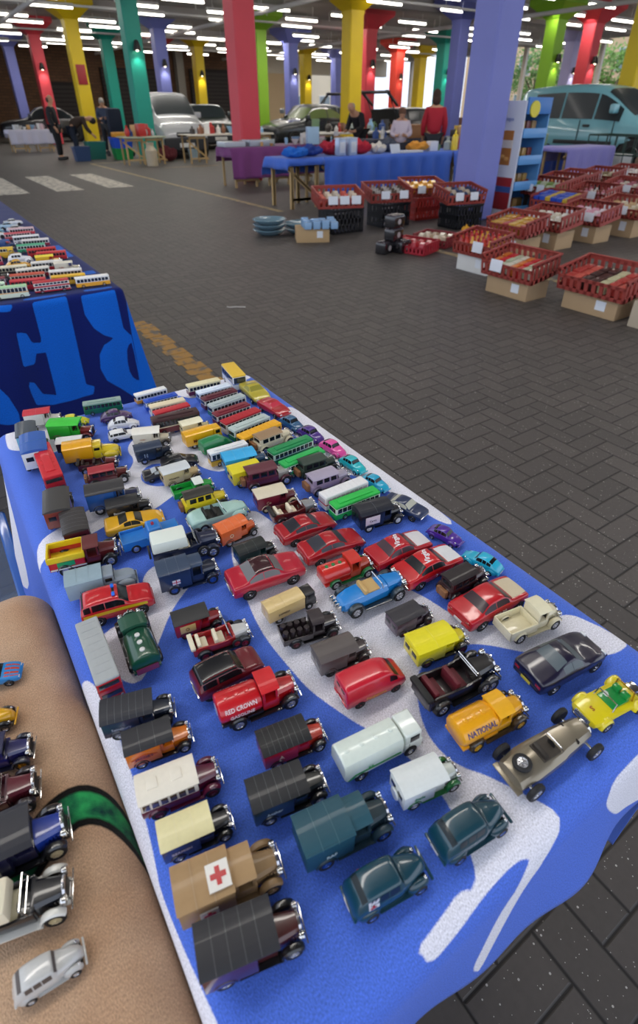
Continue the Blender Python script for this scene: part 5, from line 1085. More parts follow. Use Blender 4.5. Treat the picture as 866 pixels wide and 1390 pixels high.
 ('toy_car', 'L', (437,599), (467,616), dict(style='beetle', body='#e04898'), 'pink rounded toy saloon'),
 ('toy_car', 'L', (464,620), (494,638), dict(style='beetle', body='#1cb4bc'), 'turquoise rounded toy saloon next to the pink one'),
 ('toy_car', 'L', (493,645), (526,662), dict(style='beetle', body='#14a4c8'), 'sky turquoise rounded toy saloon next to the navy coupe'),
 ('toy_coupe', 'L', (524,675), (577,698), dict(style='sedan', body='#1a2c50', glass='#b8b8a8', Hs=.95, bumper='chrome'), 'navy blue toy coupe on the right towel edge'),
 ('toy_van', 'V', (484,706), (543,689), dict(body='#10131c', roof='#141824', bonnet='#10131c', H=34, ribs=1, roofrise=5, hub='white', plate='#d8c8cc', text='Carrs', tcol='#3a1c2a', tsize=5), 'glossy black vintage toy van with pink side panel'),
 ('toy_bus', 'B', (451,693), (511,670), dict(low='#18b040', band='#dff0dc', roof='#22bc48', H=23), 'bright emerald toy bus nearest to the viewer'),
 ('toy_bus', 'B', (437,680), (495,657), dict(low='#e4e0de', band='#e4e0de', roof='#e6e4e2', H=23, vent=False, line='#b01c30', sw='#b8b0b0'), 'white toy bus with red waist stripe'),
 ('toy_bus', 'B', (367,621), (421,600), dict(low='#0c7c40', band='#d4ecd8', roof='#14884a', H=23), 'dark emerald toy bus, farthest of the three bright green buses'),
 ('toy_bus', 'B', (382,638), (437,616), dict(low='#18a04c', band='#d8f0dc', roof='#1cb050', H=23), 'emerald toy bus, middle one of the three bright green buses'),
 ('toy_car', 'V', (403,644), (455,627), dict(kind='sedan', body='#27382c', roof='#2a3a30', bonnet='#223028', H=32), 'dark olive green vintage toy saloon beside the emerald buses'),
 ('toy_car', 'V', (415,664), (472,645), dict(kind='sedan', body='#9a88a0', roof='#a49aac', bonnet='#a8a0b0', fender='#6a5a70', H=29), 'pale lilac grey vintage toy car behind the white striped bus'),
 ('toy_car', 'V', (344,609), (394,590), dict(kind='sedan', body='#ddd2b4', roof='#9a7c5a', bonnet='#ddd2b4', fender='#d4c8a8', H=29, spare=False), 'cream vintage toy car with brown hood'),
 ('toy_car', 'L', (583,714), (627,735), dict(style='beetle', body='#4c2490', Hs=.95), 'purple metallic toy saloon beside the turquoise one on the near right edge'),
 ('toy_car', 'L', (681,773), (630,748), dict(style='beetle', body='#1cb0d0', Hs=.95), 'turquoise toy saloon alone at the right edge beyond the red racing car'),
 ('toy_racing_car', 'L', (503,762), (577,731), dict(style='sedan', body='#b41424', glass='#4a3a40', bonnetpatch='#e0dcdc', roofbits=('Virgin', '#f0f0f0', 9), text='TR Casco', tsize=4, Hs=.93), 'red toy rally saloon with white bonnet, farther of the pair with roof script'),
 ('toy_racing_car', 'L', (542,787), (617,751), dict(style='sedan', body='#c4121c', glass='#1c1c20', bonnetpatch='#e4e4e4', roofbits=('Virgin', '#f4f4f4', 9), text='3', tsize=5, Hs=.93), 'bright red toy rally saloon with white bonnet, nearer of the pair with roof script'),
 ('toy_racing_car', 'L', (622,840), (702,797), dict(style='sedan', body='#bc1420', glass='#3a2a30', bonnetpatch='#d8c8a8', text='155 29', tcol='#f0ece4', tsize=6, Hs=.93), 'red toy rally saloon with white side numbers beside the cream pickup'),
 ('toy_car', 'V', (599,806), (655,777), dict(kind='sedan', body='#35181c', roof='#1f1618', bonnet='#35181c', hub='tan', H=33, spare=True), 'dark brown vintage toy limousine with a wooden trunk on its back'),
 ('toy_roadster', 'roadster', (458,823), (544,789), dict(), 'bright blue open toy roadster with tan seats'),
 ('toy_tanker', 'V', (437,787), (502,763), dict(kind='tank', body='#c82820', bonnet='#b83a20', roof='#c8281c', trim='#187a3c', fender='#187a3c', H=34), 'red and green toy tanker lorry'),
 ('toy_van', 'V', (531,847), (583,823), dict(body='#4c3848', roof='#2c2a30', bonnet='#3c2c3a', fender='#2a1c24', hub='maroon', H=34, ribs=0, roofrise=1.6), 'plum brown toy van with flat dark roof'),
 ('toy_van', 'V', (558,885), (630,857), dict(body='#e4d414', roof='#e8da18', bonnet='#e0cc14', hub='maroon', H=31, ribs=1, roofrise=4), 'lemon yellow panel toy van with two rear windows near the plum brown van'),
 ('toy_van', 'T', (360,831), (424,802), dict(cab='#1f1e20', box='#d8b878', roof='#dcc084', H=32, text='EXPRESS', tcol='#4a3420', tsize=5, W=12.5), 'buff cream toy box van with black cab'),
 ('toy_lorry', 'V', (383,864), (458,842), dict(kind='flat', body='#2b2024', bonnet='#2b2226', roof='#2c2226', hub='maroon', H=31), 'dark brown toy lorry loaded with barrels'),
 ('toy_van', 'V', (429,898), (499,871), dict(body='#544a48', roof='#5a524e', bonnet='#4a4040', fender='#302a2a', hub='black', H=33, ribs=0, roofrise=5), 'grey brown toy van with tent shaped roof'),
 ('toy_van', 'L', (462,944), (542,908), dict(style='van', body='#c8142c', hub='maroon', text='Fergusons', tcol='#d8a040', tsize=6.5, glass='#2c1218'), 'raspberry red rounded toy van with gold script'),
 ('toy_tanker', 'T', (459,1037), (563,985), dict(cab='#dde4da', box='#dce6da', kind='tank', stripe='#2c9a3c', H=31, caps=4, text='BP', tcol='#2c9a3c', tsize=5), 'gleaming white toy fuel tanker with green side stripe'),
 ('toy_van', 'V', (541,1073), (618,1039), dict(body='#dfe4e0', roof='#dde2de', bonnet='#cfd8d0', fender='#14692f', hub='chrome', H=34, ribs=0, roofrise=3, spare=True, text='Stella', tcol='#2a8050', tsize=6), 'white vintage toy van with green wings and round rear spare wheel'),
 ('toy_tanker', 'V', (620,1000), (703,957), dict(kind='tank', body='#eba40c', bonnet='#eba80e', roof='#ecac10', fender='#3a2c18', hub='yellow', trim='#eba40c', H=31, text='NATIONAL', tcol='#2c2a6a', tsize=7), 'golden yellow toy tanker with dark blue side lettering'),
 ('toy_convertible', 'V', (570,950), (664,905), dict(kind='tourer', body='#1c1416', bonnet='#141214', fender='#18181a', seat='#5e1420', roof='#141414', hub='chrome', spare=True), 'black open vintage toy car with dark red seats'),
 ('toy_sports_car', 'L', (714,922), (806,874), dict(style='sports', body='#15102c', glass='#5c666a', Hs=1.12), 'midnight purple toy supercar with clear glass'),
 ('toy_pickup', 'V', (682,857), (752,829), dict(kind='pickup', body='#e2d8b4', bonnet='#e0d6b4', roof='#e2dab8', fender='#d8cca4', H=33), 'cream open back toy pickup lorry'),
 ('toy_buggy', 'buggy', (864,932), (790,972), dict(), 'yellow toy beach buggy with green seats'),
 ('toy_racing_car', 'racer', (690,1055), (793,988), dict(), 'bronze grey vintage open-wheel toy racing car with spare wheel on its tail'),
 ('toy_lorry', 'V', (413,1149), (524,1095), dict(kind='cargo', body='#114252', roof='#1a4c5a', bonnet='#16303a', fender='#12303c', hub='blue', H=34, text='RAF', tcol='#b8ccd0', tsize=5, dull=True, flat=True, roofrise=1.8), 'teal blue toy military lorry lettered RAF'),
 ('toy_car', 'L', (591,1151), (681,1094), dict(style='thirties', body='#0d3e4c', hub='blue', glass='#0a1c22', fender='#0e3a47'), 'teal blue rounded toy saloon without crosses at the near edge of the towel'),
 ('toy_ambulance', 'L', (472,1226), (576,1168), dict(style='thirties', body='#0d4050', hub='blue', glass='#0a1c22', cross=True, fender='#0e3a47'), 'teal blue rounded toy ambulance with red cross badges'),
 ('toy_van', 'V', (343,1092), (439,1053), dict(body='#12262c', roof='#1a1c20', bonnet='#141a1c', H=34, ribs=5, roofrise=1.6, text='Anchor', tcol='#b0c0c8', tsize=5), 'very dark green vintage toy van with ribbed black roof and oval badge'),
 ('toy_van', 'V', (356,1019), (438,986), dict(body='#a81428', roof='#17181a', bonnet='#c03420', H=33, ribs=7, roofrise=2.6, text='A', tcol='#e0c0b0', tsize=8), 'crimson vintage toy van with ribbed black roof and orange red bonnet'),
 ('toy_tanker', 'V', (301,970), (400,930), dict(kind='tank', body='#c4121c', bonnet='#b81018', roof='#cc161e', fender='#151516', hub='chrome', H=34, text='RED CROWN', tcol='#f0dcdc', tsize=5.4), 'bright red toy fuel tanker with white lettering on its side'),
 ('toy_car', 'L', (264,934), (352,892), dict(style='mini', body='#6a0e1c', roof='#15161a', W=.98, Hs=.98, bumper='chrome'), 'dark cherry modern hatchback toy car with black roof'),
 ('toy_touring_car', 'V', (259,881), (339,853), dict(kind='tourer', body='#a01c20', bonnet='#c4c4c0', fender='#20242a', seat='#e4dcc0', roof='#e4dcc0', hub='red', spare=True), 'open red toy touring car with cream seats and silver bonnet'),
 ('toy_van', 'V', (236,849), (300,828), dict(body='#96141e', roof='#2a2a2a', bonnet='#8c141c', fender='#17171a', hub='red', H=35, ribs=0, roofrise=2, plate='#c8a86a'), 'dark red vintage toy van with square gold side panel'),
]
# vehicles on the tan towel in the near left corner
NEAR = [
 ('toy_car', 'L', (-52,922), (27,905), dict(style='coupe', body='#1888d0', text=None, bonnetpatch='#1888d0'), 'bright blue toy hot rod with flame decals on the tan towel'),
 ('toy_car', 'L', (-60,985), (20,966), dict(style='thirties', body='#e0a80c', fender='#151412'), 'yellow toy car with black wings on the tan towel'),
 ('toy_car', 'V', (-60,1040), (44,1012), dict(kind='sedan', body='#1c1c58', bonnet='#20205c', roof='#1a1a40', fender='#15152c', H=32, hub='gold'), 'dark indigo vintage toy car with chrome radiator on the tan towel'),
 ('toy_car', 'V', (-80,1110), (52,1063), dict(kind='tourer', body='#4a1622', bonnet='#5c1424', fender='#221014', seat='#d8cba0', hub='chrome'), 'burgundy open vintage toy car on the tan towel'),
 ('toy_van', 'V', (-60,1190), (92,1118), dict(body='#1c1c3a', roof='#26262c', bonnet='#1c3a9a', fender='#101014', H=33, ribs=0, plate='#c8c4b4', hub='cream'), 'royal blue and black vintage toy van beside the green towel pattern'),
 ('toy_car', 'V', (-60,1262), (95,1205), dict(kind='tourer', roof='#e6dcc0', trim='hood', body='#15161c', bonnet='#15161c', fender='#dcdad0', seat='#e0d8b8', H=33, hub='cream'), 'black and white vintage toy car with cream hood on the tan towel'),
 ('toy_car', 'L', (15,1345), (112,1285), dict(style='thirties', body='#c4c4c0', glass='#58504c', fender='#bcbcb8'), 'silver grey toy car at the bottom left corner'),
]
def ex_navy(r):
    p = part(r, 'flag_badge', ('flagb',), lambda m: m.box(-25, -15, -15.5, -15.15, 17, 24, .1), paint('#c9ccd4'))
    part(p, 'flag_cross', ('flagc',), lambda m: (m.box(-20.6, -19.4, -15.7, -15.4, 17, 24), m.box(-25, -15, -15.7, -15.4, 20, 21)), paint('#b02030'))
def ex_tipper(r):
    part(r, 'bed_liner', ('tipl',), lambda m: ([m.box(-40.6, -.4, s * 13.6 - 1.2, s * 13.6 + 1.2, 21, 28, .4) for s in (-1, 1)], m.box(-41, -38.6, -14.6, 14.6, 21, 28, .4), m.box(-2.4, 0, -14.6, 14.6, 21, 28, .4), m.box(-39, -2, -13, 13, 12, 15)), paint('#e0c41c'))
    part(r, 'side_plate', ('tipp',), lambda m: m.box(-31, -12, -14.7, -14.2, 14, 20.4, .1), paint('#1c9a58'))
    part(r, 'side_rail', ('tipr',), lambda m: m.box(-39, 0, -15.2, -14.2, 11, 12.6, .2), paint('#d8d8d0'))
def ex_jacob(r):
    part(r, 'diamond_badge', ('jac',), lambda m: m.prism([(-34, 21), (-19, 26), (-4, 21), (-19, 16)], -15.55, -15.2), paint('#c85a10'))
def ex_plate_green(r):
    part(r, 'rear_plate', ('rpg',), lambda m: m.box(-41.4, -40.4, -10, 10, 10, 17, .2), paint('#7a2a48'))
def ex_flames(r):
    part(r, 'flame_decal', ('flame',), lambda m: [patch(m, ST['coupe'], 7.2, 9.3, 5.6 + k * 1.2, 6.2 + k * 1.2, .24, 5, 1) for k in range(4)], paint('#c83c14'))
def ex_rc(r):
    lettering(r, 'GASOLINE', 5.4, side_m(-20, -13.9, 19.5), mat('#f0dcdc', .4), squash=.9)
    part(r, 'tank_end', ('rce',), lambda m: m.lathe([(.01, -.4), (5.4, -.4), (5.4, 0), (.01, 0)], (-40.2, 0, 20), 'x', 16), paint('#b8c4d8'))
def ex_goldplate(r):
    lettering(r, 'O', 8, side_m(-20, -15.8, 21), mat('#5a3020', .4))
EXTRA = {'tan military': red_crosses, 'navy toy box': ex_navy, 'red and yellow open': ex_tipper, 'orange vintage': ex_jacob, 'dark green toy tanker': ex_plate_green, 'bright blue toy hot': ex_flames, 'bright red toy fuel': ex_rc, 'dark red vintage toy van with square': ex_goldplate}
def extra_for(label):
    for k, f in EXTRA.items():
        if label.startswith(k): return f
for nm, kd, rp, fp, op, lb in CARS:
    if kd == 'V' and op.get('kind') in ('flat',): pass
    zr = .020 if kd in ('B', 'T') or (kd == 'V' and op.get('kind', 'van') in ('van', 'coach', 'cargo')) else .014
    place_model(nm, kd, rp, fp, lb, op, zr=zr * (1.0), group=G1, extra=extra_for(lb))
G2 = 'diecast vehicles on the tan towel'
for nm, kd, rp, fp, op, lb in NEAR:
    place_model(nm, kd, rp, fp, lb, op, z=TAN, zr=.016, group=G2, extra=extra_for(lb))
# ================================================================== vehicles on the farther left table
ORD = ['rightmost', 'second from the right', 'third from the right', 'fourth from the right', 'fifth from the right', 'sixth from the right', 'seventh from the right']
ROWN = ['front row', 'second row', 'third row', 'fourth row', 'fifth row', 'sixth row', 'seventh row', 'eighth row', 'ninth row', 'tenth row', 'eleventh row', 'twelfth row', 'thirteenth row', 'fourteenth row', 'fifteenth row', 'sixteenth row']
B_ = lambda l, b, r, **k: ('toy_bus', 'B', dict(low=l, band=b, roof=r, H=k.pop('H', 24), vent=k.pop('vent', False), **k))
V_ = lambda **k: ('toy_van', 'V', k)
L_ = lambda s, c, **k: ('toy_car', 'L', dict(style=s, body=c, **k))
LEFT = [
 [(B_('#e8a41c', '#e8e6e0', '#eceae4', H=25), 'white and orange bus'), (B_('#b41c28', '#e2dcd0', '#b8242c', H=27, deck=2), 'red bus with pale band'), (B_('#d8e0c8', '#e4e2d0', '#a8d0a0', H=28, line='#e0a040'), 'cream bus with mint roof'), (B_('#c8dc20', '#18784a', '#d4e024', H=22), 'lime yellow and green bus')],
 [(B_('#e0b020', '#d8a820', '#e4b424', H=24), 'mustard bus'), (B_('#b01c2c', '#c02030', '#c42834', H=26), 'scarlet bus'), (B_('#8ccc98', '#d8e4d4', '#d0e8cc', H=27), 'mint green bus'), (B_('#9a9aa8', '#3a3c48', '#c4c4c8', H=26), 'grey bus with dark windows')],
 [(B_('#e2e0dc', '#e0c8b8', '#e6e4e0', H=24), 'white bus with speckled sides'), (B_('#b83c28', '#d8cfb8', '#c04a30', H=25), 'brick red bus'), (B_('#7a1c2c', '#b8a8b0', '#80303c', H=24), 'maroon bus')],
 [(V_(body='#d8d0bc', roof='#d8d2c0', bonnet='#c8beA4', H=34, ribs=0, text='Toffee', tcol='#a04030', tsize=6), 'beige lettered van'), (B_('#8a1c28', '#e0dccc', '#e4e0d4', H=26), 'cream roofed red bus'), (V_(body='#1c1c1c', roof='#262420', bonnet='#1a1a1a', H=33, plate='#c8b46a'), 'black van with gold panel')],
 [(B_('#a01820', '#d8d4cc', '#e0dcd4', H=26), 'red and ivory bus'), (B_('#2a2422', '#e0d8b8', '#e4dcc0', H=25), 'cream and black bus'), (V_(kind='tourer', body='#7a2420', bonnet='#8a2c24', fender='#2a1614'), 'open dark red car'), (V_(body='#3a4a3c', roof='#3c5040', bonnet='#2c3830', H=34), 'dark green van')],
 [(V_(body='#e4b41c', roof='#ecd43c', bonnet='#dca414', H=32, ribs=2), 'bright yellow van'), (L_('beetle', '#d8a018'), 'amber rounded car'), (V_(body='#2a3048', roof='#e4e4e2', bonnet='#242a40', H=31), 'navy van with white roof'), (V_(body='#a8843c', roof='#48505a', bonnet='#a88030', H=34), 'ochre van with slate roof')],
 [(B_('#b01c24', '#d03a38', '#cc3030', H=25), 'vermilion bus'), (L_('thirties', '#e2e4e6'), 'white rounded saloon'), (B_('#b83a50', '#d8a0a8', '#c05064', H=24), 'rose pink bus'), (V_(body='#20344c', roof='#2c3a48', bonnet='#1c2c40', H=33), 'slate blue van')],
 [(B_('#a81c24', '#c8302c', '#c4282c', H=25), 'crimson bus'), (V_(kind='pickup', body='#c8a020', bonnet='#d8ac24', roof='#d8b030'), 'ochre yellow pickup'), (L_('sedan', '#3c4c5c'), 'steel blue saloon'), (V_(body='#2c2c2c', roof='#38383a', bonnet='#242424', H=33), 'charcoal van')],
 [(B_('#38a070', '#d8e8dc', '#50b084', H=24), 'sea green bus'), (B_('#d8b430', '#e0d8c0', '#dcb838', H=23), 'straw yellow bus'), (L_('sedan', '#d0d4d8'), 'pale silver saloon'), (L_('sedan', '#4a5a5c'), 'dull teal saloon')],
 [(B_('#8c1c28', '#d8d0c8', '#e2dcd8', H=24), 'white roofed burgundy bus'), (V_(body='#2c4c84', roof='#30508c', bonnet='#28406c', H=33), 'royal blue van'), (L_('coupe', '#1c2430'), 'black coupe')],
 [(B_('#dcdcdc', '#b8bcc0', '#e8e8e8', H=24), 'silver white bus'), (L_('sedan', '#b02c3c'), 'raspberry saloon'), (V_(body='#6a7884', roof='#8c98a0', bonnet='#60707c', H=33), 'grey van')],
 [(B_('#b84048', '#e0b8b8', '#cc5058', H=24), 'coral bus'), (L_('thirties', '#c8ccd0'), 'light grey rounded saloon'), (L_('sedan', '#383c44'), 'graphite saloon')],
 [(B_('#c83c48', '#e8d0d0', '#d0b0b4', H=24), 'pink topped bus'), (L_('sedan', '#e0e0e0'), 'plain white saloon'), (V_(body='#444c58', roof='#505a68', bonnet='#3c4450', H=32), 'storm grey van')],
 [(L_('sedan', '#c8d0d8'), 'ice blue saloon'), (L_('sedan', '#68a0b4'), 'sky blue saloon'), (L_('coupe', '#202830'), 'inky coupe')],
 [(L_('sedan', '#a4c0d4'), 'powder blue saloon'), (L_('sedan', '#586470'), 'lead grey saloon'), (V_(body='#3c5058', roof='#4c6068', bonnet='#34464c', H=32), 'muted teal van')],
 [(L_('sedan', '#d8dce0'), 'whitish saloon'), (L_('thirties', '#7c98a8'), 'blue grey rounded saloon')],
]
rl = random.Random(5)
yy = 2.165
for ri, row in enumerate(LEFT):
    x = .525 - (0 if ri == 0 else (.055 + .03 * (ri % 3 == 1) - .02 * (ri % 2)) if ri < 5 else .03 + .02 * (ri % 3))
    for ci, ((nm, kd, op), lb) in enumerate(row):
        L = .118 if kd == 'B' else (.10 if kd == 'V' else .095)
        c = Vector((x - L / 2, yy + rl.uniform(-.008, .008) + ci * .004))
        root = empty(nm, (c.x, c.y, TOP + .0022), R_(rl.uniform(-7, 3) - 6), L / 80)
        BUILD[kd](root, **op)
        tag(root, 'toy %s, %s, %s of the farther table' % (lb, ORD[ci], ROWN[ri]), 'toy car', 'diecast vehicles on the farther left table')
        x -= L + .014 + rl.uniform(0, .008)
    yy += .074 + .014 * (ri > 0) + (.02 if ri > 6 else 0) + .008 * (ri > 3)
# ================================================================== market stalls in the hall
def draped(R4, ov, top, c, lab, seed, tlab, wav=.03, rough=.8):
    o = cloth('tablecloth', R4, ov, .06, top, mat(c, rough, vary=.06, bscale=1.5, sheen=.15), None, rr=.03, flare=.06, amp=wav, seed=seed, thick=.006)
    tag(o, lab, 'tablecloth')
    r = empty('trestle_table', ((R4[0] + R4[1]) / 2, (R4[2] + R4[3]) / 2, 0)); w = (R4[1] - R4[0]) / 2; d = (R4[3] - R4[2]) / 2
    boxo('table_top', -w + .01, w - .01, -d + .01, d - .01, top - .04, top - .008, mat('#a08050', .6), r)
    for sx in (-1, 1):
        x = sx * (w - .34)
        mb = MB()
        for s in (-1, 1):
            mb.box(x - .25 * s - .02, x - .25 * s + .02, -d + .05, -d + .09, 0, top - .04)
            mb.box(x - .25 * s - .02, x - .25 * s + .02, d - .09, d - .05, 0, top - .04)
        mb.box(x - .25, x + .25, -d + .05, -d + .08, .12, .16); mb.box(x - .25, x + .25, -d + .05, -d + .08, top - .12, top - .06)
        M = Matrix.Translation((x, -d + .065, top / 2 - .02)) @ Matrix.Rotation(R_(38), 4, 'Y')
        mb.box(-.42, .42, -.012, .012, -.02, .02, 0, 2, M)
        link('trestle', mb.mesh('trestle'), mat('#b89a68', .6), r)
    tag(r, tlab, 'table')
BLUEC = '#3a66c8'
draped((5.30, 6.0, 8.75, 9.5), (.18, 0, .12, .3), .75, BLUEC, 'short end of blue cloth above the bare wooden trestle', 1, 'wooden trestle table with bare legs at the left end of the blue clothed row')
draped((6.0, 9.0, 8.75, 9.5), (0.0, 0, .66, .3), .75, BLUEC, 'long bright blue cloth behind the red and black crates', 2.2, 'trestle table under the long bright blue cloth')
draped((9.02, 12.4, 8.75, 9.5), (0, .3, .66, .3), .75, '#3c60c0', 'bright blue cloth partly hidden by the big lilac pillar', 4.1, 'trestle table under the blue cloth behind the big lilac pillar')
draped((5.9, 7.4, 12.0, 12.7), (.2, .02, .6, .3), .75, '#7a3a78', 'plum purple cloth on the table in front of the coral red pillar', 5, 'trestle table under the plum purple cloth')
draped((7.46, 9.7, 12.3, 13.05), (.02, .3, .6, .3), .75, '#74386f', 'purple cloth on the second table right of the coral red pillar', 6, 'second purple clothed trestle table')
draped((10.2, 14.0, 12.6, 13.3), (.2, .2, .65, .3), .78, '#20243a', 'dark navy cloth on the table in front of the grey haired seller', 7, 'trestle table under the dark navy cloth')
draped((11.2, 12.8, 7.75, 8.4), (.1, .05, .6, .3), .78, '#8c86c8', 'pale lilac cloth beside the display stand', 8, 'trestle table under the pale lilac cloth')
draped((4.0, 5.6, 27.2, 28.0), (.15, .15, .5, .3), .75, '#c4c2d4', 'whitish cloth on the far left table', 9, 'far left trestle table under the whitish cloth')
draped((7.6, 10.6, 18.4, 19.1), (.03, .03, .06, .05), .78, '#c8c2b4', 'thin white cover on the table before the silver people carrier', 10, 'pale table with bare legs before the silver people carrier')
draped((5.8, 7.1, 18.9, 19.5), (.03, .03, .06, .05), .74, '#9aa088', 'greyish green cover on the small table by the large teal pillar', 11, 'small table by the large teal pillar')
draped((11.4, 15.2, 17.0, 17.8), (.03, .03, .08, .05), .8, '#d4d0c8', 'white cover on the bric-a-brac table behind the coral red pillar', 12, 'bric-a-brac table behind the coral red pillar')

# ---- bric-a-brac
rb = random.Random(11)
def vase(m, h, r): m.lathe([(.01, 0), (r * .6, 0), (r, h * .35), (r * .8, h * .6), (r * .35, h * .8), (r * .5, h), (r * .42, h), (r * .25, h * .8)], n=12)
def mug(m, h, r): m.lathe([(.01, 0), (r, 0), (r, h), (r * .88, h), (r * .85, h * .1), (.01, h * .1)], n=12); m.tube([(r, 0, h * .8), (r * 1.5, 0, h * .7), (r * 1.5, 0, h * .35), (r, 0, h * .2)], r * .1)
def bottle(m, h, r): m.lathe([(.01, 0), (r, 0), (r, h * .6), (r * .4, h * .75), (r * .35, h), (.01, h)], n=12)
def carton(m, h, r): m.box(-r, r, -r * .7, r * .7, 0, h, .004)
def bowl(m, h, r): m.lathe([(.01, 0), (r * .5, 0), (r * 1.4, h * .55), (r * 1.5, h * .6), (r * 1.3, h * .55), (r * .4, h * .1), (.01, h * .08)], n=14)
def figurine(m, h, r): m.lathe([(.01, 0), (r, 0), (r * .8, h * .2), (r * .45, h * .5), (r * .7, h * .65), (r * .3, h * .78), (r * .4, h * .88), (r * .3, h), (.01, h)], n=10)
KINDS = {'vase': vase, 'mug': mug, 'bottle': bottle, 'box': carton, 'bowl': bowl, 'figurine': figurine}
CN = {'#e4e2dc': 'white', '#b8322c': 'red', '#8fb8d8': 'light blue', '#c89a5c': 'tan', '#3a3430': 'dark', '#e0b83c': 'yellow', '#9aa4a0': 'grey', '#2a4a8c': 'blue', '#8a5a3c': 'brown', '#d8b8c0': 'pale pink', '#6a8a60': 'sage green', '#c4c8cc': 'silvery'}
used_lab = set()
def scatter(R4, top, n, where, kinds, cols, group, smin=.10, smax=.22, margin=.12):
    for k in range(n):
        kd = rb.choice(kinds); c = rb.choice(cols)
        x = R4[0] + margin + (R4[1] - R4[0] - 2 * margin) * (k + .5) / n + rb.uniform(-.03, .03); y = rb.uniform(R4[2] + .08, R4[3] - .08)
        h = rb.uniform(smin, smax); r = h * rb.uniform(.28, .42)
        mb = MB(); KINDS[kd](mb, h, r)
        o = link(kd if kd != 'box' else 'carton', mb.mesh(kd), mat(c, .4, coat=.3)); o.location = (x, y, top + .004); o.rotation_euler.z = rb.uniform(-.6, .6)
        sz = 'tall ' if h > (smin + smax) / 2 else 'small '
        tag(o, '%s%s %s standing %s' % (sz, CN[c], kd, where), kd if kd != 'box' else 'box', group)
W_ = ['#e4e2dc', '#e4e2dc', '#c4c8cc', '#8fb8d8', '#d8b8c0', '#c89a5c', '#9aa4a0']
MX = list(CN)
scatter((6.2, 7.2, 12.0, 12.6), .75, 7, 'on the plum purple cloth', ['bowl', 'mug', 'box'], W_, 'crockery on the plum purple cloth', .08, .14)
scatter((7.4, 9.5, 12.3, 13.0), .75, 16, 'on the second purple cloth', ['mug', 'bowl', 'vase', 'figurine'], W_, 'crockery on the second purple cloth', .12, .24)
scatter((10.3, 11.05, 12.6, 13.2), .78, 4, 'on the left of the dark navy cloth', ['figurine', 'bottle', 'vase', 'box'], MX, 'bric-a-brac on the left of the dark navy cloth', .14, .3)
scatter((12.2, 13.9, 12.6, 13.2), .78, 10, 'on the dark navy cloth', ['figurine', 'bottle', 'vase', 'box'], MX, 'bric-a-brac on the dark navy cloth', .14, .3)
scatter((11.5, 15.1, 17.0, 17.7), .8, 20, 'on the white covered table behind the coral red pillar', ['vase', 'bottle', 'figurine', 'box', 'mug'], MX, 'bric-a-brac behind the coral red pillar', .16, .36)
scatter((7.7, 10.5, 18.4, 19.0), .78, 12, 'on the pale table before the silver people carrier', ['box', 'vase', 'bowl', 'bottle'], MX, 'bric-a-brac before the people carrier', .14, .32)
scatter((5.8, 7.0, 18.9, 19.4), .74, 7, 'on the small table by the large teal pillar', ['box', 'bottle', 'vase'], MX, 'bric-a-brac by the teal pillar', .14, .34)
scatter((4.1, 5.5, 27.3, 27.9), .75, 9, 'on the far left table', ['box', 'mug', 'bowl'], W_, 'goods on the far left table', .12, .25)
scatter((8.6, 12.3, 8.8, 9.4), .75, 12, 'on the blue cloth by the big lilac pillar', ['box', 'bottle', 'mug', 'bowl'], MX, 'goods on the blue cloth by the pillar', .1, .22)
def soft(name, x, y, z, sx, sy, sz, c, lab, cat, seed, group=None, m2=None):
    tmp = bmesh.new(); bmesh.ops.create_icosphere(tmp, subdivisions=4, radius=1); r = random.Random(seed); ph = [r.uniform(0, 6) for _ in range(6)]
    for v in tmp.verts:
        p = v.co; k = 1 + .16 * sin(5 * p.x + ph[0]) * sin(4 * p.y + ph[1]) + .10 * sin(11 * p.y + ph[2] + 3 * p.z) + .06 * sin(17 * p.x + ph[3])
        v.co = Vector((p.x * sx * k, p.y * sy * k, max(0, (p.z * .5 + .5) * sz * 2 * k - .1 * sz)))
    mb = MB(); mb.merge(tmp); o = link(name, mb.mesh(name), mat(c, .85, vary=.1, bscale=8)); o.location = (x, y, z); return tag(o, lab, cat, group)
p = at(405, 211, .75); soft('scarf', 5.55, 8.95, .755, .22, .2, .07, '#1c6ac8', 'bundle of bright blue scarf at the left end of the blue cloth', 'scarf', 1)
soft('scarf', 5.95, 9.1, .755, .2, .18, .08, '#22408c', 'heap of dark blue knitwear beside the bright blue scarf', 'knitwear', 2)
soft('hat', 6.45, 9.15, .755, .2, .2, .10, '#a81c34', 'dark red woolly hat behind the pair of tins', 'hat', 3)
soft('hat', 6.98, 9.05, .755, .16, .18, .10, '#c02438', 'red woolly hat right of the pair of tins', 'hat', 4)
soft('hat', 7.34, 8.98, .755, .14, .14, .08, '#d8d2c8', 'white furry hat right of the red woolly hat', 'hat', 5)
soft('hat', 7.75, 9.2, .755, .15, .15, .11, '#4a4f5c', 'charcoal grey hat near the orange bread loaf', 'hat', 6)
def gbox(name, x, y, z, w, d, h, c, lab, cat, rz=0, bev=.004, tilt=0, group=None, rough=.45):
    mb = MB(); mb.box(-w / 2, w / 2, -d / 2, d / 2, 0, h, bev); o = link(name, mb.mesh(name), mat(c, rough, vary=.05, bscale=5)); o.location = (x, y, z); o.rotation_euler = (tilt, 0, rz); return tag(o, lab, cat, group)
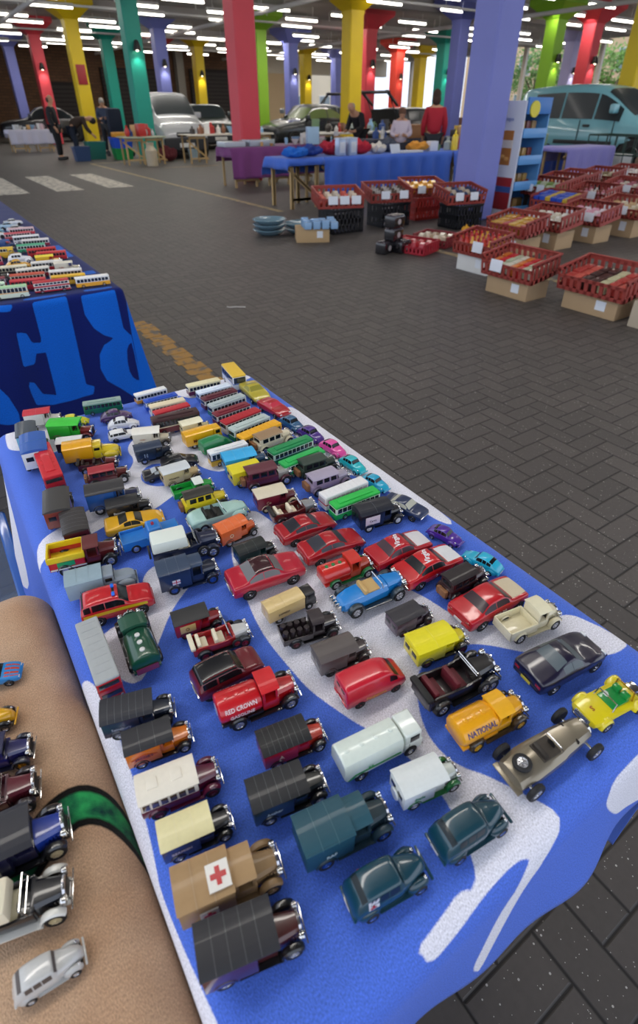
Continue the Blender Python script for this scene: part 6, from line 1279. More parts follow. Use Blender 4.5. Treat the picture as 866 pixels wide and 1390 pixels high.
for k, (x, lb) in enumerate(((6.42, 'left'), (6.66, 'right'))):
    r = empty('tin', (x, 8.86, .755), .1)
    boxo('tin_body', -.085, .085, -.05, .05, 0, .24, mat('#b4c4dc', .3, .3), r, .008)
    boxo('tin_lid', -.088, .088, -.053, .053, .24, .262, mat('#ccd4e0', .3, .5), r, .006)
    l = part(r, 'printed_panel', ('tinp',), lambda m: m.box(-.06, .06, -.054, -.05, .04, .2, .001), mat('#e2e6ec', .5))
    tag(r, '%s one of two pale blue tins standing on the blue cloth' % lb, 'tin')
gbox('price_card', 7.62, 8.80, .752, .26, .02, .15, '#d4dbe6', 'pale card leaning on the blue cloth left of the orange loaf', 'card', .2, .002, -.3)
gbox('book', 8.0, 8.84, .752, .5, .16, .035, '#dfe0e4', 'flat white booklet in front of the charcoal hat', 'booklet')
soft('bread_loaf', 8.35, 9.05, .755, .24, .14, .075, '#dc9838', 'orange brown loaf shape on the blue cloth', 'loaf', 8)
gbox('document_box', 8.7, 9.0, .752, .2, .12, .16, '#e2e4ea', 'white box beside the orange brown loaf', 'box')
r = empty('squeeze_bottle', (9.2, 8.9, .752)); part(r, 'bottle_body', ('sqb',), lambda m: m.lathe([(.01, 0), (.06, 0), (.062, .2), (.05, .25), (.02, .27), (.01, .27)], n=16), mat('#e8c814', .35, coat=.4)); part(r, 'cap', ('sqc',), lambda m: m.lathe([(.022, .27), (.022, .3), (.008, .33), (.001, .33)], n=12), mat('#e8d040', .4)); tag(r, 'bright yellow squeeze bottle on the blue cloth', 'bottle')
gbox('box', 9.6, 8.95, .752, .22, .14, .16, '#dd7a3c', 'orange and white carton right of the yellow squeeze bottle', 'box')
gbox('picture_frame', 8.05, 12.2, .752, .3, .1, .34, '#a8c8e4', 'light blue patterned box on the second purple cloth', 'box')
gbox('foil_tray', 6.1, 12.4, .752, .5, .4, .10, '#b8c0c8', 'shallow clear tray of glassware on the plum purple cloth', 'tray', 0, .02, rough=.15)
gbox('foil_tray', 6.75, 12.4, .752, .6, .4, .12, '#a8b0ba', 'deeper clear tray of glassware nearest the coral red pillar', 'tray', 0, .02, rough=.15)
r = empty('wooden_chest', (11.6, 12.9, .785), .15)
boxo('chest_body', -.5, .5, -.25, .25, 0, .26, mat('#94643c', .5, vary=.1, bscale=6), r, .01); boxo('lid', -.51, .51, -.26, .26, .26, .3, mat('#a06c40', .5), r, .01); tag(r, 'brown wooden chest on the dark navy cloth', 'chest')

# ---- crates and trays
def slat_wall(m, x0, y0, x1, y1, z0, z1, n, t=.006):
    d = Vector((x1 - x0, y1 - y0, 0)); L = d.length; d.normalize(); nx = Vector((-d.y, d.x, 0)) * t
    def bar(a, b, za, zb):
        p = Vector((x0, y0, 0)) + d * a; q_ = Vector((x0, y0, 0)) + d * b
        vs = [p - nx, q_ - nx, q_ + nx, p + nx]
        m.rings([[(v.x, v.y, za) for v in vs], [(v.x, v.y, zb) for v in vs]])
    h = z1 - z0
    bar(0, L, z0, z0 + h * .22); bar(0, L, z1 - h * .2, z1)
    for k in range(n + 1):
        a = L * k / n; bar(max(0, a - L / n * .24), min(L, a + L / n * .24), z0, z1)
def tray_mesh(w, d, h, n1=9, n2=6, top=1.06):
    def f(m):
        m.box(-w / 2, w / 2, -d / 2, d / 2, 0, .012)
        c = [(-w / 2, -d / 2), (w / 2, -d / 2), (w / 2, d / 2), (-w / 2, d / 2)]
        for i in range(4):
            a, b = c[i], c[(i + 1) % 4]; slat_wall(m, a[0], a[1], b[0], b[1], 0, h * (.72 if i == 0 else 1), n1 if i % 2 == 0 else n2)
    return f
def tray(x, y, z, rz, c='#9a4038', w=.62, d=.42, h=.17, tilt=.16, lab='', cat='tray'):
    o = empty('display_tray', (x, y, z), rz, 1, (tilt, 0))
    part(o, 'basket', ('tray', w, d, h), tray_mesh(w, d, h), mat(c, .5, coat=.1), sharp=20)
    part(o, 'rim', ('trim', w, d, h), lambda m: [m.box(a, b, c_, d_, h - .012, h + .006, .002) for a, b, c_, d_ in ((-w / 2 - .012, w / 2 + .012, d / 2 - .006, d / 2 + .014), (-w / 2 - .012, -w / 2 + .008, -d / 2, d / 2), (w / 2 - .008, w / 2 + .012, -d / 2, d / 2))], mat(c, .5, coat=.1))
    tag(o, lab, cat, 'plastic display trays'); return o
def crate(x, y, z, rz, c, lab, w=.44, d=.34, h=.26):
    o = empty('stacking_crate', (x, y, z), rz)
    def f(m):
        m.box(-w / 2, w / 2, -d / 2, d / 2, 0, .012); cc = [(-w / 2, -d / 2), (w / 2, -d / 2), (w / 2, d / 2), (-w / 2, d / 2)]
        for i in range(4):
            a, b = cc[i], cc[(i + 1) % 4]; slat_wall(m, a[0], a[1], b[0], b[1], 0, h * .5, 8); slat_wall(m, a[0], a[1], b[0], b[1], h * .5, h, 8)
    part(o, 'basket', ('crate', w, d, h), f, mat(c, .45, coat=.2), sharp=20)
    part(o, 'rim', ('crim', w, d, h), lambda m: [m.box(a, b, c_, d_, h - .01, h + .008, .002) for a, b, c_, d_ in ((-w / 2 - .01, w / 2 + .01, d / 2 - .006, d / 2 + .01), (-w / 2 - .01, w / 2 + .01, -d / 2 - .01, -d / 2 + .006), (-w / 2 - .01, -w / 2 + .006, -d / 2, d / 2), (w / 2 - .006, w / 2 + .01, -d / 2, d / 2))], mat(c, .45, coat=.2))
    tag(o, lab, 'crate', 'stacking crates'); return o
def cardbox(x, y, z, rz, w, d, h, lab, c='#b09470', lbl=True):
    o = empty('cardboard_box', (x, y, z), rz)
    part(o, 'carton', ('cb', w, d, h), lambda m: m.box(-w / 2, w / 2, -d / 2, d / 2, 0, h, .004), mat(c, .8, vary=.06, bscale=6))
    part(o, 'flap_seam', ('cbs', w, d, h), lambda m: (m.box(-w / 2 - .001, w / 2 + .001, -.003, .003, h, h + .002), m.box(-w / 2 - .002, -w / 2, -.02, .02, h * .4, h)), mat('#8a6e4c', .6))
    if lbl: part(o, 'shipping_label', ('cbl', w, d, h), lambda m: m.box(w * .12, w * .3, -d / 2 - .002, -d / 2, h * .35, h * .85), mat('#dde2e8', .6))
    tag(o, lab, 'box', 'cardboard boxes'); return o
def packets(t, w, d, h, cols, labs, kind, n, m_, where, z0=.016, fill=.6):
    h = h + (.05 if kind in ('bar', 'bag') else .03)
    """packets lying in a tray: individual things in the tray's plane"""
    M = t.matrix_basis.copy() if False else Matrix.LocRotScale(t.location, t.rotation_euler, None)
    for i in range(n):
        for j in range(m_):
            k = (i * m_ + j); c = cols[(i if len(cols) > 1 else 0) % len(cols)]
            px = -w / 2 + w * (i + .5) / n; py = -d / 2 + d * (j + .5) / m_
            pw, pd = w / n * .86, d / m_ * .86
            if kind == 'bar':
                me = CACHE.get(('pk', kind, round(pw, 3), round(pd, 3), h))
                def f(m): m.box(-pw / 2, pw / 2, -pd / 2, pd / 2, 0, h, .006)
            elif kind == 'bag':
                def f(m):
                    rings = []
                    for s, tt in ((-.5, .01), (-.46, .02), (-.3, .8), (0, 1), (.3, .8), (.46, .02), (.5, .01)):
                        rings.append([(-pw / 2, s * pd, h * .4), (-pw * .3, s * pd, h * (.4 - .4 * tt)), (pw * .3, s * pd, h * (.4 - .4 * tt)), (pw / 2, s * pd, h * .4), (pw * .3, s * pd, h * (.4 + .6 * tt)), (-pw * .3, s * pd, h * (.4 + .6 * tt))])
                    m.rings(rings)
            elif kind == 'can':
                def f(m): m.cyl((-pw / 2, 0, h / 2), (pw / 2, 0, h / 2), h / 2, None, 12)
            else:
                def f(m): m.lathe([(.001, 0), (pw * .45, 0), (pw * .45, h * .6), (pw * .2, h * .78), (pw * .18, h), (.001, h)], n=10)
            key = ('pk', kind, round(pw, 3), round(pd, 3), h)
            me = CACHE.get(key)
            if me is None: mb = MB(); f(mb); me = mb.mesh('packet', 30); CACHE[key] = me
            o = link({'bar': 'packet', 'bag': 'snack_bag', 'can': 'tin_can', 'btl': 'bottle'}[kind], me, mat(c, .35, coat=.4, vary=.15, bscale=40))
            zz = z0 + rb.uniform(0, .012)
            o.matrix_basis = M @ Matrix.Translation((px, py, zz)) @ Matrix.Rotation(rb.uniform(-.12, .12), 4, 'Z')
            tag(o, labs[(i if len(cols) > 1 else 0) % len(labs)] + ' ' + where, 'packet', 'packets in the ' + where.split(' in the ', 1)[-1])
def cards(t, w, d, h, xs, lab):
    M = Matrix.LocRotScale(t.location, t.rotation_euler, None)
    for k, x in enumerate(xs):
        o = link('price_card', CACHE.setdefault('card', (lambda: (lambda mb: (mb.box(-.065, .065, -.002, .002, -.05, .05, .001), mb.mesh('price_card'))[1])(MB()))()), mat('#e2e6ee', .6))
        o.matrix_basis = M @ Matrix.Translation((x, -d / 2 - .016, h * .62)) @ Matrix.Rotation(-.25, 4, 'X')
        tag(o, '%s white price card %s' % (('left', 'right', 'extra')[k % 3], lab), 'card', 'price cards on the trays')
YR = -pi / 2      # facing -x, long side along y
# nearest row
def stand_tray(x, y, rz, base_h, lab, where, pk, base='box', cd=(), tiltz=.16, c='#9a4038', w=.62, d=.42, h=.17, boxlab=None, base_c='#b09470'):
    if base == 'box': cardbox(x, y, 0, rz, w * .82, d * .8, base_h, boxlab, base_c)
    t = tray(x, y, base_h + .5 * d * sin(tiltz) + .006, rz, c, w, d, h, tiltz, lab)
    if pk: packets(t, w - .04, d - .05, *pk, where)
    if cd: cards(t, w, d, h, cd, 'clipped to the ' + where.split(' in the ', 1)[-1])
    return t
def tp(px, py, z=.3): v = at(px, py, z); return v.x, v.y
def near_tray(px, py, base_h, lab, where, pk, cd=(), boxlab='', base_c='#b09470', w=.62, d=.42, z=.3):
    x, y = tp(px, py, z); return stand_tray(x, y, YR, base_h, lab, where, pk, cd=cd, boxlab=boxlab, base_c=base_c, w=w, d=d)
near_tray(706, 362, .15, 'dark red slatted tray of snack packets on a box, nearest the camera on the left', 'in the nearest left tray', (.03, ['#d8782c', '#c8282c', '#b8c0a0', '#d8d4c0'], ['orange snack packet', 'red snack packet', 'pale green snack packet', 'cream snack packet'], 'bar', 8, 3), boxlab='cardboard box under the nearest left tray', cd=(-.1,), w=.56, d=.36, z=.24)
near_tray(822, 382, .15, 'dark red slatted tray of dark packets on a box, nearest to the right edge', 'in the nearest right tray', (.035, ['#b8443c', '#c85a4c', '#3c2420', '#4a2c28', '#c8c49c'], ['pinkish red packet', 'salmon red packet', 'dark brown packet', 'chocolate brown packet', 'pale olive packet'], 'bar', 7, 3), boxlab='cardboard box under the nearest right tray', w=.6, d=.4, z=.24)
vx, vy = tp(872, 425, .1); cardbox(vx + .12, vy - .1, 0, YR, .3, .4, .2, 'pale cardboard box cut by the right edge of the photo', '#b8aa94')
near_tray(657, 326, .16, 'dark red tray with red bottles of sauce beside the squash', 'in the sauce tray', (.11, ['#b02420', '#c83428', '#d8a030'], ['red sauce bottle', 'bright red sauce bottle', 'yellow topped sauce bottle'], 'btl', 6, 4), boxlab='white box under the sauce tray', base_c='#d8d8d4', cd=(.1,), w=.5, d=.34)
near_tray(703, 306, .2, 'dark red tray with yellow cartons behind the sauce tray', 'in the yellow carton tray', (.05, ['#d8b048', '#c89030', '#b8443c'], ['yellow carton', 'ochre carton', 'red carton'], 'bar', 6, 3), boxlab='cardboard box under the yellow carton tray', w=.56, d=.4)
near_tray(748, 298, .2, 'dark red tray heaped with white packets in the second row', 'in the white packet tray', (.045, ['#d8d0bc', '#e0dcd0'], ['cream flour packet', 'white flour packet'], 'bag', 5, 3), boxlab='cardboard box under the white packet tray', cd=(-.12, .08), w=.6)
near_tray(800, 291, .2, 'dark red tray with pink and white bags in the second row', 'in the pink bag tray', (.045, ['#d89aac', '#e2d4d8'], ['pink sweet bag', 'whitish sweet bag'], 'bag', 5, 3), boxlab='cardboard box under the pink bag tray', cd=(-.15, 0, .15), w=.6)
near_tray(850, 285, .22, 'dark red tray with nut bags at the right edge of the second row', 'in the nut tray', (.04, ['#c8a878', '#d8ccb0'], ['tan nut bag', 'pale nut bag'], 'bag', 5, 3), boxlab='cardboard box under the nut tray', cd=(-.12, .08), w=.6)
near_tray(757, 274, .2, 'dark red tray packed with blue and yellow packets in the third row', 'in the blue packet tray', (.09, ['#2c50c0', '#3058c8', '#d8b43c'], ['blue biscuit packet', 'bright blue biscuit packet', 'yellow biscuit packet'], 'bar', 6, 3), boxlab='cardboard box under the blue packet tray')
near_tray(806, 267, .24, 'dark red tray with jars and packets in the third row', 'in the jar tray', (.07, ['#8a4030', '#c87a8c', '#d8d4cc'], ['brown jar', 'rose jar', 'white jar'], 'btl', 6, 3), boxlab='cardboard box under the jar tray', cd=(0.1,))
near_tray(852, 260, .26, 'dark red tray at the right edge of the third row', 'in the third row edge tray', (.05, ['#b06070', '#d0c8b8'], ['dusky pink packet', 'beige packet'], 'bag', 5, 3), boxlab='cardboard box under the third row edge tray', cd=(-.1, .1))
FOUR = [(*tp(742, 256, .4), ['#7a9a4c', '#c4ccac'], ['green bag', 'pale green bag'], 'behind the display stand'), (*tp(762, 249, .4), ['#c8442c', '#d88830'], ['red orange bag', 'orange bag'], 'with orange bags'), (*tp(783, 244, .4), ['#3a2c2c', '#8a3c34'], ['black packet', 'dark red packet'], 'with black packets'), (*tp(818, 240, .4), ['#8a7a58', '#c4b89c'], ['olive tan bag', 'stone coloured bag'], 'with olive bags'), (*tp(853, 236, .4), ['#c8bcc0', '#e0dcd8'], ['greyish pink bag', 'off white bag'], 'at the right end')]
for k, (x, y, cc, ll, nm) in enumerate(FOUR):
    crate(x, y, 0, YR, '#1d1d20', 'black slatted crate under the far row tray ' + nm, .5, .36, .3)
    stand_tray(x, y, YR, .31, 'dark red tray of the far row ' + nm, 'in the far row tray ' + nm, (.05, cc, ll, 'bag', 5, 2), base=None, cd=(-.14, .06))
# row in front of the blue cloth
crate(4.9, 6.72, 0, 0, '#1a1a1e', 'black slatted crate under the leftmost tray before the blue cloth', .5, .36, .3)
stand_tray(4.85, 6.75, -.35, .31, 'dark red tray with papers, leftmost before the blue cloth', 'in the leftmost tray before the blue cloth', (.05, ['#c8452c', '#d8c8b0', '#c0b4a0'], ['red crisp bag', 'pale crisp bag', 'stone crisp bag'], 'bag', 5, 3), base=None, cd=(-.12, .04, .2))
crate(5.78, 6.75, 0, 0, '#1b1b20', 'black slatted crate under the tray of small jars', .5, .36, .3)
stand_tray(5.75, 6.8, -.3, .31, 'dark red tray of small dark jars before the blue cloth', 'in the small jar tray', (.09, ['#5c4a40', '#b4b0ac'], ['dark jar', 'silver topped jar'], 'btl', 7, 4), base=None, cd=(-.1, .18))
crate(6.6, 6.95, 0, 0, '#b83024', 'bright red slatted crate between the black crates', .5, .36, .3)
stand_tray(6.6, 6.98, -.3, .31, 'dark red tray holding yellow packets before the blue cloth', 'in the yellow packet tray', (.07, ['#e8a418', '#ecb42c'], ['amber packet', 'golden packet'], 'bag', 4, 2), base=None, cd=(-.1, .16))
crate(6.54, 6.05, 0, 0, '#17191f', 'black crate full of bottles left of the display stand', .5, .36, .3)
stand_tray(6.5, 6.1, -.2, .31, 'dark red tray beside the foot of the big lilac pillar', 'in the pillar side tray', (.06, ['#2c3c60', '#b8a890'], ['navy packet', 'buff packet'], 'bag', 5, 3), base=None, cd=(-.14, .1))
# low pink red baskets, cans, cardboard box with tins
for k, (x, y, cc, ll, lb) in enumerate(((4.85, 5.15, ['#b82030'], ['crimson cloth bag'], 'low bright red basket right of the black can packs'), (5.35, 5.3, ['#d8ccb4', '#b49c80'], ['pale biscuit packet', 'brown biscuit packet'], 'low dark red basket heaped with pale packets'))):
    t = tray(x, y, .01, YR + .3, '#b02434' if k == 0 else '#8c3038', .46, .34, .12, 0.03, lb); packets(t, .42, .3, .05, cc, ll, 'bag', 4, 2, 'in the ' + lb)
r = empty('gourd', (5.35, 5.0, .005))
soft('squash', 5.72, 5.1, .0, .09, .12, .10, '#dca02c', 'yellow cylinder shaped squash beside the sauce tray', 'squash', 21)
def canpack(x, y, z, rz, lab):
    o = empty('can_pack', (x, y, z), rz)
    part(o, 'wrap', ('cpw',), lambda m: m.box(-.1, .1, -.07, .07, .004, .125, .012), mat('#151418', .2, coat=1))
    for i in range(3):
        for j in range(2): part(o, 'can', ('cpc', i, j), lambda m: m.lathe([(.01, .002), (.028, .002), (.032, .012), (.032, .125), (.027, .137), (.01, .137)], (-.066 + i * .066, -.034 + j * .068, 0), 'z', 14), mat('#2a1c24', .25, .4))
    part(o, 'badge', ('cpb',), lambda m: (m.lathe([(.001, -.0725), (.03, -.0725), (.03, -.07), (.001, -.07)], (0, 0, .065), 'y', 14)), mat('#a8a0a0', .3))
    tag(o, lab, 'can pack', 'packs of black drink cans')
bpy.data.objects.remove(r)
canpack(4.50, 5.28, 0, .3, 'black drink can pack on the floor, left of the little pile'); canpack(4.70, 5.20, 0, .2, 'black drink can pack on the floor, right of the little pile'); canpack(4.60, 5.25, .14, .25, 'black drink can pack on top of the little pile, lower of two'); canpack(4.60, 5.25, .28, .2, 'topmost black drink can pack of the little pile')
cardbox(4.22, 6.42, 0, -.5, .42, .34, .16, 'open cardboard box filled with pale blue tins', '#b89a70')
for k in range(4):
    for j in range(3): gbox('tin', 4.08 + k * .1 + j * .04, 6.30 + j * .1 - k * .05, .162, .09, .08, .08 + .012 * ((k + j) % 3), '#8cb0d4', 'small pale blue tin on top of the open cardboard box', 'tin', -.5, .006, 0, 'pale blue tins on the cardboard box', .25)
for k in range(5):
    mb = MB(); mb.lathe([(.12, 0), (.2, .05), (.21, .06), (.2, .065), (.115, .012), (.01, .012), (.01, 0)], n=20)
    o = link('bowl', mb.mesh('bowl'), mat('#7898a8', .1, alpha=.75)); o.location = (3.95 + (k % 2) * .40 , 7.05 - (k % 2) * .15, .001 + (k // 2) * .062); o.scale = (1.1, 1.1, 1.2)
    tag(o, 'stacked pale blue glass bowl on the floor beside the open cardboard box', 'bowl', 'stacked glass bowls on the floor')
# ---- display stand
SX, SY = 7.9, 6.38
r = empty('display_stand', (SX, SY, 0)); r.scale = (1, 1.35, 1)
SW = mat('#dfe4ec', .35, coat=.3); SB = mat('#5a9ad8', .4, coat=.3)
boxo('side_panel', -.28, -.26, -.22, .22, 0, 1.52, SW, r, .004); boxo('side_panel', .26, .28, -.22, .22, 0, 1.52, SB, r, .004)
boxo('back_panel', -.26, .26, .2, .22, 0, 1.52, SB, r, .003)
for k in range(5): boxo('shelf', -.26, .26, -.22, .2, .06 + k * .34, .09 + k * .34, SB, r, .003)
for k in range(4): boxo('shelf_lip', -.26, .26, -.235, -.215, .05 + k * .34, .17 + k * .34, SB, r, .003)
boxo('top_board', -.26, .26, -.235, -.215, 1.36, 1.56, mat('#3c7cc8', .4), r, .003)
p_ = part(r, 'crisp_bag_picture', ('cbp',), lambda m: m.box(-.284, -.28, -.12, .14, .72, 1.16, .001), mat('#b87838', .4)); part(p_, 'picture_band', ('cbp2',), lambda m: m.box(-.287, -.284, -.12, .14, .94, 1.04), mat('#e4dcd0', .5)); part(p_, 'picture_crisps', ('cbp3',), lambda m: [m.sph((-.284, -.07 + k * .055, .80 + .03 * (k % 2)), .032, .15, 1, .8) for k in range(4)], mat('#dca458', .5))
p_ = part(r, 'crisp_bag_picture', ('cbq',), lambda m: m.box(-.284, -.28, -.2, .06, .12, .56, .001), mat('#a02c2c', .4)); part(p_, 'picture_band', ('cbq2',), lambda m: m.box(-.287, -.284, -.2, .06, .36, .44), mat('#3c5c9c', .5))
part(r, 'round_sign', ('stand_sign',), lambda m: m.lathe([(.001, -.25), (.1, -.25), (.1, -.235), (.001, -.235)], (-.12, 0, 1.42), 'y', 24), mat('#e2d42c', .4))
lettering(r, 'Crisps', .07, Matrix.Translation((-.285, 0, 1.3)) @ Matrix.Rotation(-pi / 2, 4, 'Z') @ Matrix.Rotation(pi / 2, 4, 'X'), mat('#8898c8', .4))
tag(r, 'white and blue cardboard display stand of crisps with a yellow round sign', 'display stand')
for k in range(4):
    for j in range(4):
        o = link('snack_bag', CACHE.setdefault('sbag', (lambda mb: (mb.box(-.05, .05, -.03, .03, 0, .17, .02), mb.mesh('bag'))[1])(MB())), mat(['#a8843c', '#7a3428', '#b89460', '#8a6c3c'][(k + j) % 4], .35, coat=.4)); o.location = (SX - .19 + j * .125, SY - .1, .091 + k * .34)
        tag(o, '%s crisp bag on the %s shelf of the display stand' % (['golden', 'dark red', 'tan', 'olive brown'][(k + j) % 4], ['lowest', 'second', 'third', 'top'][k]), 'crisp bag', 'crisp bags in the display stand')
# ---- wire trolley in front of the pale blue van
r = empty('wire_trolley', (13.3, 7.6, 0))
GT = mat('#1c3c34', .5)
def wire(m):
    for y in (-.9, .9):
        for k in range(9): m.cyl((-.35, y, .25), (-.35, y, .25), .01) if False else None
    for k in range(9): m.cyl((-.35, -.9 + k * .225, .25), (-.35, -.9 + k * .225, .95), .012, None, 5); m.cyl((.35, -.9 + k * .225, .25), (.35, -.9 + k * .225, .95), .012, None, 5)
    for z in (.25, .6, .95):
        m.tube([(-.35, -.9, z), (-.35, .9, z), (.35, .9, z), (.35, -.9, z), (-.35, -.9, z)], .016)
part(r, 'wire_cage', ('wc',), wire, GT); part(r, 'platform', ('wp',), lambda m: m.box(-.36, .36, -.92, .92, .18, .24, .01), mat('#4a3a2c', .7))
part(r, 'handle', ('wh',), lambda m: m.tube([(-.3, -.9, .3), (-.3, -.95, 1.15), (-.1, -.97, 1.3), (.1, -.97, 1.3), (.3, -.95, 1.15), (.3, -.9, .3)], .018), GT)
for i in (-.3, .3):
    for j in (-.7, .7): part(r, 'wheel', ('ww', i, j), lambda m: m.lathe([(.01, -.03), (.09, -.03), (.09, .03), (.01, .03)], (i, j, .09), 'y', 14), TYRE())
tag(r, 'dark green wire sided trolley standing before the pale blue van', 'trolley')
gbox('storage_box', 13.3, 7.9, .245, .5, .4, .35, '#d8dcdc', 'white plastic box inside the wire trolley', 'box')
soft('sack', 13.3, 7.2, .245, .25, .22, .2, '#8a7460', 'brown sack inside the wire trolley', 'sack', 31)
# ---- real cars
def real_car(style, x, y, rz, L, body, lab, W=1.0, Hs=1.0, hatch=None, glass='#2c3438', cat='car', name='car', **k):
    r = empty(name, (x, y, 0), rz, L / 80.0)
    loft(r, style, body=body, W=W, Hs=Hs, glass=glass, bumper=k.pop('bumper', 'black'), **k)
    if hatch: part(r, 'open_tailgate', ('otg', style), lambda m: (m.prism([(-39, 30), (-52, 39), (-53, 38), (-51, 36.6), (-39, 28.6)], -13.5, -11.5, .2), m.prism([(-39, 30), (-52, 39), (-53, 38), (-51, 36.6), (-39, 28.6)], 11.5, 13.5, .2), m.box(-54, -49, -13.5, 13.5, 36.5, 38.6, .5), m.cyl((-38, -12, 21), (-46, -12, 33), .4), m.cyl((-38, 12, 21), (-46, 12, 33), .4)), mat('#1a1c20', .3, coat=.6))
    if hatch: part(r, 'boot_opening', ('bto', style), lambda m: m.box(-40.6, -38, -12, 12, 10, 27, .4), mat('#0d0d0e', .8))
    big = style in ('mpv', 'suv')
    part(r, 'lower_bumper', ('rclb', style), lambda m: m.box(37.6, 41.2, -14.6, 14.6, 4.4, 12 if big else 8.4, 1.4, 3), mat('#2a2c30', .5))
    part(r, 'front_plate', ('rcfp', style), lambda m: m.box(41.2, 41.5, -5, 5, 6.6, 9, .1), mat('#dcdcd8', .4))
    part(r, 'grille', ('rcgr', style), lambda m: m.box(39.2, 40.6, -6, 6, 12.4 if big else 9, 15 if big else 11, .4), mat('#17181a', .5))
    zz = 22.5 if big else 18.5
    for sd in (-1, 1):
        part(r, 'wing_mirror', ('rcwm', style, sd, W), lambda m: (m.box(11.5, 14, sd * 17.4 * W - 2.2, sd * 17.4 * W + 2.2, zz, zz + 3.6, 1.0, 3)), paint(body))
        part(r, 'side_trim', ('rcst', style, sd, W), lambda m: m.box(-15, 15, sd * 17.3 * W - .3, sd * 17.3 * W + .3, 10.6, 12.2, .2), mat('#24272a', .5))
        for xd in (-3, 14): part(r, 'door_seam', ('rcds', style, sd, W, xd), lambda m: m.box(xd, xd + .25, sd * 17.25 * W - .2, sd * 17.25 * W + .2, 7, 20), mat('#141618', .6))
        part(r, 'door_handle', ('rcdh', style, sd, W), lambda m: m.box(-1, 2.2, sd * 17.1 * W - .5, sd * 17.1 * W + .5, 17.4, 18.4, .3), mat('#24272a', .5))
    tag(r, lab, cat); return r
real_car('mpv', 8.75, 22.7, R_(-97), 4.1, '#b4b6ba', 'silver people carrier facing the camera behind the stalls', W=1.0, bumper='black')
real_car('suv', 12.0, 26.6, R_(-100), 4.1, '#1f2c26', 'dark green hatchback behind the coral red pillar', W=1.0, Hs=.95)
real_car('suv', 17.6, 27.2, R_(-160), 4.4, '#7c848c', 'silver grey estate car with raised tailgate', Hs=.9, hatch=True)
real_car('sedan', 16.0, 24.4, R_(178), 4.4, '#20262a', 'black saloon with green tinted windows between the pillars', glass='#5a6a3c')
real_car('suv', 19.3, 21.2, R_(10), 4.2, '#1c1e22', 'black hatchback with its tailgate wide open behind the seller', hatch=True, Hs=.86)
real_car('sedan', 25.2, 21.9, R_(200), 4.4, '#5c2a2c', 'dark maroon car behind the woman in the red jumper')
real_car('suv', 24.0, 18.0, R_(190), 4.2, '#23272c', 'dark car with open tailgate left of the big lilac pillar', hatch=True)
real_car('sedan', 7.2, 36.0, R_(170), 4.4, '#20242c', 'dark car far behind the people on the left')
real_car('mpv', 16.6, 10.5, R_(-90), 4.7, '#7ab4c0', 'pale blue van with rounded roof at the right behind the stalls', W=.92, Hs=.9, hub='chrome')
# ---- left clutter
def tub(x, y, z, w, d, h, c, lab, cat='tub', name='storage_tub'):
    o = empty(name, (x, y, z))
    part(o, 'tub_body', ('tb', w, d, h), lambda m: (m.rings([[(sx * w / 2 * k, sy * d / 2 * k, zz) for sx, sy in ((-1, -1), (1, -1), (1, 1), (-1, 1))] for k, zz in ((.85, 0), (1, h), (.94, h), (.8, .02))])), mat(c, .45, coat=.3))
    part(o, 'tub_rim', ('tr', w, d, h), lambda m: [m.box(a, b, c_, d_, h - .02, h + .01, .004) for a, b, c_, d_ in ((-w / 2 - .02, w / 2 + .02, -d / 2 - .02, -d / 2), (-w / 2 - .02, w / 2 + .02, d / 2, d / 2 + .02), (-w / 2 - .02, -w / 2, -d / 2, d / 2), (w / 2, w / 2 + .02, -d / 2, d / 2))], mat(c, .45, coat=.3))
    tag(o, lab, cat); return o
tub(6.55, 21.6, 0, .62, .45, .32, '#149048', 'green plastic tub at the bottom of the pile of tubs'); tub(6.55, 21.6, .33, .66, .48, .3, '#2050d0', 'blue plastic tub stacked on the green tub')
gbox('folded_fabric', 6.55, 21.6, .64, .5, .36, .14, '#e09a20', 'orange folded fabric in the blue plastic tub', 'fabric', 0, .03)
tub(5.85, 22.3, 0, .6, .5, .5, '#1c7468', 'teal plastic tub left of the blue and green tubs')
tub(5.2, 21.6, 0, .5, .4, .4, '#26426c', 'dark blue plastic tub near the bending person')
soft('bag', 7.5, 20.0, 0, .3, .22, .2, '#5a1c24', 'dark red bag under the table by the large teal pillar', 'bag', 41)
r = empty('bucket', (8.5, 20.2, 0)); part(r, 'pail', ('pail',), lambda m: m.lathe([(.01, 0), (.13, 0), (.17, .3), (.18, .3), (.16, .29), (.12, .02), (.01, .02)], n=18), mat('#8ca0a8', .3)); part(r, 'handle', ('ph',), lambda m: m.tube([(.17, 0, .3), (.12, 0, .42), (0, 0, .46), (-.12, 0, .42), (-.17, 0, .3)], .008), mat('#a0a4a8', .3, .8)); tag(r, 'grey metal bucket under the table before the people carrier', 'bucket')
r = empty('milk_churn', (6.45, 18.5, 0)); part(r, 'can_body', ('churn',), lambda m: m.lathe([(.01, 0), (.16, 0), (.17, .4), (.1, .5), (.1, .56), (.12, .6), (.01, .6)], n=18), mat('#b4a890', .4)); tag(r, 'cream metal canister under the small table', 'canister')
gbox('notice', 7.02, 26.62, 2.2, .34, .02, .62, '#a02428', 'small red notice fixed to the yellow pillar', 'notice', 0, .002)
for o_ in (bpy.data.objects[-1],): pass
gbox('notice', 5.2, 43.2, 1.4, .5, .02, .6, '#d8dce0', 'white notice on the far grey wall strip', 'notice', 0, .002)
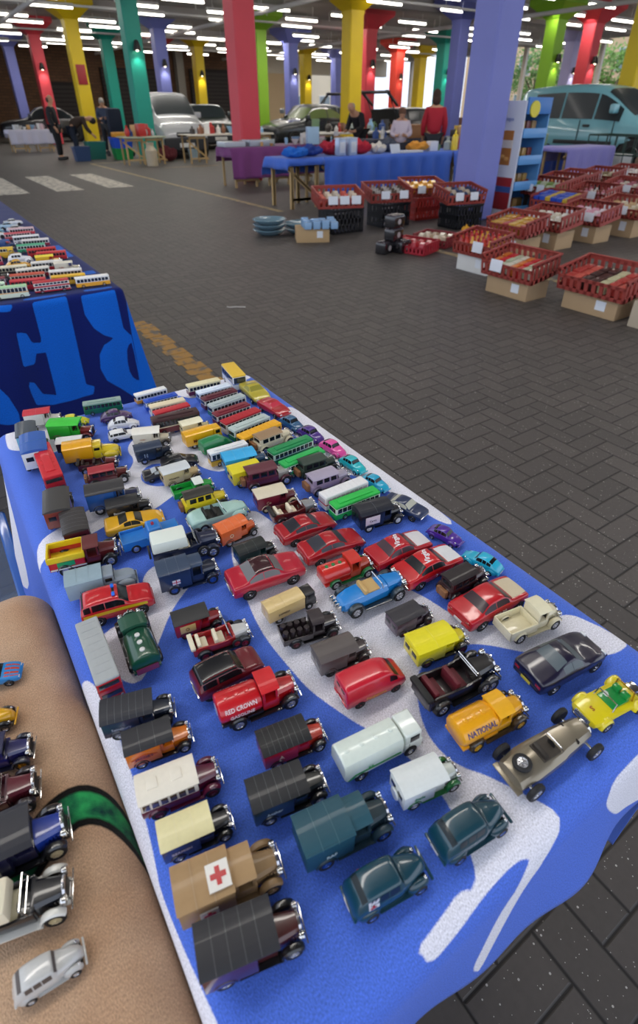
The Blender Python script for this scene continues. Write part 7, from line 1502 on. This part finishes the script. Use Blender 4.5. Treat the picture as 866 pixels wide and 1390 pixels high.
# coat hanging rack, baby chair like dark seat shapes
r = empty('armchair', tuple(at(457, 187, 0)), .4); part(r, 'seat_back', ('ac',), lambda m: m.box(-.3, .3, .1, .24, .4, 1.35, .12), mat('#1c2440', .7)); part(r, 'seat', ('ac2',), lambda m: m.box(-.3, .3, -.3, .2, .35, .5, .06), mat('#1c2440', .7)); part(r, 'frame', ('ac3',), lambda m: [m.cyl((i, j, 0), (i, j, .4), .02) for i in (-.25, .25) for j in (-.25, .2)], mat('#303034', .4, .7)); tag(r, 'dark navy high backed chair beside the tall yellow pillar', 'chair')
r = empty('pushchair', (6.9, 23.0, 0), .3); part(r, 'seat_back', ('pc1',), lambda m: m.box(-.28, .28, -.05, .15, .5, 1.45, .14), mat('#20283c', .8)); part(r, 'frame', ('pc2',), lambda m: (m.tube([(-.3, -.3, .1), (-.3, .2, .9), (-.3, .35, 1.1)], .02), m.tube([(.3, -.3, .1), (.3, .2, .9), (.3, .35, 1.1)], .02)), mat('#303034', .4, .7)); [part(r, 'wheel', ('pcw', i, j), lambda m: m.lathe([(.01, -.02), (.1, -.02), (.1, .02), (.01, .02)], (j, i, .1), 'x', 14), TYRE()) for i in (-.3, .3) for j in (-.3, .3)]; tag(r, 'dark blue padded chair on wheels left of the large teal pillar', 'pushchair')
# bit of litter
mb = MB(); pa = at(308, 418, 0); pb = at(320, 417, 0); pc_ = at(333, 419, 0)
mb.tube([(pa.x, pa.y, .012), (pa.x * .7 + pb.x * .3, pa.y * .7 + pb.y * .3, .004), (pb.x, pb.y, .004), (pc_.x, pc_.y, .014)], .005); tag(link('litter', mb.mesh('litter'), mat('#c8c4bc', .7)), 'thin white scrap of litter lying on the paving', 'litter')
# ---- storage boxes between the near tables
r = empty('storage_box', (-.36, 1.16, .30))
CP = mat('#9ab0cc', .06, alpha=.38, coat=1)
part(r, 'box_body', ('clb',), lambda m: (m.box(-.30, -.294, -.22, .22, 0, .24), m.box(.294, .30, -.22, .22, 0, .24), m.box(-.30, .30, -.22, -.214, 0, .24), m.box(-.30, .30, .214, .22, 0, .24), m.box(-.3, .3, -.22, .22, 0, .006)), CP)
part(r, 'rim', ('clr',), lambda m: [m.box(a, b, c_, d_, .235, .26, .01, 3) for a, b, c_, d_ in ((-.315, .315, -.235, -.21), (-.315, .315, .21, .235), (-.315, -.29, -.235, .235), (.29, .315, -.235, .235))], mat('#3a68b4', .2, coat=1))
tag(r, 'clear plastic storage box with a blue rim between the tables at the left edge', 'storage box')
gbox('storage_crate', -.36, 1.16, 0, .55, .42, .298, '#20232c', 'dark crate under the clear plastic storage box', 'crate', 0, .02)
for k in range(5): gbox('model_box', -.5 + k * .075, 1.1 + .05 * (k % 2), .307, .06, .12, .10 + .02 * (k % 3), ['#23304c', '#b8bcc4', '#1c2230', '#8c98ac', '#30343c'][k], ['navy', 'white', 'black', 'grey blue', 'charcoal'][k] + ' carton inside the clear plastic storage box', 'carton', .1 * k)
gbox('carton', -.36, .79, 0, .36, .3, .56, '#1b1d24', 'dark bag standing behind the tan towel table', 'bag', .1, .04)
# glass dome on the table tops (clear cups seen at the far edges)
for (px, py, lb) in ((281, 510, 'clear round plastic dome behind the cream and maroon bus'), (132, 381, 'clear round plastic dome on the farther toy table')):
    pass
# ================================================================== people
def skin_mesh(name, verts, edges, radii, sub=2, root=0):
    me = bpy.data.meshes.new(name); me.from_pydata([Vector(v) for v in verts], edges, [])
    o = bpy.data.objects.new(name, me)
    sk = o.modifiers.new('skin', 'SKIN'); sk.use_smooth_shade = True
    for i, r in enumerate(radii):
        v = me.skin_vertices[0].data[i]; v.radius = (r, r) if not isinstance(r, tuple) else r; v.use_root = (i == root)
    o.modifiers.new('sub', 'SUBSURF').levels = sub; o.modifiers['sub'].render_levels = sub
    m2 = bake(o); m2.name = name
    for p in m2.polygons: p.use_smooth = True
    bpy.data.objects.remove(o); bpy.data.meshes.remove(me)
    return m2
def person(x, y, rz, J, top, trousers, hair, lab, skinc='#c99878', h=1.72, hairlong=False, shoe='#1a1816', topr=1.12, bald=False):
    """J: joints in metres for a 1.72 m figure, facing +x"""
    k = h / 1.72
    root = empty('person', (x, y, 0), rz, k)
    g = lambda n: Vector(J[n])
    names = ['pelvis', 'spine', 'chest', 'neck', 'head', 'shl', 'ell', 'wrl', 'hdl', 'shr', 'elr', 'wrr', 'hdr', 'hpl', 'knl', 'anl', 'tol', 'hpr', 'knr', 'anr', 'tor']
    E = [(0, 1), (1, 2), (2, 3), (3, 4), (2, 5), (5, 6), (6, 7), (7, 8), (2, 9), (9, 10), (10, 11), (11, 12), (0, 13), (13, 14), (14, 15), (15, 16), (0, 17), (17, 18), (18, 19), (19, 20)]
    R = [.105, .105, .125, .055, .075, .065, .048, .032, .03, .065, .048, .032, .03, .095, .062, .042, .035, .095, .062, .042, .035]
    V = [g(n) for n in names]
    me = skin_mesh('body', V, E, R); body = link('body', me, mat(skinc, .6), root)
    # fingers
    def hand(wr, hd, s):
        d = (hd - wr).normalized(); a = d.orthogonal().normalized(); b = d.cross(a); vs = [hd]; ed = []; rr = [.022]
        for i, (o_, L) in enumerate(((-.03, .07), (-.01, .08), (.01, .078), (.03, .06))):
            n0 = len(vs); vs += [hd + a * o_ + d * .02, hd + a * o_ + d * (.02 + L * .5) + b * .006, hd + a * o_ * .9 + d * (.02 + L) + b * .02]; ed += [(0, n0), (n0, n0 + 1), (n0 + 1, n0 + 2)]; rr += [.009, .008, .007]
        n0 = len(vs); vs += [hd - a * .035 - d * .02, hd - a * .06 + d * .02]; ed += [(0, n0), (n0, n0 + 1)]; rr += [.01, .008]
        link('hand', skin_mesh('hand', vs, ed, rr, 1), mat(skinc, .6), body)
    hand(g('wrl'), g('hdl'), 1); hand(g('wrr'), g('hdr'), -1)
    # head
    hd = g('head'); nk = g('neck'); up = (hd - nk).normalized(); yv = Vector((0, 1, 0)); f = yv.cross(up).normalized() * 1
    if f.x < 0 and 'faceback' not in J: f = -f
    yv = up.cross(f).normalized()
    Mh = Matrix((f, yv, up)).transposed().to_4x4(); Mh.translation = hd + up * .055
    def headm(m):
        m.sph((0, 0, 0), .1, .95, .78, 1.2, 18, 14, Mh)
        m.sph((.03, 0, -.07), .06, 1, .85, .9, 12, 8, Mh)
        m.merge(_nose(), Mh)
        for s in (-1, 1): m.sph((-.005, s * .078, -.01), .025, .7, .35, 1.1, 8, 6, Mh)
    hm = MB(); headm(hm); link('head', hm.mesh('head', 60), mat(skinc, .6), body)
    for s in (-1, 1):
        e = MB(); e.sph((.082, s * .03, .012), .011, .6, 1, .7, 8, 6, Mh); link('eye', e.mesh('eye'), mat('#20180f', .3), body)
    e = MB(); e.sph((.088, 0, -.062), .02, .4, 1.1, .3, 8, 6, Mh); link('mouth', e.mesh('mouth'), mat('#8c4a40', .5), body)
    hr = MB()
    if not bald: hr.sph((-.018, 0, .035), .108, .95, .84, 1.06, 16, 12, Mh)
    else: hr.sph((-.03, 0, -.01), .098, .9, .88, .8, 16, 12, Mh)
    if hairlong: hr.sph((-.04, 0, -.05), .1, .8, .95, 1.1, 14, 10, Mh)
    link('hair', hr.mesh('hair', 60), mat(hair, .8), root)
    # clothes
    ti = [0, 1, 2, 3, 5, 6, 7, 9, 10, 11]
    tv = [V[i] for i in ti]; tv[3] = V[2].lerp(V[3], .55); tv[6] = V[6].lerp(V[7], .93); tv[9] = V[10].lerp(V[11], .93); tv[0] = V[0].copy(); tv[0].z -= .04
    te = [(0, 1), (1, 2), (2, 3), (2, 4), (4, 5), (5, 6), (2, 7), (7, 8), (8, 9)]
    tr = [.175, .165, .172, .085, .085, .066, .05, .085, .066, .05]
    link('jacket', skin_mesh('jacket', tv, te, [q_ * topr / 1.12 for q_ in tr]), mat(top, .8, vary=.1, bscale=6), root)
    bi = [0, 13, 14, 15, 17, 18, 19]; bv = [V[i] for i in bi]; bv[3] = V[14].lerp(V[15], .96); bv[6] = V[18].lerp(V[19], .96)
    link('trousers', skin_mesh('trousers', bv, [(0, 1), (1, 2), (2, 3), (0, 4), (4, 5), (5, 6)], [.155, .112, .082, .062, .112, .082, .062]), mat(trousers, .85, vary=.1, bscale=6), root)
    for a, b in (('anl', 'tol'), ('anr', 'tor')):
        A_, B2 = g(a), g(b); d = (B2 - A_); d.z = 0; ang = math.atan2(d.y, d.x); M = Matrix.Translation((A_.x, A_.y, 0)) @ Matrix.Rotation(ang, 4, 'Z'); sm = MB(); zb = max(0, A_.z - .09)
        sm.box(-.07, .2, -.045, .045, zb, zb + .09, .035, 3, M); link('shoe', sm.mesh('shoe'), mat(shoe, .5), root)
    tag(root, lab, 'person'); return root
def _nose():
    t = bmesh.new(); bmesh.ops.create_cone(t, segments=8, radius1=.022, radius2=.004, depth=.05, cap_ends=True)
    for v in t.verts: v.co = Vector((v.co.z * .0 + .098 + (.012 if v.co.z < 0 else -.006), v.co.x * .8, v.co.z * -.0 - .018 + (v.co.y * .5) + (.0 if v.co.z < 0 else .025)))
    return t
STAND = dict(pelvis=(0, 0, .95), spine=(0, 0, 1.12), chest=(.01, 0, 1.32), neck=(.02, 0, 1.48), head=(.03, 0, 1.56), shl=(0, .17, 1.38), ell=(-.02, .23, 1.12), wrl=(.08, .22, .89), hdl=(.11, .21, .83), shr=(0, -.17, 1.38), elr=(-.02, -.23, 1.12), wrr=(.08, -.22, .89), hdr=(.11, -.21, .83), hpl=(0, .09, .88), knl=(.02, .1, .49), anl=(-.01, .1, .09), tol=(.13, .11, .03), hpr=(0, -.09, .88), knr=(.03, -.1, .49), anr=(0, -.1, .09), tor=(.14, -.11, .03))
def pose(**k): d = dict(STAND); d.update(k); return d
READ = pose(ell=(.02, .24, 1.14), wrl=(.26, .12, 1.1), hdl=(.32, .08, 1.12), elr=(.02, -.24, 1.14), wrr=(.26, -.12, 1.1), hdr=(.32, -.08, 1.12), head=(.08, 0, 1.55))
BEND = pose(pelvis=(-.1, 0, .93), spine=(.06, 0, 1.06), chest=(.28, 0, 1.14), neck=(.45, 0, 1.16), head=(.53, 0, 1.14), shl=(.32, .17, 1.14), ell=(.38, .22, .88), wrl=(.52, .16, .72), hdl=(.57, .14, .67), shr=(.32, -.17, 1.14), elr=(.38, -.22, .88), wrr=(.52, -.16, .72), hdr=(.57, -.14, .67), hpl=(-.1, .09, .86), hpr=(-.1, -.09, .86), knl=(-.03, .1, .48), knr=(-.05, -.1, .48), anl=(-.08, .1, .09), anr=(-.08, -.1, .09), tol=(.06, .11, .03), tor=(.06, -.11, .03))
SIT = pose(pelvis=(0, 0, .55), spine=(.02, 0, .72), chest=(.08, 0, .9), neck=(.16, 0, 1.05), head=(.22, 0, 1.11), shl=(.08, .18, .96), ell=(.14, .24, .72), wrl=(.34, .16, .7), hdl=(.4, .12, .72), shr=(.08, -.18, .96), elr=(.14, -.24, .72), wrr=(.34, -.16, .7), hdr=(.4, -.12, .72), hpl=(.04, .1, .52), knl=(.44, .12, .52), anl=(.46, .12, .09), tol=(.6, .12, .03), hpr=(.04, -.1, .52), knr=(.44, -.12, .52), anr=(.46, -.12, .09), tor=(.6, -.12, .03))
person(4.75, 22.6, R_(-30), STAND, '#1c1c20', '#17181c', '#4a3a30', 'person in a dark jacket and dark trousers standing left of the bending person', bald=True, h=1.78)
person(5.35, 22.5, R_(-15), BEND, '#3c2c22', '#1c2434', '#2a2420', 'person in a brown jacket bending forward over the tubs')
person(7.0, 24.6, R_(-110), READ, '#28344c', '#20242c', '#9a948c', 'grey haired person in a dark blue top looking down beside the large teal pillar', h=1.75)
LEAN = pose(spine=(.05, 0, 1.1), chest=(.18, 0, 1.22), neck=(.3, 0, 1.34), head=(.36, 0, 1.39), shl=(.18, .17, 1.25), ell=(.22, .24, 1.0), wrl=(.42, .14, .92), hdl=(.48, .1, .92), shr=(.18, -.17, 1.25), elr=(.22, -.24, 1.0), wrr=(.42, -.14, .92), hdr=(.48, -.1, .92))
person(10.6, 13.75, R_(-165), LEAN, '#15151a', '#1a1a20', '#b0a498', 'grey haired seller in black leaning over the stall before the tall yellow pillar', h=1.75, bald=True)
person(10.15, 10.5, R_(50), STAND, '#a8182c', '#22242c', '#3a241c', 'dark haired woman in a red jumper seen from behind', hairlong=True, h=1.74)
person(9.55, 10.9, R_(-130), READ, '#c8bcc8', '#2a2a34', '#6a4a38', 'person in a pale patterned top left of the woman in the red jumper', h=1.45)

bpy.data.scenes.remove(TMP)
